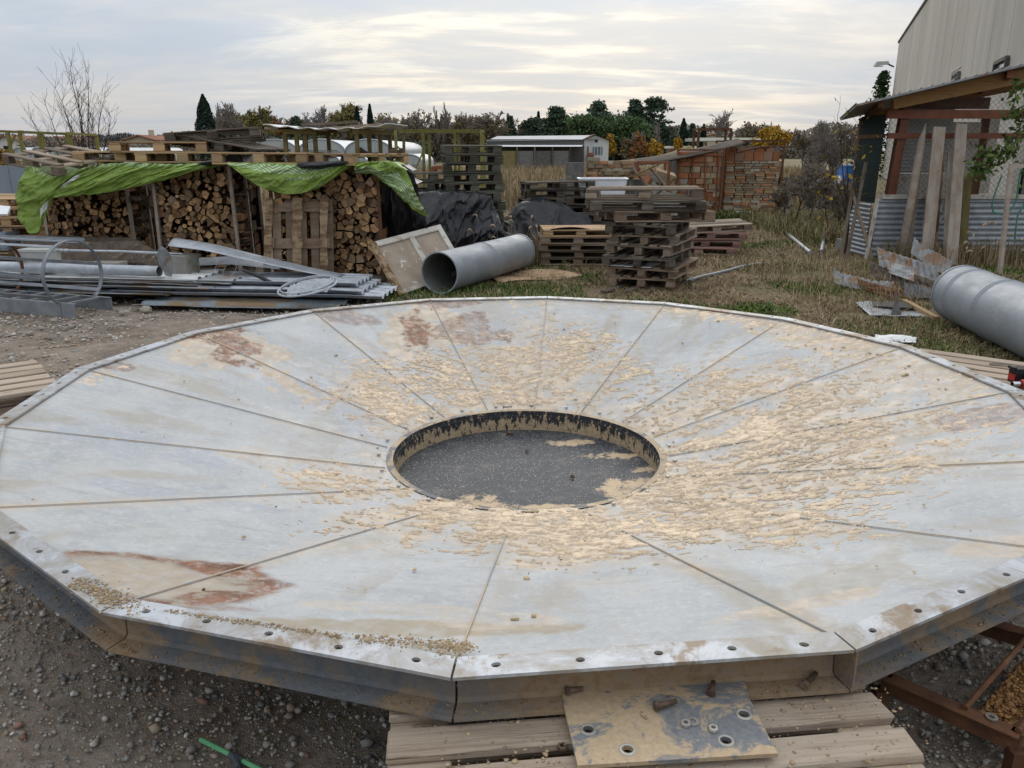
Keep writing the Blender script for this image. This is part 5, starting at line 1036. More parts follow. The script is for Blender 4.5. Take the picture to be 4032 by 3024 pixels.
# grey pipe
pp0, pp1 = Y(-140, 1032, 9.75), Y(628, 1068, 9.35)
pz = .27 + .063
pp0 = G(-140, 1045, pz); pp1 = G(628, 1068, pz); pi = thing('grey_pipe', 'long grey round pipe with an open dark end on the metal pile', 'pipe', (pp1.x, pp1.y, pz - .063)); d_ = (pp0 - pp1); zz = Vector((0, 0, .063))
b = MB(); L = d_.length; M = Matrix.Translation(zz) @ d_.to_track_quat('Z', 'Y').to_matrix().to_4x4(); b.lathe([(.056, .003), (.063, 0), (.0635, .02), (.0625, .022), (.0625, .16), (.0645, .165), (.0645, .175), (.0625, .18), (.0625, L), (.0001, L)], 32, M=M); b.build('pipe_wall', M_['galv'], pi, True)
b = MB(); b.lathe([(.056, .003), (.056, .3), (.0001, .3)], 32, M=M); b.f = [f[::-1] for f in b.f]; b.build('pipe_bore', M_['duct_in'], pi, True)
# conduit behind
c0, c1 = Y(210, 985, 10.0), Y(720, 1000, 9.95); b = MB(); b.tube([c0, c0.lerp(c1, .5) + Vector((0, 0, .01)), c1], .014, 10); 
for s_ in (.05, .09): q = c0.lerp(c1, s_); b.tube([q, q + (c1 - c0).normalized() * .05], .022, 10)
single('conduit', 'thin galvanised conduit with a screwed joint behind the cage hoop', 'conduit', b, M_['galv'], smooth=True)
for i, (x0, y0, x1, y1) in enumerate(((-30, 938, 330, 950), (-30, 1080, 160, 1100))):
    a, c_ = Y(x0, y0, 9.3 + .1 * i), Y(x1, y1, 9.2 + .1 * i); b = MB(); b.beam(a, c_, .04, .03); b.beam(a + Vector((0, .02, .012)), c_ + Vector((0, .02, .012)), .006, .05); single('steel_angle', ('long steel angle bar resting over the enamel box', 'short steel angle bar behind the rusty hoop')[i], 'bar', b, M_['ladder'])
# enamel box with a spout
q = G(155, 1042, .31); bx = thing('enamel_box', 'pale grey enamel box with a rusty spout standing on the grey pipe pile', 'box', (-5.86, 9.95, .29), (0, 0, R(-6)))
b = MB(); b.box((0, 0, .115), (.42, .24, .23)); b.build('casing', M_['box_grey'], bx); b = MB(); b.box((0, 0, .236), (.44, .26, .012)); b.box((0, .0, .25), (.40, .22, .016)); b.build('lid', M_['box_grey'], bx)
b = MB(); b.tube([(-.15, -.12, .15), (-.15, -.17, .15)], .022, 12); b.tube([(-.15, -.155, .15), (-.15, -.172, .15)], .03, 12); b.build('spout', M_['rust'], bx)
# concrete blocks
def hollow_block(label, loc, rz, holes=True, s=(.40, .2, .2), mat='concrete'):
    t_ = thing('concrete_block', label, 'block', loc, (0, 0, rz)); L, Wd, Hh = s
    if holes:
        bm = bmesh.new(); b = MB(); ov = [(-L / 2, -Wd / 2), (L / 2, -Wd / 2), (L / 2, Wd / 2), (-L / 2, Wd / 2)]
        es = []; vv = [bm.verts.new((x, y, Hh)) for x, y in ov]; es += [bm.edges.new((vv[i], vv[(i + 1) % 4])) for i in range(4)]
        for cx in (-.12, 0, .12):
            for cy in (-.045, .045):
                hv = [bm.verts.new((cx * L / .4 + .038 * math.cos(a), cy + .026 * math.sin(a), Hh)) for a in np.linspace(0, 2 * math.pi, 10, endpoint=False)]; es += [bm.edges.new((hv[i], hv[(i + 1) % 10])) for i in range(10)]
        bmesh.ops.triangle_fill(bm, use_beauty=True, edges=es, normal=(0, 0, 1)); rt_ = bmesh.ops.extrude_face_region(bm, geom=bm.faces[:]); bmesh.ops.translate(bm, verts=[v for v in rt_['geom'] if isinstance(v, bmesh.types.BMVert)], vec=(0, 0, -Hh)); bmesh.ops.recalc_face_normals(bm, faces=bm.faces[:])
        me = bpy.data.meshes.new('block_body'); bm.to_mesh(me); bm.free(); me.materials.append(M_[mat]); link('block_body', me, t_)
    else: link('block_body', board_mesh(L, Wd, Hh, mat, 1), t_, loc=(0, 0, Hh / 2))
    return t_
q = G(715, 1090, .215); hollow_block('grey hollow concrete block with mossy side on the metal pile', (q.x, q.y + .1, .235), R(-14), True, (.24, .3, .24))
q = G(405, 1040, .31); hollow_block('long pale concrete kerb stone behind the cage hoop', (-5.05, 10.0, .27), R(-6), False, (.40, .22, .11))
# wire ring with plastic
q = G(1205, 1140, .26); rg = thing('wire_ring', 'steel ring with a crumpled clear plastic bag on the corrugated sheets', 'ring', (q.x, q.y + .1, .25), (R(14), R(-9), 0))
b = MB(); b.tube([(.33 * math.cos(a), .24 * math.sin(a), .03) for a in np.linspace(0, 2 * math.pi, 41)], .012, 8, False); b.build('hoop', M_['galv'], rg, True)
b = MB(); b.tube([(.30 * math.cos(a), .22 * math.sin(a), .055) for a in np.linspace(0, 2 * math.pi, 41)], .008, 8, False); b.build('hoop', M_['galv'], rg, True)
nu = 40; U, V = np.meshgrid(np.linspace(-1, 1, nu), np.linspace(-1, 1, nu), indexing='ij'); dd = np.hypot(U, V); Z = .005 + .07 * np.clip(1 - dd, 0, 1) ** .5 * fbm(U * 3, V * 3, 4, 5) + .05 * (1 - np.abs(fbm(U * 4, V * 4, 3, 6) - .5) * 2) ** 3
o = link('plastic_bag', npmesh('plastic_bag', np.stack([U * .25 + .04, V * .16 - .04, Z], -1).reshape(-1, 3), grid_faces(nu, nu), M_['film'], smooth=True), rg)
# black hose beside the ring and wires
b = MB(); b.tube([Y(960, 1065, 9.6), Y(1000, 1080, 9.5), Y(1080, 1118, 9.45), Y(1150, 1128, 9.4)], .022, 10); single('black_hose', 'short black hose under the long pale bent sheet', 'hose', b, M_['black_plastic'], smooth=True)
for i, px in enumerate((850, 885, 925)):
    a = Y(px, 1010 + (px - 850) * .2, 9.66); b = MB(); b.tube([a, a + Vector((.02, -.02, -.08)), a + Vector((-.02, -.03, -.15)), a + Vector((.01 - .05 * i, -.04, -.22))], .0022, 5); single('loose_wire', 'curled grey wire hanging from the long pale bent sheet', 'wire', b, M_['galv'], 'wires on the bent sheet')
# plastic crate, panel, grey fence at the far left
q = G(-5, 975, .25); cr = thing('plastic_crate', 'blue grey plastic crate cut by the left edge', 'crate', (q.x - .12, q.y + .2, .2))
for nm, c_, d_ in (('crate_wall', (0, -.18, .15), (.5, .02, .28)), ('crate_wall', (0, .18, .15), (.5, .02, .28)), ('crate_wall', (.25, 0, .15), (.02, .36, .28)), ('crate_wall', (-.25, 0, .15), (.02, .36, .28)), ('crate_floor', (0, 0, .01), (.5, .36, .02))):
    b = MB(); b.box(c_, d_)
    if nm == 'crate_wall' and d_[0] > .1:
        for k in range(6): b.box((-.21 + .084 * k, c_[1] - .012 * (1 if c_[1] < 0 else -1), .15), (.014, .016, .27))
        for k in range(3): b.box((0, c_[1] - .012 * (1 if c_[1] < 0 else -1), .05 + .1 * k), (.5, .018, .012))
    b.build(nm, M_['grey_plastic'], cr)
q = Y(20, 845, 12.4); b = MB(); b.poly([Y(-30, 843, 12.3), Y(28, 843, 12.3), Y(40, 812, 12.6), Y(-30, 806, 12.6)], .03, (0, -.6, 1)); single('laminate_sheet', 'small white panel leaning at the far left', 'panel', b, M_['white_plastic'])
fx = thing('panel_fence', 'blue grey panel fence at the far left behind the tarp', 'fence', Y(60, 800, 15))
b0 = Vector(fx.location)
for i in range(3):
    a, c_ = Y(110 - 80 * (i + 1), 660, 15.), Y(108 - 80 * i, 662, 15.); b = MB(); b.box(((a.x + c_.x) / 2 - b0.x, 0, .85 - b0.z), (abs(c_.x - a.x) - .015, .03, 1.2)); b.build('fence_panel', M_['grey_fence'], fx); b = MB(); b.box((c_.x - b0.x, .0, .7 - b0.z), (.05, .05, 1.5)); b.build('fence_post', M_['grey_fence'], fx)
# ================================================================= STEEL FRAME PERGOLAS
def pergola(label, posts, top, mat, y, braces=(), rails2=None, dy=1.2, r_=.035):
    g = Y(posts[0], 600, y); t_ = thing('pipe_frame', label, 'frame', (g.x, y, 0)); o_ = Vector((g.x, y, 0))
    for i, px in enumerate(posts):
        for k in (0, 1):
            tp = Y(px, top(px), y) + Vector((0, dy * k, 0)); b = MB(); b.beam((tp.x - o_.x, tp.y - y, 0), (tp.x - o_.x, tp.y - y, tp.z), r_ * 2, r_ * 2, (1, 0, 0)); b.build('post', M_[mat], t_)
    for k in (0, 1):
        a, c_ = Y(posts[0] - 30 * 0, top(posts[0]), y) + Vector((0, dy * k, 0)), Y(posts[-1], top(posts[-1]), y) + Vector((0, dy * k, 0)); b = MB(); b.beam(a - o_, c_ - o_, r_ * 1.8, r_ * 1.8); b.build('top_rail', M_[mat], t_)
    for px in posts: a = Y(px, top(px), y); b = MB(); b.beam(a - o_, a - o_ + Vector((0, dy, 0)), r_ * 1.6, r_ * 1.6); b.build('cross_rail', M_[mat], t_)
    for (x0, y0, x1, y1) in braces: b = MB(); b.beam(Y(x0, y0, y) - o_, Y(x1, y1, y) - o_, .03, .03); b.build('brace', M_[mat], t_)
    return t_
pergola('yellow green rusty pipe frame behind the far left pallets', [-60, 30, 152, 262], lambda x: 517 + x * .038, 'green_pipe', 17., ((60, 530, 30, 600), (70, 530, 100, 590), (152, 535, 172, 600)), r_=.028)
pergola('lichened pipe frame between the firewood racks and mossy pallets', [1557, 1665, 1790, 1895], lambda x: 514, 'green_pipe', 16.5, ((1665, 600, 1625, 690), (1557, 570, 1600, 610)), r_=.028)
pergola('small rusty square frame above the brick lean-to', [2752, 2880], lambda x: 508, 'rust', 23.6, ((2760, 590, 2800, 640),), dy=.6, r_=.03)
pergola('low red rusty frame beside the mossy pallets', [1705, 1765], lambda x: 660, 'rust_red', 15.8, dy=.6, r_=.03)
# ================================================================= BRICK STACKS
t = NT('reclaimed brick', .9, 0, .15); rr2 = t.math('FRACT', t.math('MULTIPLY', t.rand, 13.7))
c = t.mix(t.rng(t.rand, 0, .5), (.38, .18, .09), (.34, .25, .155)); c = t.mix(t.rng(t.rand, .55, .95), c, (.37, .335, .27)); c = t.mix(t.rng(t.noise(12, 5, .65), .50, .68, 0, .7), c, (.20, .17, .11)); c = t.mix(t.rng(t.noise(5, 4, .6), .58, .7, 0, .6), c, (.42, .39, .34)); c = t.val(c, t.rng(rr2, 0, 1, .7, 1.25)); t.color(c).bump(t.noise(40, 4, .6), .5, .006); M_['brick'] = t.m
t = NT('terracotta block', .9, 0, .15); c = t.mix(t.rng(t.noise(6, 5, .6), .35, .65), (.42, .175, .085), (.33, .135, .07)); c = t.mix(t.rng(t.rand, .55, .9, 0, .8), c, (.24, .18, .135)); t.color(t.val(c, t.rng(t.rand, 0, 1, .75, 1.15))).bump(t.math('SINE', t.math('MULTIPLY', t.sep(t.tc.outputs['Object'])[2], 380.)), .35, .006); M_['terracotta'] = t.m
def brick_stack(label, x0, x1, y, z0, z1, rz, big_top, seed, frame='rust', depth=.9, wide=(.2, .29), hh=(.056, .066), mixed=False):
    t_ = thing('brick_stack', label, 'brick stack', (x0, y, 0), (0, 0, rz)); rr = random.Random(seed); w = x1 - x0
    b = MB(); b.box((w / 2, depth / 2 + .06, (z0 + z1) / 2), (w - .12, depth - .05, z1 - z0 - .06)); b.build('brick_core', M_['concrete_dark'], t_)
    z = z0; row = 0
    while z < z1 - big_top:
        h_ = rr.uniform(*hh); x = .06
        if mixed and rr.random() < .75: h_ = rr.uniform(.10, .15)
        while x < w - .1:
            l_ = min(rr.uniform(*wide), w - .06 - x); 
            if l_ > .06 and rr.random() > .012:
                mt = 'terracotta' if (mixed and rr.random() < .55) else 'brick'; link('brick', board_mesh(round(l_ * 20) / 20 - .012, .14, round(h_ * 100) / 100 - .004, mt, rr.randrange(3)), t_, loc=(x + l_ / 2, .05 + rr.uniform(-.02, .02), z + h_ / 2), rot=(rr.uniform(-.02, .02), rr.uniform(-.02, .02), rr.uniform(-.05, .05)))
            x += l_ + rr.uniform(0, .012)
        for d_ in np.arange(.2, depth, .28): link('brick', board_mesh(.14, .25, round(h_ * 100) / 100 - .004, 'brick', rr.randrange(3)), t_, loc=(w - .06, d_ + rr.uniform(0, .03), z + h_ / 2), rot=(0, 0, rr.uniform(-.05, .05))) 
        z += h_ + .003; row += 1
    if big_top:
        x = .06
        while x < w - .15: l_ = rr.choice((.2, .24, .26)); l_ = min(l_, w - .06 - x); link('hollow_block', board_mesh(l_ - .012, .16, .24, 'terracotta', rr.randrange(3)), t_, loc=(x + l_ / 2, .06, z + .12)); x += l_
        for i in range(5): l_ = .22; link('hollow_block', board_mesh(l_, .12, .10, 'terracotta', i % 3), t_, loc=(.2 + i * (w - .3) / 5, .08, z + .29 + .0), rot=(0, 0, rr.uniform(-.4, .4)))
    for dx in (0, w):
        for dy in (0, depth): b = MB(); b.beam((dx, dy, 0), (dx + .02, dy, z1 + .12), .05, .05, (1, 0, 0)); b.build('corner_post', M_[frame], t_)
    for zz_ in (z0 - .03, z1 + .1):
        for dy in (0, depth): b = MB(); b.beam((0, dy, zz_), (w, dy, zz_), .04, .04); b.build('frame_rail', M_[frame], t_)
    return t_
bs = brick_stack('neat stack of mixed reclaimed bricks topped by terracotta blocks in a rusty frame', 5.62, 7.18, 22.0, .16, 1.85, R(2), .42, 3)
for z_ in (.03, .10): link('base_plank', board_mesh(1.55, .9, .03, 'pallet_moss', 1), bs, loc=(.78, .45, z_))
bs2 = brick_stack('stack of large terracotta bricks inside a rusty barred frame', 4.25, 5.45, 21.4, .12, 1.62, R(3), 0, 4, 'rust_red', mixed=True, wide=(.18, .30))
for i in range(4): b = MB(); b.beam((.1 + i * .33, -.05, .05), (.1 + i * .33 - .03, -.05, 1.6), .04, .03, (1, 0, 0)); b.build('bar', M_['rust_red'], bs2)
b = MB(); b.beam((-.02, -.05, 1.6), (1.22, -.05, 1.6), .05, .05); b.build('bar', M_['rust_red'], bs2)
# lean-to sheets over the bricks
for i, (x0, y0, x1, y1, w, mt, lb) in enumerate(((2395, 660, 2935, 563, .4, 'pallet_dark', 'long dark sheet sloping from the rubble up over the brick stacks'), (2500, 648, 2740, 590, .35, 'frame_green', 'yellowish board under the long dark sloping sheet'), (2560, 645, 2730, 598, .18, 'frame_green', 'pale board beside the yellowish one on the lean-to'))):
    a, c_ = Y(x0, y0, 20.6 + .2 * i), Y(x1, y1, 21.6 + .1 * i); sheet('lean_to_board', lb, 'board', a, c_ - a, (-.1, w, .12), lambda U, V: -.08 * np.sin(U * math.pi), M_[mt], .03, 24, 6)
a, c_ = Y(2900, 600, 21.6), Y(3090, 578, 22.3); b = MB(); b.tube([a, a.lerp(c_, .5) + Vector((0, 0, .06)), c_], .03, 8); single('rusty_bar', 'bent rusty bar lying on top of the neat brick stack', 'bar', b, M_['rust'], smooth=True)
# rubble heap
rr = random.Random(12)
def chunk(mat, d_, px, py, y, lab, cat, grp, nm):
    q = Y(px, py, y); o = link(nm, board_mesh(*d_, mat, rr.randrange(3)), loc=q, rot=(rr.uniform(-.5, .5) * (grp == 'tumbled rubble'), rr.uniform(-.4, .4) * (grp == 'tumbled rubble'), rr.uniform(-.6, .6))); tag(o, lab, cat, grp)
def at_z(px, y, z): return 590 + FPX * 0 + (1512 - 590) - FPX * math.tan(PITCH - math.atan((H - z) / y))
for i in range(25): chunk('concrete_dark', (.43, .24, .215), 2248 + (i % 5) * 62 + 12 * (i // 5 % 2), at_z(0, 18.5, .11 + .218 * (i // 5)), 18.5, 'dark concrete block piled behind the white tub', 'block', 'dark blocks behind the tub', 'concrete_block')
chunk('concrete_dark', (.4, .3, .34), 2262, at_z(0, 18.5, 1.28), 18.5, 'squared dark stone at the left end of the rubble top', 'block', None, 'stone_block')
for i in range(26): chunk('brick', (.26, .13, .075), 2335 + (i % 5) * 34 + rr.uniform(-5, 5), at_z(0, 18.5, 1.14 + .077 * (i // 5)), 18.5 + rr.uniform(-.04, .04), 'reclaimed brick piled on dark blocks beside the rubble', 'brick', 'bricks on the dark blocks', 'brick')
def mound_spot(px, py):
    for y in np.arange(18.55, 20.2, .03):
        q = Y(px, py, float(y)); e = max(0., 1 - math.hypot((q.x - 2.9) / 1.9, (y - 19.9) / 1.3))
        if q.z <= 1.25 * e ** .8 * .85 + .1: break
    return px, py, float(y)
for i in range(16): chunk(rr.choice(('concrete_dark', 'concrete', 'brick', 'terracotta')), (rr.uniform(.25, .5), rr.uniform(.2, .3), rr.uniform(.12, .3)), *mound_spot(rr.uniform(2460, 2640), rr.uniform(650, 800)), 'tumbled block in the rubble heap beside the lean-to', 'rubble', 'tumbled rubble', 'rubble_block')
U, V = np.meshgrid(np.linspace(-1, 1, 50), np.linspace(-1, 1, 40), indexing='ij'); Z = 1.25 * np.clip(1 - np.hypot(U, V), 0, 1) ** .8 * (.6 + .6 * fbm(U * 4, V * 4, 3, 8)); q = G(2500, 870); o = link('rubble_mound', npmesh('rubble_mound', np.stack([U * 1.9, V * 1.3, Z], -1).reshape(-1, 3), grid_faces(50, 40), M_['concrete_dark'], smooth=False), loc=(2.9, 19.9, -.02)); tag(o, 'mound of fine dark rubble under the tumbled blocks', 'rubble', kind='stuff')
for i, (x0, y0, x1, y1) in enumerate(((2440, 720, 2610, 640), (2490, 660, 2570, 760), (2400, 700, 2540, 690), (2560, 660, 2640, 755), (2580, 770, 2660, 700))): b = MB(); b.beam(Y(x0, y0, 18.4), Y(x1, y1, 18.2), .12, .03); single('broken_plank', ('grey plank sloping up over the rubble', 'plank slipping down the rubble heap', 'level plank across the tumbled rubble', 'dark plank sliding down beside the barred brick frame', 'short plank propped against the barred brick frame')[i], 'plank', b, M_['pallet_grey' if i % 2 else 'frame_green'])
pergola('low rusty square frame standing in the rubble', [2510, 2635], lambda x: 640, 'rust_red', 19.8, dy=.5, r_=.03)
# slabs right of bricks
for i, (cz, w, hz2) in enumerate(((.27, .6, .54), (.605, .5, .13), (.735, .85, .13), (.90, .8, .2))): q = Y(3065, 850, 22.3); o = link('concrete_slab', board_mesh(w, .6, hz2, 'concrete_dark' if i else 'concrete', i % 3), loc=(q.x + .06 * i, 22.5, cz), rot=(0, .02 * i, .1 * i)); tag(o, ('bottom', 'small second', 'broad third', 'thick top')[i] + ' concrete slab of the pile beside the neat brick stack', 'slab')
q = G(2880, 850); b = MB(); b.box((q.x, q.y - .8, .07), (.62, .25, .12)); b.box((q.x + .1, q.y - .82, .15), (.4, .2, .06)); single('foam_block', 'broken white polystyrene lying in front of the neat brick stack', 'foam', b, M_['foam'])
# pipes in the grass
def gpipe(label, pts, r_=.022, mat='ladder'):
    b = MB(); b.tube([G(x, y, r_ + z_) for x, y, z_ in pts], r_, 10); single('steel_pipe', label, 'pipe', b, M_[mat], smooth=True)
gpipe('long grey pipe bent near its end lying in the grass by the tall stack', [(2700, 1108, 0), (2760, 1090, 0), (2850, 1070, 0), (2930, 1048, 0), (2995, 1038, 0)]); gpipe('short upright pipe stub by the long bent pipe', [(2722, 1100, 0), (2722, 1100, .2), (2722, 1096, .33)]); gpipe('thick grey pipe lying slantwise in the dry grass', [(3090, 912, 0), (3190, 995, 0)], .035); gpipe('short bent grey pipe lying toward the shed', [(3235, 990, 0), (3246, 930, 0), (3238, 915, .03)], .035); gpipe('thin black hose loop in the dry grass', [(3020, 985, 0), (3040, 998, 0), (3100, 1005, 0), (3060, 985, .0), (3090, 970, 0)], .012, 'black_plastic')
# ================================================================= RIGHT SHED
YS = 13.3
def SX(px, py=800): return Y(px, py, YS).x
x0 = SX(3448, 800); sh = thing('open_shed', 'lean-to shed of orange steel frame with zinc skirt and sloping felt roof', 'shed', (x0, YS, 0))
def sl_(v): return Vector(v) - Vector((x0, YS, 0))
XR = x0 + 4.6; zr = Y(3470, 775, YS).z; zb_ = Y(3500, 450, YS).z; zm = Y(3500, 535, YS).z
def sbeam(nm, p_, q_, w, h_, mat, up=(0, 0, 1)): b = MB(); b.beam(sl_(p_), sl_(q_), w, h_, up); return b.build(nm, M_[mat], sh)
sbeam('top_rail', (x0, YS, zb_), (XR, YS, zb_), .08, .13, 'orange'); sbeam('mid_rail', (x0 + .05, YS, zm), (XR, YS, zm), .05, .085, 'orange'); sbeam('side_rail', (x0 + .02, YS + .05, zm), (x0 + .0, YS + .9, zm), .05, .06, 'rust')
for dx, dy, w in ((.20, 0, .13), (.05, .3, .07), (.03, .6, .06), (.03, .9, .08), (1.95, .6, .10), (XR - x0, 0, .12)): sbeam('post', (x0 + dx, YS + dy + .07, 0), (x0 + dx + .12 * (dx == .20), YS + dy + .07, zb_ + (.25 if dy == 0 else -.02)), w, w, 'orange' if dx in (.20, .05) else 'rust', (1, 0, 0))
# zinc skirt, horizontal ribs
def ribbed(nm, p0, eu_, h_, n, mat, par, org, prof=.022):
    p0 = Vector(p0); eu_ = Vector(eu_); nrm_ = eu_.normalized().cross(Vector((0, 0, 1))); b = MB(); vs = []; m = n * 4 + 1; Z = [h_ * i / (m - 1) for i in range(m)]
    for i, z_ in enumerate(Z): 
        d_ = prof if (i % 4) in (1, 2) else 0
        for k in range(2): vs.append(p0 + eu_ * k + Vector((0, 0, z_)) + nrm_ * d_ - org)
    b.add(vs, [(2 * i, 2 * i + 1, 2 * i + 3, 2 * i + 2) for i in range(m - 1)]); o = b.build(nm, M_[mat], par); o.modifiers.new('t', 'SOLIDIFY').thickness = .003; return o
org = Vector((x0, YS, 0))
for i in range(3): ribbed('zinc_panel', (x0 + i * 1.55, YS - .06 - .006 * i, .02), (1.56, 0, 0), zr - .03, 11, 'zinc_dark', sh, org, .014)
ribbed('zinc_panel', (x0 - .06, YS + .9, .02), (.02, -.84, 0), zr - .12, 12, 'zinc_dark', sh, org, .014)
sbeam('skirt_trim', (x0 + .06, YS - .07, zr + .005), (XR, YS - .07, zr + .005), .05, .07, 'whitewood'); sbeam('corner_trim', (x0 - .10, YS - .12, 0), (x0 - .02, YS - .1, zr - .02), .09, .025, 'whitewood', (1, 0, 0))
# chain link
b = MB(); s_ = .088; zA, zB = zr + .03, zb_ + .3; hh = zB - zA; x = x0 - hh
while x < XR:
    for sgn in (1, -1):
        xa, xb = (x, x + hh) if sgn > 0 else (x + hh, x); za, zz_ = zA, zB
        pa, pb = Vector((xa, YS - .015 * sgn, za)), Vector((xb, YS - .015 * sgn, zz_))
        d_ = pb - pa; t0, t1 = 0., 1.
        for lim, s2 in ((x0 + .02, 1), (XR, -1)):
            fa, fb = (pa.x - lim) * s2, (pb.x - lim) * s2
            if fa < 0 and fb < 0: t1 = -1
            elif fa < 0: t0 = max(t0, fa / (fa - fb))
            elif fb < 0: t1 = min(t1, fa / (fa - fb))
        if t1 > t0: b.tube([sl_(pa + d_ * t0), sl_(pa + d_ * t1)], .0020, 4, False)
    x += s_
b.build('chain_link_mesh', M_['wire'], sh)
# inner wall: shutter, cladding, dark net side
bw = YS + .5
def wallp(px0, px1, z0_, z1_, mat, nm, dy=0.):
    a, c_ = Y(px0, 700, bw + dy).x, Y(px1, 700, bw + dy).x; b = MB(); b.box(((a + c_) / 2 - x0, bw + dy - YS, (z0_ + z1_) / 2), (c_ - a, .03, z1_ - z0_)); return b.build(nm, M_[mat], sh)
wallp(3525, 3720, 1.35, zb_ + .35, 'plywood', 'shutter'); wallp(3500, 3820, .1, 1.34, 'whitewood', 'lower_cladding', .02); wallp(3720, 3830, 1.3, zb_ - .1, 'whitewood', 'cladding', .03)
for k in range(18): wallp(3527, 3718, 1.38 + k * .06, 1.39 + k * .06, 'plywood', 'shutter_slat', -.02)
wallp(3540, 3850, zb_ + .10, zb_ + .28, 'pallet_red', 'lintel', -.03); wallp(3835, 3900, zr, zb_, 'whitewood', 'cladding', .5)
b = MB(); b.poly([sl_((x0 - .02, YS + .02, zr - .1)), sl_((x0 - .02, YS + .95, zr - .1)), sl_((x0 + .0, YS + .95, zb_)), sl_((x0 - .0, YS + .02, zb_))], .01, (-1, -.1, 0)); b.build('shade_net', M_['net'], sh)
# roof
N_ = Y(3372, 410, 12.75); Fp = Y(3308, 468, 14.6); RR = N_ + (Y(4032, 252, 12.75) - N_) * 1.9; RB = RR + (Fp - N_)
b = MB(); up = (RR - N_).cross(Fp - N_).normalized(); b.poly([sl_(p_) for p_ in (N_, RR, RB, Fp)], .03, up); b.build('roof_sheet', M_['galv_rust'], sh)
for k in range(30):
    p_ = N_.lerp(RR, k / 29); q_ = Fp.lerp(RB, k / 29); b = MB(); b.tube([sl_(p_ + up * .012), sl_(q_ + up * .012)], .012, 6); b.build('roof_corrugation', M_['galv_rust'], sh)
a_, c_ = Y(3525, 408, YS - .35), Y(4032, 305, YS - .35); d_ = (c_ - a_); sbeam('rafter', a_ + Vector((0, .1, .02)), a_ + d_ * 2.2 + Vector((0, .1, .02)), .09, .20, 'beam'); sbeam('rafter', a_ + Vector((.25, 1.5, -.1)), a_ + d_ * 2.2 + Vector((.25, 1.5, -.1)), .09, .18, 'beam')
sbeam('purlin', N_.lerp(RR, .09) + Vector((0, .1, -.09)), Fp.lerp(RB, .09) + Vector((0, -.1, -.09)), .08, .10, 'rust'); sbeam('purlin', N_.lerp(RR, .5) + Vector((0, .1, -.1)), Fp.lerp(RB, .5) + Vector((0, -.1, -.1)), .08, .12, 'orange')
# things leaning on the shed
def lean(label, px0, py0, px1, py1, w, th, mat, nm='leaning_board', y0=12.75, y1=13.12, point=False, cat='board', hw=False):
    a, c_ = Y(px0, py0, y0), Y(px1, py1, y1); a = a + (c_ - a).normalized() * (-(a.z) / (c_ - a).normalized().z) if False else a
    if a.z > 0: a = a - (c_ - a) * (a.z / (c_.z - a.z))
    t_ = (c_ - a); L = t_.length; t_.normalize(); sd_ = t_.cross(Vector((0, -1, 0))).normalized(); nn = sd_.cross(t_)
    M = Matrix((sd_, nn, t_)).transposed().to_4x4(); M.translation = a
    if nm == 'leaning_pole':
        b = MB(); b.tube([(0, 0, 0), (.01, 0, L * .5), (0, 0, L - .28), (.02, 0, L)], [w / 2, w * .47, w * .42, .008], 10); me = b.mesh(nm, M_[mat], True)
    else:
        bm = bmesh.new(); bmesh.ops.create_cube(bm, size=1)
        for v in bm.verts: v.co = Vector((v.co.z * L + L / 2, v.co.x * w, v.co.y * th))
        bmesh.ops.bevel(bm, geom=bm.edges[:], offset=.004, segments=1, affect='EDGES'); me = bpy.data.meshes.new(nm); bm.to_mesh(me); bm.free(); me.materials.append(M_[mat]); M = Matrix((t_, sd_, nn)).transposed().to_4x4(); M.translation = a
    o = link(nm, me, M=M); tag(o, label, cat); return o
lean('sharpened round wooden pole leaning on the chain link shed', 3545, 1020, 3640, 485, .13, .1, 'board_grey', 'leaning_pole', cat='pole'); lean('weathered slat standing behind the sharpened pole', 3572, 1010, 3632, 560, .09, .04, 'pallet_grey', y0=12.85)
lean('wide brown grey board leaning between the sharpened pole and the narrow slat', 3648, 1010, 3698, 500, .19, .045, 'board_grey'); lean('brown board edge behind the wide brown grey board', 3672, 1020, 3706, 600, .10, .045, 'bark_board', y0=12.85); lean('narrow short slat leaning next to the wide silver board', 3722, 1000, 3740, 600, .07, .035, 'board_grey', y0=12.7); lean('wide silvered board with dark knots leaning on the shed', 3745, 1048, 3785, 488, .18, .04, 'board_grey', y0=12.45); lean('dark moss stained plank behind the wide silver board', 3790, 1000, 3810, 690, .13, .03, 'frame_green', y0=12.95)
# standing thin post with cross bar (right), hose
a, c_ = Y(3935, 1085, 11.5), Y(3980, 645, 11.6); b = MB(); b.beam((a.x, 11.5, 0), (c_.x - .02, 11.55, c_.z), .055, .05, (1, 0, 0)); b.beam((c_.x - .04, 11.55, c_.z - .03), (c_.x + .8, 11.6, c_.z - .02), .05, .05); b.beam((c_.x + .8, 11.6, c_.z), (c_.x + .78, 11.6, 0), .05, .05, (1, 0, 0)); single('timber_goal', 'thin grey timber frame standing in front of the shed with a green hose', 'frame', b, M_['board_grey'])
pts = [Y(x, y, 12.9) for x, y in ((3945, 690), (3925, 740), (3905, 800), (3910, 835), (3945, 845), (3985, 825), (4005, 780), (4012, 700), (4020, 660), (4040, 700), (4035, 800), (4005, 850), (4000, 900), (3995, 960))]
P_ = smoothp([tuple(p_) for p_ in pts], 60); b = MB(); b.tube([Vector(p_) for p_ in P_], .012, 8); single('garden_hose', 'green garden hose hanging in loops on the shed front', 'hose', b, M_['hose'], smooth=True)
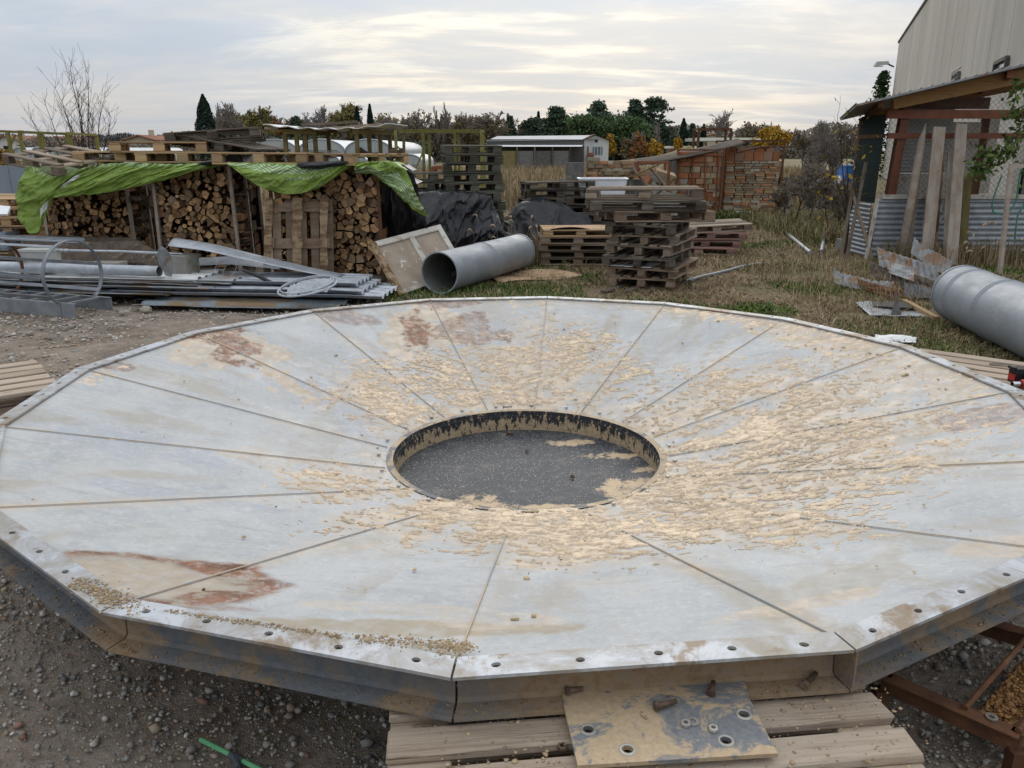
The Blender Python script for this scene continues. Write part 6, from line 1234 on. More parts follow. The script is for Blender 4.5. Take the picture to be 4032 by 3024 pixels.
b = MB(); p_ = Y(3712, 790, YS - .12); b.tube([p_ + Vector((-.22, 0, 0)), p_ + Vector((-.16, -.02, -.18)), p_ + Vector((-.05, -.02, -.22)), p_ + Vector((.02, 0, 0)), p_ + Vector((.04, -.02, -.2)), p_ + Vector((-.02, -.02, -.33)), p_ + Vector((-.1, -.02, -.34))], .02, 6); single('webbing_strap', 'grey webbing strap hanging on the shed skirt', 'strap', b, M_['box_grey'], smooth=True)
# leaning bits by the shed side, blocks
for i, (x0_, y0_, x1_, y1_) in enumerate(((3345, 960, 3410, 640), (3400, 905, 3345, 720), (3330, 900, 3365, 700))): lean(('grey slat leaning on the shade net side', 'crooked rod leaning near the shade net', 'thin stake standing in the weeds by the net')[i], x0_, y0_, x1_, y1_, .05, .03, 'pallet_grey', 'garden_stake', 13.3, 13.6, cat='slat')
hollow_block('pale concrete block in grass at the shed corner', (*G(3340, 985)[:2], 0), .2, True, (.38, .25, .2)); hollow_block('small stone block behind the pale one at the shed corner', (G(3365, 960).x, G(3365, 960).y, 0), .6, False, (.3, .2, .2), 'concrete_dark')
# corrugated scrap heap
SCR = [('rusty corrugated sheet sticking up behind the fat duct', (3585, 1000, .30), (3735, 1085, .10), (.16, .25, .16), 'scrap'), ('zinc corrugated sheet with curled corner in the scrap heap', (3462, 1050, .20), (3700, 1130, .12), (.12, .34, .2), 'scrap'), ('brown rusted sheet under the corrugated scrap', (3430, 1085, .08), (3690, 1165, .06), (.1, .3, .14), 'sheet_brown'), ('bright zinc corrugated sheet lying at the left of the scrap heap', (3285, 1118, .05), (3530, 1165, .03), (.12, .35, .10), 'scrap'), ('pinkish rusty sheet edge beneath the scrap heap', (3560, 1165, .03), (3710, 1180, .02), (.1, .25, .1), 'scrap'), ('small bent sheet scrap thrown on the heap beside the duct', (3500, 1075, .16), (3600, 1110, .22), (.1, .22, .12), 'galv_rust'), ('dark curled sheet strip in front of the scrap heap', (3390, 1140, .03), (3560, 1185, .05), (.04, .16, .1), 'rust'), ('narrow zinc strip leaning on the scrap heap', (3470, 1020, .28), (3640, 1100, .1), (.03, .12, .1), 'zinc_dark')]
for i, (lb, a, c_, ev_, mt) in enumerate(SCR):
    p_, q_ = G(*a), G(*c_); sheet('corrugated_scrap', lb, 'metal sheet', p_, q_ - p_, ev_, lambda U, V, i=i: .008 * np.sin(U * 2 * math.pi * 10 + 2 * V) + .05 * (fbm(U * 3, V * 3, 3, 60 + i) - .5) + .05 * np.maximum(0, .12 - U) * 8 * V, M_[mt], .0015, 90, 16)
strip('scrap_plank', 'old plank slanting through the scrap heap', 'plank', [Y(3520, 1020, 11.4), Y(3640, 1060, 10.6), Y(3720, 1085, 10.)], (0, .12, .02), M_['pallet_grey'], .03)
sheet('flat_scrap', 'torn pale sheet metal lying flat below the scrap heap', 'metal sheet', G(3425, 1245, .015), G(3660, 1250, .015) - G(3425, 1245, .015), (.15, .75, 0), lambda U, V: .02 * np.sin(U * 7) * V + .03 * np.maximum(0, .15 - U) + .02 * fbm(U * 5, V * 5, 3, 4), M_['zinc_dark'], .002)
b = MB(); a = G(3440, 1205, .05); b.poly([a, a + Vector((.42, -.12, 0)), a + Vector((.5, .12, .02)), a + Vector((.12, .3, .0))], .012, (0, 0, 1)); single('black_plate', 'black plate lying on the torn pale sheet metal', 'plate', b, M_['black_plastic'])
b = MB(); a = G(3525, 1240, .02); b.poly([a + Vector((-.05, 0, 0)), a + Vector((.06, -.02, 0)), a + Vector((.02, .02, .14)), a + Vector((.0, .03, .24)), a + Vector((-.02, .03, .24)), a + Vector((-.01, .02, .14))], .006, (0, -1, .1)); single('bent_bracket', 'rusty pointed sheet fin standing on the torn pale sheet', 'metal scrap', b, M_['scrap'])
b = MB(); b.beam(G(3560, 1185, .06), G(3690, 1255, .04), .06, .04); single('scrap_lath', 'yellow wooden lath lying across the torn pale sheet', 'lath', b, M_['pallet_new'])
sheet('white_sack', 'crumpled white paper sack lying behind the funnel rim', 'sack', G(3440, 1345, .03), (.34, -.1, 0), (.1, .2, 0), lambda U, V: .03 * np.sin(U * 3.1) * np.sin(V * 3.1) + .03 * fbm(U * 5, V * 5, 3, 3), M_['sheet_white'], .003)
# cordless driver at the right edge
dz = .50; q = G(4010, 1455, .57); dr = thing('cordless_driver', 'black and red cordless impact driver on the pallet at the right edge', 'drill', (q.x + .05, q.y, .44), (0, 0, R(6)))
b = MB(); M = Matrix.Rotation(R(90), 4, 'Y'); b.lathe([(.0001, 0), (.02, 0), (.024, .03), (.036, .06), (.038, .17), (.03, .19), (.0001, .19)], 18, M=Matrix.Translation((-.02, 0, .05)) @ M); b.build('motor_housing', M_['black_plastic'], dr, True)
b = MB(); b.lathe([(.010, -.055), (.014, -.055), (.014, -.01), (.012, -.005), (.012, .0)], 14, M=Matrix.Translation((-.02, 0, .05)) @ M); b.build('socket', M_['chrome'], dr, True)
b = MB(); b.lathe([(.015, -.004), (.021, -.004), (.023, .012), (.015, .014)], 14, M=Matrix.Translation((-.02, 0, .05)) @ M); b.build('nose_ring', M_['red_plastic'], dr, True)
b = MB(); b.box((.10, .06, .04), (.05, .11, .05), Matrix.Rotation(R(10), 3, 'X')); b.build('handle', M_['black_plastic'], dr)
b = MB(); b.box((.09, .15, .055), (.10, .07, .085)); b.box((.03, .15, .10), (.02, .05, .012)); b.build('battery', M_['black_plastic'], dr); b = MB(); b.box((.036, .15, .045), (.006, .05, .035)); b.build('battery_clip', M_['red_plastic'], dr)
b = MB(); b.beam(G(3895, 1432, .43), G(4000, 1440, .43), .02, .008); single('spanner', 'chrome spanner lying on the pallet beside the driver', 'spanner', b, M_['chrome'])
# ================================================================= WAREHOUSE
hw = 6.5; FC = Vector((3.733 * hw, 8.333 * hw, 0)); wd = Vector((-.354, -.935, 0)); wl_ = Vector((.935, -.354, 0)); LW = 40.; HW = H + hw
wh = thing('warehouse', 'tall beige concrete panel warehouse behind the shed', 'building', FC)
np_ = 16
for i in range(np_):
    s0, s1 = LW * i / np_ + .02, LW * (i + 1) / np_ - .02; b = MB(); b.poly([wd * s0, wd * s1, wd * s1 + Vector((0, 0, HW)), wd * s0 + Vector((0, 0, HW))], .2, -wl_); b.build('wall_panel', M_['wh'] if 'wh' in M_ else M_['plaster'], wh)
b = MB(); b.poly([wl_ * .25, wl_ * .25 + wd * LW, wl_ * .25 + wd * LW + Vector((0, 0, HW - .05)), wl_ * .25 + Vector((0, 0, HW - .05))], .05, -wl_); b.poly([wl_ * .21 - wd * .0, wl_ * 14, wl_ * 14 + Vector((0, 0, HW)), wl_ * .21 + Vector((0, 0, HW))], .2, -wd); b.build('wall_core', M_['concrete_dark'], wh)
b = MB(); b.poly([Vector((0, 0, HW + .06)) - wl_ * .06 - wd * .2, Vector((0, 0, HW + .06)) - wl_ * .06 + wd * LW, Vector((0, 0, HW + .06)) + wl_ * 14 + wd * LW, Vector((0, 0, HW + .06)) + wl_ * 14 - wd * .2], .12, (0, 0, 1)); b.build('roof_edge', M_['concrete_dark'], wh)
def wwin(px0, py0, px1, py1, nm, mat, ins=.05, frame=True):
    def hit(px, py):
        d_ = ray(px, py); o_ = Vector((0, 0, H)); n_ = wl_; t_ = (FC - o_).dot(n_) / d_.dot(n_); return o_ + d_ * t_ - FC
    a, c_ = hit(px0, py1), hit(px1, py0); s0, s1, z0_, z1_ = a.dot(wd), c_.dot(wd), a.z, c_.z
    w_ = MB(); w_.poly([wd * s0 + Vector((0, 0, z0_)) - wl_ * .02, wd * s1 + Vector((0, 0, z0_)) - wl_ * .02, wd * s1 + Vector((0, 0, z1_)) - wl_ * .02, wd * s0 + Vector((0, 0, z1_)) - wl_ * .02], .04, -wl_); wo = w_.build(nm, M_[mat], wh)
    if frame:
        for (p_, q_) in (((s0, z0_), (s1, z0_)), ((s0, z1_), (s1, z1_)), ((s0, z0_), (s0, z1_)), ((s1, z0_), (s1, z1_)), ((s0, (z0_ + z1_) / 2), (s1, (z0_ + z1_) / 2))):
            f_ = MB(); f_.beam(wd * p_[0] + Vector((0, 0, p_[1])) - wl_ * .05, wd * q_[0] + Vector((0, 0, q_[1])) - wl_ * .05, .08, .08, wl_); f_.build('window_frame', M_['concrete_dark'], wo)
    return s0, z1_
wwin(3916, 225, 3978, 330, 'window', 'glass'); wwin(3755, 285, 3784, 330, 'window', 'glass'); s0, z1_ = wwin(3745, 262, 3786, 285, 'wall_vent', 'sheet_white', frame=False)
# street lamp on the warehouse corner
a = Y(3535, 262, FC.y) ; lm = thing('wall_lamp', 'grey street lamp head on a short arm at the warehouse corner', 'lamp', FC + Vector((-.1, .1, a.z)))
b = MB(); b.tube([(0, 0, 0), (-.5, -.2, .15)], .05, 8); b.build('arm', M_['black_metal'], lm); b = MB(); b.add([(-.4, -.35, .12), (-.4, .0, .12), (-1.35, -.05, .02), (-1.35, -.35, .02), (-.5, -.3, .30), (-.5, -.05, .30), (-1.2, -.1, .28), (-1.2, -.3, .28)], [(0, 1, 2, 3), (7, 6, 5, 4), (0, 4, 5, 1), (1, 5, 6, 2), (2, 6, 7, 3), (3, 7, 4, 0)]); b.build('lamp_head', M_['box_grey'], lm); b = MB(); b.box((-1.05, -.2, .0), (.5, .24, .06)); b.build('lens', M_['white_plastic'], lm)
# ================================================================= FAR BUILDINGS
def gx_(px, y): return Y(px, 590, y).x
def tunnel(label, px0, px1, y, zt, n, grp, depth=26., mat='film'):
    xa, xb = gx_(px0, y), gx_(px1, y); w = (xb - xa) / n
    for k in range(n):
        t_ = thing('greenhouse', ('end', 'second', 'third', 'fourth', 'fifth', 'sixth', 'seventh')[k] + ' ' + label, 'greenhouse', (xa + (k + .5) * w, y, 0), group=grp); pr = [(-w / 2, 0), (-w / 2, zt * .6)] + [(-w / 2 * math.cos(a), zt * .6 + zt * .4 * math.sin(a)) for a in np.linspace(.15, math.pi - .15, 14)] + [(w / 2, zt * .6), (w / 2, 0)]
        m = len(pr); b = MB(); b.add([(x, 0, z_) for x, z_ in pr] + [(x, depth, z_) for x, z_ in pr], [(i, i + m, i + m + 1, i + 1) for i in range(m - 1)]); b.build('roof_film', M_[mat], t_, True)
        b = MB(); b.add([(x * .985, .03, z_ * .985) for x, z_ in pr], [tuple(range(m))[::-1]]); b.build('end_film', M_['film_end'], t_)
        for i in range(0, m - 1, 1): pass
        b = MB(); b.tube([(x, -.02, z_) for x, z_ in pr], .05, 5, False); b.build('arch', M_['galv'], t_)
        for x in (-w * .17, w * .17): b = MB(); b.beam((x, -.02, 0), (x, -.02, zt * .86), .06, .06, (1, 0, 0)); b.build('mullion', M_['galv'], t_)
        b = MB(); b.beam((-w * .4, -.02, zt * .5), (w * .4, -.02, zt * .5), .06, .06); b.build('mullion', M_['galv'], t_)
tunnel('tall arched greenhouse of the back row counted from the lone cypress', 985, 1545, 72, 2.6, 3, 'back row greenhouses'); tunnel('low plastic tunnel before the taller row counted from the lone cypress', 1010, 1660, 60, 1.42, 6, 'front row tunnels', 9.); tunnel('low plastic tunnel behind the leafless young tree counted from the pipe frame', 40, 480, 62, 1.9, 6, 'left tunnels', 12.); 
fb = thing('farm_building', 'white gabled farm building with lean-to sheet roof in the field', 'building', (gx_(2300, 85), 85, 0)); X0 = gx_(2300, 85)
def fx_(px, y=85): return gx_(px, y) - X0
zt = Y(2360, 533, 85).z; ze = Y(2300, 548, 85).z
b = MB(); xa, xb = 0, fx_(2396); b.add([(xa, 0, 0), (xb, 0, 0), (xb, 0, ze * .95), ((xa + xb) * .45, 0, zt), (xa, 0, ze), (xa, 14, 0), (xb, 14, 0), (xb, 14, ze * .95), ((xa + xb) * .45, 14, zt), (xa, 14, ze)], [(0, 1, 2, 3, 4), (1, 6, 7, 2), (5, 0, 4, 9)]); b.build('wall', M_['plaster_white'], fb)
xl = fx_(1915); b = MB(); b.add([(xl, -.3, ze * .93), ((xa + xb) * .45, -.3, ze * 1.0), ((xa + xb) * .45 + .3, 5, zt + .1), (xl + 1., 5, zt + .0)], [(0, 1, 2, 3)]); b.build('main_roof', M_['far_roof'], fb)
b = MB(); b.add([((xa + xb) * .45, -.35, zt + .12), (xb + .4, -.35, ze * .93), (xb + .4, 14, ze * .93), ((xa + xb) * .45, 14, zt + .12)], [(0, 1, 2, 3)]); b.add([(xa - .3, -.35, ze * .98), ((xa + xb) * .45, -.35, zt + .12), ((xa + xb) * .45, 14, zt + .12), (xa - .3, 14, ze * .98)], [(0, 1, 2, 3)]); b.build('gable_roof', M_['roof_tile'], fb)
b = MB(); b.box(((xl + xa) / 2, .1, ze * .5), (xa - xl, .2, ze)); b.build('side_wall', M_['concrete_dark'], fb)
zl = Y(2100, 577, 80).z; xl2 = fx_(1880, 80); b = MB(); b.add([(xl2, -5, zl), (fx_(2290, 80), -5, zl), (xa - .1, 0, ze * .80), (xl2 + 1.2, 0, ze * .80)], [(0, 1, 2, 3)]); b.build('lean_to_roof', M_['far_roof'], fb)
for i in range(7): x = xl2 + .4 + i * 1.7; b = MB(); b.box((x, -4.9, zl / 2), (.15, .15, zl)); b.build('post', M_['pallet_dark'], fb)
for i in range(5): b = MB(); b.box((xl2 + 1.2 + i * 1.7, -4.8, zl * .4), (1.55, .08, zl * .8)); b.build('lean_to_panel', M_['frame_green' if i == 1 else 'concrete_dark'], fb)
for (pa, pb, qa, qb, mt) in ((2342, 2352, 549, 560, 'dark_hole'), (2334, 2372, 578, 608, 'glass')):
    b = MB(); x1_, x2_ = fx_(pa), fx_(pb); z1_, z2_ = Y(2300, qb, 85).z, Y(2300, qa, 85).z; b.box(((x1_ + x2_) / 2, -.04, (z1_ + z2_) / 2), (x2_ - x1_, .06, z2_ - z1_)); w_ = b.build('window', M_[mt], fb)
    if mt == 'glass':
        for k in range(3): b = MB(); b.box((x1_ + (x2_ - x1_) * (k + .5) / 3, -.08, (z1_ + z2_) / 2), (.06, .03, z2_ - z1_)); b.build('bar', M_['plaster_white'], w_)
b = MB(); b.tube([(fx_(2312), -.5, 1.1), (fx_(2335), -.5, 1.1)], .35, 12); b.build('tank', M_['rust_red'], fb)
def house(label, px0, px1, y, ze_py, zr_py, wall='plaster', depth=8.):
    xa, xb = gx_(px0, y), gx_(px1, y); ze_, zr_ = Y(px0, ze_py, y).z, Y(px0, zr_py, y).z; w = xb - xa; t_ = thing('house', label, 'house', (xa, y, 0))
    b = MB(); b.add([(0, 0, 0), (w, 0, 0), (w, 0, ze_), (w / 2, 0, zr_), (0, 0, ze_), (0, depth, 0), (w, depth, 0), (w, depth, ze_), (w / 2, depth, zr_), (0, depth, ze_)], [(0, 1, 2, 3, 4), (1, 6, 7, 2), (5, 0, 4, 9)]); b.build('wall', M_[wall], t_)
    b = MB(); e = .5; sl2 = (zr_ - ze_) / (w / 2)
    for sgn, xe in ((0, -e), (1, w + e)): b.poly([(xe, -e, ze_ - e * sl2 + .1), (w / 2, -e, zr_ + .1), (w / 2, depth + e, zr_ + .1), (xe, depth + e, ze_ - e * sl2 + .1)] if sgn == 0 else [(w / 2, -e, zr_ + .1), (xe, -e, ze_ - e * sl2 + .1), (xe, depth + e, ze_ - e * sl2 + .1), (w / 2, depth + e, zr_ + .1)], .15, (0, 0, 1))
    ro = b.build('roof', M_['roof_tile'], t_); b = MB(); b.box((w * .6, depth * .4, zr_ + .35), (.6, .6, .9)); b.build('chimney', M_['plaster'], ro)
    for k in range(max(1, int(w / 4))): b = MB(); b.box((w * (k + .5) / max(1, int(w / 4)), -.03, ze_ * .55), (1., .06, 1.2)); b.build('window', M_['dark_hole'], t_)
house('cream house with a low red gable roof beyond the pallets', 500, 610, 120, 549, 533); house('long red roofed house at the far left behind the tunnels', 185, 275, 130, 553, 538); house('white house with a red roof at the far left edge', -20, 80, 115, 552, 535, 'plaster_white'); house('wide red roofed house behind the service canopy', 2700, 2905, 160, 558, 528); house('small red roofed house among dark trees', 2620, 2700, 190, 545, 530)
# canopy
def canopy(label, px0, px1, y, py0, py1, n, leg):
    xa, xb = gx_(px0, y), gx_(px1, y); z0_, z1_ = Y(px0, py1, y).z, Y(px0, py0, y).z; t_ = thing('canopy', label, 'canopy', (xa, y, 0)); b = MB(); b.box(((xb - xa) / 2, 4, (z0_ + z1_) / 2), (xb - xa, 8, z1_ - z0_)); b.build('fascia', M_['canopy'], t_); b = MB(); b.box(((xb - xa) / 2, 3.98, z0_ + (z1_ - z0_) * .25), (xb - xa + .06, 8.1, (z1_ - z0_) * .3)); b.build('stripe', M_['sheet_white'], t_)
    for i in range(n): b = MB(); b.box((leg + (xb - xa - 2 * leg) * i / (n - 1), 4, z0_ / 2), (.35, .35, z0_)); b.build('column', M_['plaster_white'], t_)
canopy('long cream and yellow service station canopy beyond the bricks', 2742, 3080, 115, 542, 556, 4, 2.); canopy('low pale canopy left of the long service canopy', 2610, 2745, 105, 575, 585, 5, .6)
b = MB(); q = Y(3210, 590, 70); b.beam((q.x - 8, 70, 0), (q.x - 8, 70, 5), .1, .1, (1, 0, 0)); 
# blue container and white bags
q = Y(3372, 668, 24); bc = thing('blue_container', 'blue plastic container beside white bags near the shed', 'container', (q.x, 24, max(q.z, 0) * 0))
b = MB(); b.box((.0, .3, .95), (.62, .6, .6)); b.box((0, .3, 1.27), (.66, .64, .05)); b.build('container_body', M_['blue_plastic'], bc); b = MB(); b.box((-.0, .3, .35), (.66, .8, .7)); b.build('stand', M_['concrete'], bc)
v, f = ico(2); r = np.random.default_rng(2)
for i, (dx, dz, s_) in enumerate(((-.65, .82, .2), (-.45, .84, .17), (-.9, .82, .15))):
    vv = v * (1 + .25 * (fbm(v[:, 0:1] * 2 + i, v[:, 1:2] * 2 + v[:, 2:3], 3, i) - .5)) * s_; o = link('white_bag', npmesh('white_bag', vv, f, M_['foam'], smooth=True), loc=(q.x + dx, 24.2, dz)); tag(o, ('plump white bag next to the blue container', 'small white bag on top of the plump one', 'white bag at the outer end beside the blue container')[i], 'bag')
b = MB(); b.box((q.x - .78, 24.2, .33), (.9, .6, .66)); b.box((q.x - .78, 24.2, .67), (1.0, .7, .03)); single('pallet_box', 'low grey box carrying white bags', 'box', b, M_['concrete'])
a = Y(3225, 665, 22); 
# ================================================================= TREES
def tube_np(segs, n):   # segs: list of (p0,p1,r0,r1)
    P0 = np.array([s_[0] for s_ in segs]); P1 = np.array([s_[1] for s_ in segs]); R0 = np.array([s_[2] for s_ in segs]); R1 = np.array([s_[3] for s_ in segs])
    d = P1 - P0; d /= np.linalg.norm(d, axis=1, keepdims=True) + 1e-9; ref = np.where(np.abs(d[:, 2:3]) < .9, np.array([[0, 0, 1.]]), np.array([[1., 0, 0]])); x = np.cross(d, ref); x /= np.linalg.norm(x, axis=1, keepdims=True) + 1e-9; y = np.cross(d, x)
    a = np.arange(n) * 2 * math.pi / n; ring = x[:, None] * np.cos(a)[None, :, None] + y[:, None] * np.sin(a)[None, :, None]
    V = np.concatenate([P0[:, None] + ring * R0[:, None, None], P1[:, None] + ring * R1[:, None, None]], 1).reshape(-1, 3); k = np.arange(n); q = np.stack([k, (k + 1) % n, (k + 1) % n + n, k + n], 1); F_ = (q[None] + (np.arange(len(segs)) * 2 * n)[:, None, None]).reshape(-1, 4); return V, F_
def branch(rr, p, d, L, r_, lvl, segs, tw, spread, up=.25, nb=(3, 5), taper=.62, wig=.18):
    n = 4 if lvl > 1 else 3; q = np.array(p, float); d = np.array(d, float); kids = []
    for i in range(n):
        d = d + rr.normal(0, wig, 3) + np.array([0, 0, up * .25]); d /= np.linalg.norm(d); e = q + d * L / n; ra, rb = r_ * (1 - .55 * i / n), r_ * (1 - .55 * (i + 1) / n)
        (segs if lvl > 1 else tw).append((q, e, ra, rb)); q = e
        if i >= 1 or lvl < 3: kids.append((q, d, rb))
    if lvl == 0: return
    for _ in range(rr.integers(*nb)):
        q, d_, rb = kids[rr.integers(len(kids))]; a = rr.normal(0, 1, 3); a -= a.dot(d_) * d_; a /= np.linalg.norm(a); nd = d_ * (1 - spread * .5) + a * spread * rr.uniform(.6, 1.1) + np.array([0, 0, up]); nd /= np.linalg.norm(nd); branch(rr, q, nd, L * taper * rr.uniform(.75, 1.15), rb * .7, lvl - 1, segs, tw, spread, up, nb, taper, wig)
    branch(rr, kids[-1][0], kids[-1][1], L * taper, kids[-1][2] * .8, lvl - 1, segs, tw, spread, up, nb, taper, wig)
def leaves(pts, size, cols, rr, ar=.7):
    n = len(pts); d = rr.normal(0, 1, (n, 3)); d /= np.linalg.norm(d, axis=1, keepdims=True); e = rr.normal(0, 1, (n, 3)); e -= (e * d).sum(1, keepdims=True) * d; e /= np.linalg.norm(e, axis=1, keepdims=True); s_ = size * rr.uniform(.6, 1.3, (n, 1))
    V = np.stack([pts - d * s_ * .5, pts + e * s_ * ar * .5, pts + d * s_ * .5, pts - e * s_ * ar * .5], 1).reshape(-1, 3); F_ = np.arange(4 * n).reshape(n, 4); return V, F_, np.repeat(cols, 4, 0)
def tree(label, px, y, top_py, wpx, kind, seed, grp='distant trees', base=0., name='tree', dens=1.):
    if kind in ('conifer', 'cedar', 'pine', 'cypress'): wpx *= 1.22
    else: wpx *= 1.12
    q = Y(px, top_py, y); Ht = q.z - base; Wd = wpx / FPX * y; rr = np.random.default_rng(seed); t_ = thing(name, label, 'tree', (q.x, y, base), group=grp)
    segs, tw = [], []; lc = None
    if kind in ('bare', 'bareleaf', 'yellow', 'olive', 'rust', 'poplar'):
        pop = kind == 'poplar'; branch(rr, (0, 0, 0), (rr.normal(0, .05), 0, 1), Ht * .42, max(Ht * .018, .02), 4 if not pop else 3, segs, tw, .85 if not pop else .35, .22 if not pop else .5, (4, 7), .60)
        A = np.array([s_[1] for s_ in segs + tw]); fz = Ht / A[:, 2].max(); fx2 = (Wd / 2) / (np.percentile(np.abs(A[:, 0]), 97) + 1e-6)
        fx2 = min(max(fx2, .3), 2.5); S_ = np.array([fx2, fx2, fz]); segs = [(a * S_, b * S_, c, d) for a, b, c, d in segs]; tw = [(a * S_, b * S_, max(c, y * .00042), max(d * .6, y * .00028)) for a, b, c, d in tw]
        if kind != 'bare' and not pop:
            tips = np.array([s_[1] for s_ in tw]); n = int((2600 if kind != 'bareleaf' else 700) * dens); k = rr.integers(len(tips), size=n); pts = tips[k] + rr.normal(0, Wd * .022, (n, 3)); pal_ = {'yellow': [(.48, .27, .03), (.38, .20, .02), (.55, .36, .05)], 'olive': [(.24, .195, .045), (.17, .15, .04), (.31, .25, .055)], 'rust': [(.33, .15, .05), (.25, .115, .04), (.38, .20, .06)], 'bareleaf': [(.22, .14, .03), (.14, .10, .04)]}[kind]
            lc = leaves(pts, y * .0028, np.array(pal_)[rr.integers(len(pal_), size=n)] * rr.uniform(.6, 1.15, (n, 1)), rr)
    elif kind == 'cypress':
        n = int(5200 * dens); h_ = rr.random(n) ** .8; prof = np.interp(h_, [0, .08, .3, .6, .85, 1], [.55, .85, 1., .85, .5, .04]); a = rr.uniform(0, 6.283, n); rad = Wd / 2 * prof * np.sqrt(rr.uniform(.35, 1, n)) * (1 + .22 * (fbm(a * 1.2, h_ * 9, 3, seed) - .5) * 2); pts = np.stack([rad * np.cos(a), rad * np.sin(a), h_ * Ht], 1)
        c = np.array([.026, .046, .032]) * rr.uniform(.5, 1.6, (n, 1)); lc = leaves(pts, max(y * .0026, .12), c, rr, .6); segs = [(np.zeros(3), np.array([0, 0, Ht * .9]), Wd * .06, .02)]
    elif kind in ('conifer', 'cedar'):
        segs = [(np.zeros(3), np.array([0, 0, Ht * .97]), Ht * .02, .03)]; P_ = []; 
        for i in range(110 if kind == 'conifer' else 80):
            h_ = rr.uniform(.06, .99) ** .85; L = Wd / 2 * np.interp(h_, [0, .25, .6, .85, 1], [.85, 1., .8, .45, .06] if kind == 'conifer' else [.5, 1., .95, .8, .3]) * rr.uniform(.55, 1.12); a = rr.uniform(0, 6.283); dr = rr.uniform(-.35, .12); o_ = np.array([0, 0, h_ * Ht]); e = o_ + np.array([L * math.cos(a), L * math.sin(a), dr * L]); segs.append((o_, e, .06, .02)); m = int(46 * dens); s_ = rr.random(m) ** .6; P_.append(o_ + (e - o_) * s_[:, None] + rr.normal(0, 1, (m, 3)) * np.array([.07, .07, .035]) * Wd * (.5 + .5 * (1 - s_[:, None])))
        pts = np.concatenate(P_); n = len(pts); c = np.array([.066, .096, .062] if kind == 'conifer' else [.056, .08, .054]) * rr.uniform(.45, 1.6, (n, 1)); lc = leaves(pts, y * .0040, c, rr, .5)
    elif kind == 'pine':
        segs = [(np.zeros(3), np.array([0, 0, Ht * .8]), Ht * .02, .05)]; P_ = []
        for i in range(26): c_ = np.array([rr.uniform(-.36, .36) * Wd, rr.uniform(-.3, .3) * Wd, Ht * rr.uniform(.35, .88)]); m = int(150 * dens); P_.append(c_ + rr.normal(0, 1, (m, 3)) * np.array([.10, .10, .055 * Ht / Wd]) * Wd); segs.append((np.array([0, 0, Ht * .3]), c_, .09, .03))
        pts = np.concatenate(P_); n = len(pts); hi = (pts[:, 2:3] / Ht); lc = leaves(pts, y * .0042, np.array([.078, .12, .05]) * rr.uniform(.5, 1.5, (n, 1)), rr, .5)
    V, F_ = tube_np(segs, 6); link('trunk', npmesh('trunk', V, F_, M_['trunk'], smooth=True), t_)
    parts = []
    if tw: V, F_ = tube_np(tw, 3); parts.append((V, F_, np.full((len(V), 3), .0) + np.array([.22, .19, .165])))
    if lc: parts.append(lc)
    if parts: v, f, c = join(*parts); link('crown', npmesh('crown', v, f, M_['vcol'], c), t_)
    return t_
D = 115
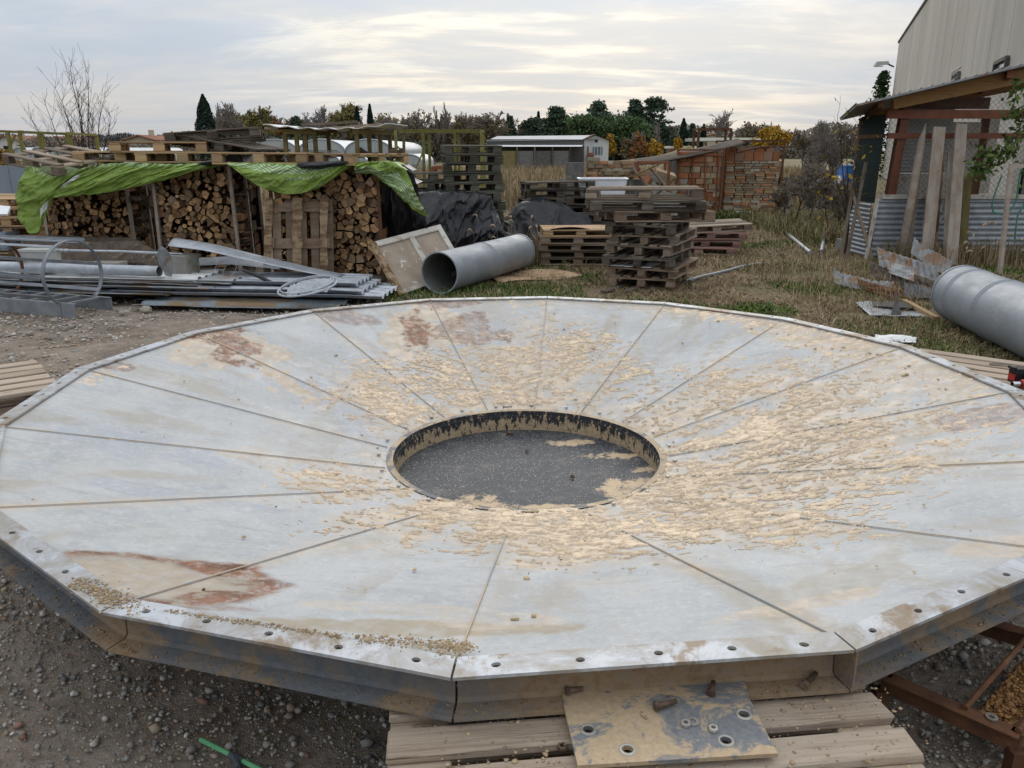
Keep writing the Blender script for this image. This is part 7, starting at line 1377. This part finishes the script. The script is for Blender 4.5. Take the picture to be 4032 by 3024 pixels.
TL = [(797, 105, 372, 66, 'cypress', 'tall broad dark cypress standing alone beyond the racks'), (905, D, 395, 130, 'bare', 'bare tree next to the lone cypress'), (985, 110, 415, 120, 'olive', 'olive leaved tree between the bare tree and rusty one'), (1080, D, 440, 85, 'rust', 'rusty orange leaved tree in the distant line'), (1165, D, 462, 80, 'conifer', 'dark bushy conifer right of the rusty tree'), (1230, D + 6, 408, 140, 'bare', 'large bare tree above the stacked dark pallets'), (1325, 108, 402, 150, 'olive', 'large olive yellow tree in the distant line'), (1352, D + 10, 420, 46, 'cypress', 'dark round topped cypress behind the olive yellow tree'),
      (1404, 104, 420, 27, 'cypress', 'slim cypress left of its thinner twin'), (1455, 104, 411, 25, 'cypress', 'thinnest cypress spire of the pair'), (1515, D, 452, 110, 'bare', 'grey bare tree right of the cypress pair'), (1590, D + 5, 450, 100, 'bare', 'second grey bare tree right of the cypress pair'), (1660, D, 425, 120, 'bareleaf', 'bare tree with a few brown leaves near the poplars'), (1716, D, 415, 30, 'poplar', 'short bare poplar spire'), (1745, D, 402, 40, 'poplar', 'tall bare poplar spire'), (1850, D, 452, 110, 'bareleaf', 'thin leaved tree behind the mossy pallets'), (1930, D - 4, 440, 120, 'bareleaf', 'crooked tree with sparse leaves left of the farm roof'), (2008, D, 460, 50, 'conifer', 'small dark conifer left of the farm roof'),
      (2100, 128, 468, 120, 'cedar', 'dark low cedar at the left end of the conifer grove'), (2190, 125, 420, 150, 'conifer', 'pointed conifer with drooping tip above the farm roof'), (2290, 122, 450, 160, 'pine', 'rounded green pine in the middle of the grove'), (2360, 130, 405, 150, 'conifer', 'tall conifer behind the white gable'), (2470, 120, 435, 150, 'pine', 'broad bright pine right of the white gable'), (2500, 132, 392, 110, 'conifer', 'tallest pointed conifer of the grove'), (2580, 126, 385, 130, 'cedar', 'tall cedar at the right end of the grove'), (2585, 100, 480, 150, 'bare', 'grey bare tree in front of the tall cedar'), (2120, 140, 440, 20, 'cypress', 'far cypress spire behind the low cedar'),
      (2425, 92, 525, 55, 'yellow', 'young yellow tree beside the white gable'), (2475, 92, 540, 50, 'bareleaf', 'thin russet sapling between two yellow trees'), (2535, 92, 515, 85, 'rust', 'russet young tree in front of the grove'), (2575, 92, 545, 50, 'yellow', 'small golden tree right of the russet one'), (2693, 150, 468, 30, 'cypress', 'dark cypress among far roofs'), (2728, 150, 490, 40, 'conifer', 'small dark conifer beside the far cypress'), (2772, 150, 490, 22, 'cypress', 'slim far cypress by the rusty frame'), (2678, 105, 540, 34, 'yellow', 'tiny yellow tree left of the low canopy'), (2810, 140, 432, 90, 'poplar', 'pale bare poplar left of its twin behind the canopy'), (2860, 140, 428, 90, 'poplar', 'pale bare poplar right of its twin behind the canopy'), (2950, 125, 478, 110, 'bareleaf', 'round bare tree with yellow specks behind the canopy'), (3080, 88, 498, 190, 'yellow', 'broad golden yellow tree beyond the canopy end'), (3060, 130, 478, 110, 'bare', 'bare tree top behind the golden tree'), (-5, 34, 512, 130, 'yellow', 'golden leaved tree cut by the frame beside the pipe frame')]
for i, (px, y, tp, w, k, lb) in enumerate(TL): tree(lb, px, y, tp, w, k, 100 + i, dens=2.6 if (k == 'yellow' and w > 100) else 1.5)
rb = random.Random(9)
for i in range(26):
    px = 870 + i * 46 + rb.uniform(-15, 15); k = rb.choice(('bare', 'bare', 'bareleaf', 'olive'))
    tree({'bare': 'grey bare tree in the far woodland behind the greenhouses', 'bareleaf': 'brown sparse tree in the far woodland behind the greenhouses', 'olive': 'olive yellow tree in the far woodland behind the greenhouses'}[k], px, rb.uniform(118, 130), rb.uniform(435, 490), rb.uniform(90, 130), k, 500 + i, {'bare': 'far bare trees', 'bareleaf': 'far sparse trees', 'olive': 'far olive trees'}[k])
for i, (px, tp, w, y) in enumerate(((3190, 500, 110, 40), (3250, 470, 130, 36), (3320, 480, 110, 34), (3290, 520, 120, 30))): tree('tangled bare thicket tree growing left of the shed roof', px, y, tp, w, 'bare' if i % 2 else 'bareleaf', 300 + i, 'thicket beside the shed')
for i, (px, tp, w, y) in enumerate(((3150, 640, 110, 19), (3215, 615, 130, 18), (3285, 650, 110, 17), (3330, 690, 90, 16.5), (3110, 690, 90, 20))): tree('dry brown shrub standing in weeds between the bricks and the shed', px, y, tp, w, 'bareleaf', 340 + i, 'dry shrubs beside the shed', name='shrub')
# multi-stem bare young tree at left
for i, (px, tp, w) in enumerate(((275, 268, 300), (345, 292, 230), (215, 330, 240), (400, 420, 170))): pass
bt = thing('young_bare_tree', 'leafless many stemmed young tree rising behind the far left pallets', 'tree', (Y(330, 600, 19.).x, 19., 0)); rr = np.random.default_rng(77); segs, tw = [], []
bx_ = Y(330, 600, 19.).x
for (px, tp) in ((276, 265), (345, 292), (215, 345), (180, 420), (405, 400), (300, 330), (250, 420), (370, 430), (440, 460), (120, 470)):
    e = Y(px, tp, 19. + rr.uniform(-.5, .5)); d = np.array([e.x - bx_, e.y - 19., e.z]); L = np.linalg.norm(d); d /= L; d0 = d * .75 + np.array([0, 0, .35]); d0 /= np.linalg.norm(d0); p_ = np.array([rr.normal(0, .08), rr.normal(0, .08), 0]); n = 9; q = p_
    for k in range(n):
        t1 = p_ + (np.array([e.x - bx_, e.y - 19., e.z]) - p_) * ((k + 1) / n) + np.array([-d[0], 0, .3]) * math.sin((k + 1) / n * math.pi) * .35 + rr.normal(0, .02, 3); r0, r1 = .026 * (1 - .85 * k / n), .026 * (1 - .85 * (k + 1) / n); segs.append((q, t1, r0, r1)); q = t1
        if k > 1:
            for _ in range(3): a = rr.normal(0, 1, 3); a[2] = abs(a[2]) * .7 + .35; a /= np.linalg.norm(a); branch(rr, q, d * .45 + a * .7, rr.uniform(.35, .8) * (1 - .5 * k / n), max(r1 * .45, .004), 1, tw, tw, .7, .15, (1, 3), .6, .12)
tw = [(a, b, max(c, .0032), max(d, .0022)) for a, b, c, d in tw]; V, F_ = tube_np(segs, 6); link('trunk', npmesh('trunk', V, F_, M_['trunk'], smooth=True), bt); V, F_ = tube_np(tw, 3); link('crown', npmesh('crown', V, F_, M_['vcol'], np.full((len(V), 3), .0) + np.array([.075, .055, .045])), bt)
# sapling by the shed with a few yellow leaves
sp_ = thing('sapling', 'crooked sapling with few yellow leaves beside the shade net', 'tree', (Y(3345, 850, 13.6).x, 13.6, 0)); segs, tw = [], []; rr = np.random.default_rng(5); bx_ = sp_.location.x
for (px, tp) in ((3300, 480), (3395, 520), (3270, 640), (3330, 560), (3240, 700), (3380, 600)):
    e = Y(px, tp, 13.6 + rr.uniform(-.2, .2)); E_ = np.array([e.x - bx_, e.y - 13.6, e.z]); p_ = np.array([0, 0, .5]); q = p_
    for k in range(7): t1 = p_ + (E_ - p_) * (k + 1) / 7 + rr.normal(0, .025, 3); segs.append((q, t1, .016 * (1 - .8 * k / 7), .016 * (1 - .8 * (k + 1) / 7))); q = t1; branch(rr, q, rr.normal(0, 1, 3) * .7 + np.array([0, 0, .5]), .3, .005, 1, tw, tw, .7, .15, (1, 3), .6, .12)
segs.append((np.zeros(3), np.array([0, 0, .5]), .03, .02)); V, F_ = tube_np(segs, 6); link('trunk', npmesh('trunk', V, F_, M_['trunk'], smooth=True), sp_); tw = [(a, b, max(c, .003), max(d, .002)) for a, b, c, d in tw]; V, F_ = tube_np(tw, 3); tips = np.array([s_[1] for s_ in tw]); k = rr.integers(len(tips), size=70); lf = leaves(tips[k], .085, np.array([[.42, .27, .03]]) * rr.uniform(.5, 1.1, (70, 1)), rr); v, f, c = join((V, F_, np.zeros((len(V), 3)) + .07), lf); link('crown', npmesh('crown', v, f, M_['vcol'], c), sp_)
# leafy climber at the right edge of the shed
cl = thing('leafy_climber', 'green leafy vine hanging at the right of the shed front', 'plant', (Y(4010, 600, 12.4).x, 12.4, 0)); rr = np.random.default_rng(8); segs = []; pts = []; cx_ = cl.location.x
for (a, c_) in (((4060, 380), (3960, 640)), ((4010, 330), (3975, 480)), ((4080, 500), (3850, 620)), ((3990, 560), (3835, 690)), ((4090, 400), (4040, 720)), ((3900, 590), (3810, 680))):
    p_, q_ = Y(*a, 12.4), Y(*c_, 12.35)
    for k in range(8): A = p_.lerp(q_, k / 8) - Vector((cx_, 12.4, 0)) + Vector((0, 0, .06 * math.sin(k))); B = p_.lerp(q_, (k + 1) / 8) - Vector((cx_, 12.4, 0)) + Vector((0, 0, .06 * math.sin(k + 1))); segs.append((np.array(A), np.array(B), .007, .006)); m = 12; pts.append(np.array(A) + rr.normal(0, .065, (m, 3)) + np.array([0, 0, -.05]))
pts = np.concatenate(pts); v, f, c = leaves(pts, .10, np.array([[.07, .11, .03]]) * rr.uniform(.5, 1.5, (len(pts), 1)) + np.array([[.03, .02, 0]]) * (rr.random((len(pts), 1)) < .2), rr, .5); 
for k in range(6): V, F_ = tube_np(segs[k * 8:k * 8 + 8], 5); link('stem', npmesh('stem', V, F_, M_['trunk']), cl)
link('foliage', npmesh('foliage', v, f, M_['vcol'], c), cl)
iv = thing('ivy', 'dark ivy climbing the far corner of the warehouse', 'plant', FC + Vector((-.4, .2, 0))); n = 2600; h_ = rr.random(n) ** .9; hz_ = Y(3520, 280, FC.y).z; pts = np.stack([rr.normal(-.2, .9, n) * (1 - h_) - .2, rr.normal(0, .4, n), h_ * hz_], 1); v, f, c = leaves(pts, .22, np.array([[.03, .055, .02]]) * rr.uniform(.5, 1.6, (n, 1)), rr); link('foliage', npmesh('foliage', v, f, M_['vcol'], c), iv)
# far woodland and hedges as masses
def mass(name, label, x0_, x1_, y, h0, h1, n, pal_, seed, size):
    rr = np.random.default_rng(seed); x = rr.uniform(gx_(x0_, y), gx_(x1_, y), n); hm = h0 + (h1 - h0) * fbm(x * .12, x * 0 + seed, 3, seed); z = rr.random(n) ** 1.25 * hm; pts = np.stack([x, y + rr.normal(0, 2., n), z], 1); c = np.array(pal_)[rr.integers(len(pal_), size=n)] * rr.uniform(.5, 1.3, (n, 1)); v, f, c = leaves(pts, size, c, rr, .6); o = link(name, npmesh(name, v, f, M_['vcol'], c)); tag(o, label, 'woodland', kind='stuff')
BR = [(.25, .215, .18), (.21, .185, .16), (.29, .25, .17)]; GR = [(.07, .09, .06), (.09, .105, .065), (.13, .12, .085)]
mass('distant_woodland', 'brown bare woodland mass behind the greenhouses', 860, 2080, 132, 3.2, 7., 30000, BR + GR[:1], 1, .5); mass('distant_hedge', 'dark evergreen undergrowth under the conifer grove', 2040, 2660, 134, 3.5, 6.5, 18000, GR, 2, .55); mass('distant_hedge', 'brown scrub line beyond the service canopy', 2600, 3420, 170, 3.5, 8.5, 15000, BR, 3, .6); mass('distant_hedge', 'low grey tree line behind the houses at left', -600, 900, 230, 3., 7.5, 34000, [(.17, .165, .165), (.15, .14, .135), (.20, .18, .165)], 4, .8); mass('distant_hedge', 'dark hedge behind the low tunnels', 860, 1700, 100, 1.5, 4.2, 9000, GR, 6, .4)
mass('distant_hedge', 'brown scrub left of the lone cypress', 100, 780, 110, 1.5, 3.6, 9000, BR, 7, .4)
# ================================================================= GRASS AND WEEDS
def blades(pos, L, w, lean, cols, rr, bend=.4):
    n = len(pos); a = rr.uniform(0, 6.283, n); d = np.stack([np.cos(a), np.sin(a), np.zeros(n)], 1); sd_ = np.stack([-np.sin(a), np.cos(a), np.zeros(n)], 1); h_ = np.sqrt(np.clip(1 - lean ** 2, .02, 1))[:, None]; Lc = L[:, None]
    m = pos + d * Lc * lean[:, None] * .4 + np.array([0, 0, 1]) * Lc * h_ * .6; t_ = pos + d * Lc * lean[:, None] * (1 + bend * .3) + np.array([0, 0, 1]) * Lc * h_ * (1 - bend * .35)
    V = np.stack([pos - sd_ * w[:, None], pos + sd_ * w[:, None], m + sd_ * w[:, None] * .8, t_, m - sd_ * w[:, None] * .8], 1).reshape(-1, 3); b0 = np.arange(n) * 5; F4 = np.stack([b0, b0 + 1, b0 + 2, b0 + 4], 1); F3 = np.stack([b0 + 4, b0 + 2, b0 + 3, b0 + 3], 1)
    T_ = np.concatenate([np.stack([b0, b0 + 1, b0 + 2], 1), np.stack([b0, b0 + 2, b0 + 4], 1), np.stack([b0 + 4, b0 + 2, b0 + 3], 1)]); return V, T_, np.repeat(cols, 5, 0)
rr = np.random.default_rng(31)
STRAW = np.array([(.36, .27, .155), (.28, .20, .115), (.19, .135, .08), (.43, .335, .205)]); GREEN = np.array([(.10, .16, .035), (.135, .20, .045), (.075, .12, .03)])
n = 150000; y = 5.5 + 20 * rr.random(n) ** 1.35; x = rr.uniform(-1.6, 1, n) * 1.0 + (rr.random(n)) * (2.0 + y * .52); ok = (gravel_amt(x, y) < .55) & (np.hypot(x - .08, y - 4) > 2.55); x, y = x[ok], y[ok]; n = len(x)
gm = fbm(x * .8, y * .8, 4, 33); bare = fbm(x * 1.3 + 9, y * 1.3, 4, 34); ok = (bare + rr.uniform(-.1, .1, n) < .60) | (gm > .58); x, y, gm = x[ok], y[ok], gm[ok]; n = len(x)
isg = (gm + rr.normal(0, .05, n)) > .62; cols = np.where(isg[:, None], GREEN[rr.integers(3, size=n)], STRAW[rr.integers(4, size=n)]) * rr.uniform(.6, 1.15, (n, 1))
L = np.where(isg, rr.uniform(.03, .08, n), rr.uniform(.05, .2, n)); lean_ = np.where(isg, rr.uniform(.3, .92, n), rr.uniform(.86, .9985, n)); w = np.where(isg, rr.uniform(.004, .011, n), rr.uniform(.0015, .0045, n)) * (1 + (y - 6) * .06)
g1 = blades(np.stack([x, y, np.full(n, -.012)], 1), L, w, lean_, cols, rr)
o = link('grass', npmesh('grass', *g1[:2], M_['vcol'], g1[2])); tag(o, 'trampled straw coloured and green grass over the yard', 'grass', kind='stuff')
n = 9000; yl = 5.8 + 15 * rr.random(n) ** 1.2; xl_ = rr.uniform(-1.2, 1, n) + rr.random(n) * (2 + yl * .5); ok = (gravel_amt(xl_, yl) < .6) & (np.hypot(xl_ - .08, yl - 4) > 2.6); xl_, yl = xl_[ok], yl[ok]; n = len(xl_)
ll = leaves(np.stack([xl_, yl, rr.uniform(.0, .025, n)], 1), .045, np.array([(.20, .11, .05), (.28, .17, .07), (.13, .09, .05), (.34, .24, .10), (.10, .14, .035)])[rr.integers(5, size=n)] * rr.uniform(.6, 1.2, (n, 1)), rr, .6)
v = ll[0].reshape(-1, 4, 3); zc_ = v[:, :, 2].mean(1, keepdims=True); v[:, :, 2] = zc_ + (v[:, :, 2] - zc_) * .25
o = link('leaf_litter', npmesh('leaf_litter', v.reshape(-1, 3), ll[1], M_['vcol'], ll[2])); tag(o, 'dead leaves and broad weed leaves scattered through the trampled grass', 'leaves', kind='stuff')
# taller dry weeds: right thicket, in front of shed, by the duct, far field
def weeds(name, label, n, fx3, L0, L1, seed, lean=(.05, .5), w=.0035, green=.15, pal_=STRAW):
    rr = np.random.default_rng(seed); p_ = fx3(rr, n); n = len(p_); c = np.where((rr.random(n) < green)[:, None], GREEN[rr.integers(3, size=n)], pal_[rr.integers(len(pal_), size=n)]) * rr.uniform(.55, 1.15, (n, 1)); g = blades(p_, rr.uniform(L0, L1, n), rr.uniform(.5, 1.2, n) * w, rr.uniform(*lean, n), c, rr, .7); o = link(name, npmesh(name, *g[:2], M_['vcol'], g[2])); tag(o, label, 'weeds', kind='stuff')
weeds('dry_weeds', 'tangled dry weeds between the bricks and the shed', 11000, lambda r_, n: np.stack([r_.uniform(5.6, 9, n), r_.uniform(15.2, 21, n), np.zeros(n)], 1), .15, .6, 1, (.3, .95), .005, .3)
weeds('dry_weeds', 'dry weeds standing at the foot of the shed skirt', 3800, lambda r_, n: np.stack([r_.uniform(6.0, 10, n), 12.9 + r_.normal(0, .35, n), np.zeros(n)], 1), .15, .55, 2, (.1, .7), .004, .15)
weeds('dry_weeds', 'dry grass tussocks around the corrugated scrap', 3200, lambda r_, n: np.stack([r_.uniform(3.4, 6.4, n), r_.uniform(8.6, 12.4, n), np.zeros(n)], 1), .1, .35, 3, (.3, .9), .003, .25)
weeds('dry_weeds', 'brown seed headed weeds behind the open duct', 1500, lambda r_, n: np.stack([r_.uniform(-1.1, .5, n), r_.uniform(12.3, 13.1, n), np.zeros(n)], 1), .2, .7, 4, (.05, .5), .004, .1)
weeds('dry_weeds', 'weeds round the foot of the pallet stacks', 5200, lambda r_, n: np.stack([r_.uniform(.6, 5.5, n), r_.uniform(11.8, 20, n), np.zeros(n)], 1), .06, .24, 5, (.3, .9), .004, .25)
weeds('green_weeds', 'low green weeds under the open duct and door', 5200, lambda r_, n: np.stack([r_.uniform(-1.5, .9, n), r_.uniform(8.6, 10.6, n), np.full(n, -.01)], 1), .04, .13, 6, (.2, .8), .006, .85)
weeds('green_weeds', 'low green weeds in front of the brick stacks', 2600, lambda r_, n: np.stack([r_.uniform(4, 6.2, n), r_.uniform(20.2, 21.4, n), np.zeros(n)], 1), .1, .4, 7, (.2, .8), .009, .8)
weeds('green_weeds', 'green weeds beneath the fat ribbed duct', 2600, lambda r_, n: np.stack([r_.uniform(3.3, 4.4, n), r_.uniform(6.3, 8.3, n), np.full(n, -.01)], 1), .04, .12, 8, (.2, .8), .005, .6)
REED = np.array([(.38, .285, .165), (.32, .235, .135), (.44, .345, .215), (.25, .18, .105)])
weeds('reed_field', 'tall dry reeds filling the field before the farm building', 26000, lambda r_, n: (lambda y: np.stack([r_.uniform(-.22, .36, n) * y, y, np.zeros(n)], 1))(r_.uniform(24, 62, n)), .5, 1.15, 9, (.02, .35), .014, .05, REED)
weeds('reed_field', 'low dry field grass behind the left racks', 9000, lambda r_, n: (lambda y: np.stack([r_.uniform(-.72, -.18, n) * y, y, np.zeros(n)], 1))(r_.uniform(20, 58, n)), .35, .8, 10, (.05, .5), .012, .1, REED)
# foxtail seed heads
rr = random.Random(3)
def foxtail(px, py, y, h_, label, grp):
    q = Y(px, py, y); hh = h_; t_ = thing('foxtail', label, 'plant', (q.x, y, 0), (0, 0, rr.uniform(0, 6)), grp); tipz = max(.25, q.z); b = MB(); pts = [(0, 0, 0), (.01, 0, tipz * .5), (.02, 0, tipz * .85), (.05, 0, tipz)]; b.tube(pts, .0025, 5); b.build('stem', M_['osb'], t_); b = MB(); b.tube([(.05, 0, tipz), (.075, 0, tipz + .025), (.105, 0, tipz + .03), (.13, 0, tipz + .01)], [.006, .013, .013, .004], 7); b.build('seed_head', M_['cardboard'], t_, True)
for i in range(16): foxtail(rr.uniform(1790, 2130), rr.uniform(850, 960), 12.1 + rr.uniform(-.3, .5), .6, 'foxtail weed with drooping seed head behind the open duct', 'foxtails behind the duct')
for i in range(14): foxtail(rr.uniform(3780, 4030), rr.uniform(880, 1010), 12.0 + rr.uniform(-.3, .5), .6, 'foxtail weed with drooping seed head in front of the shed', 'foxtails by the shed')
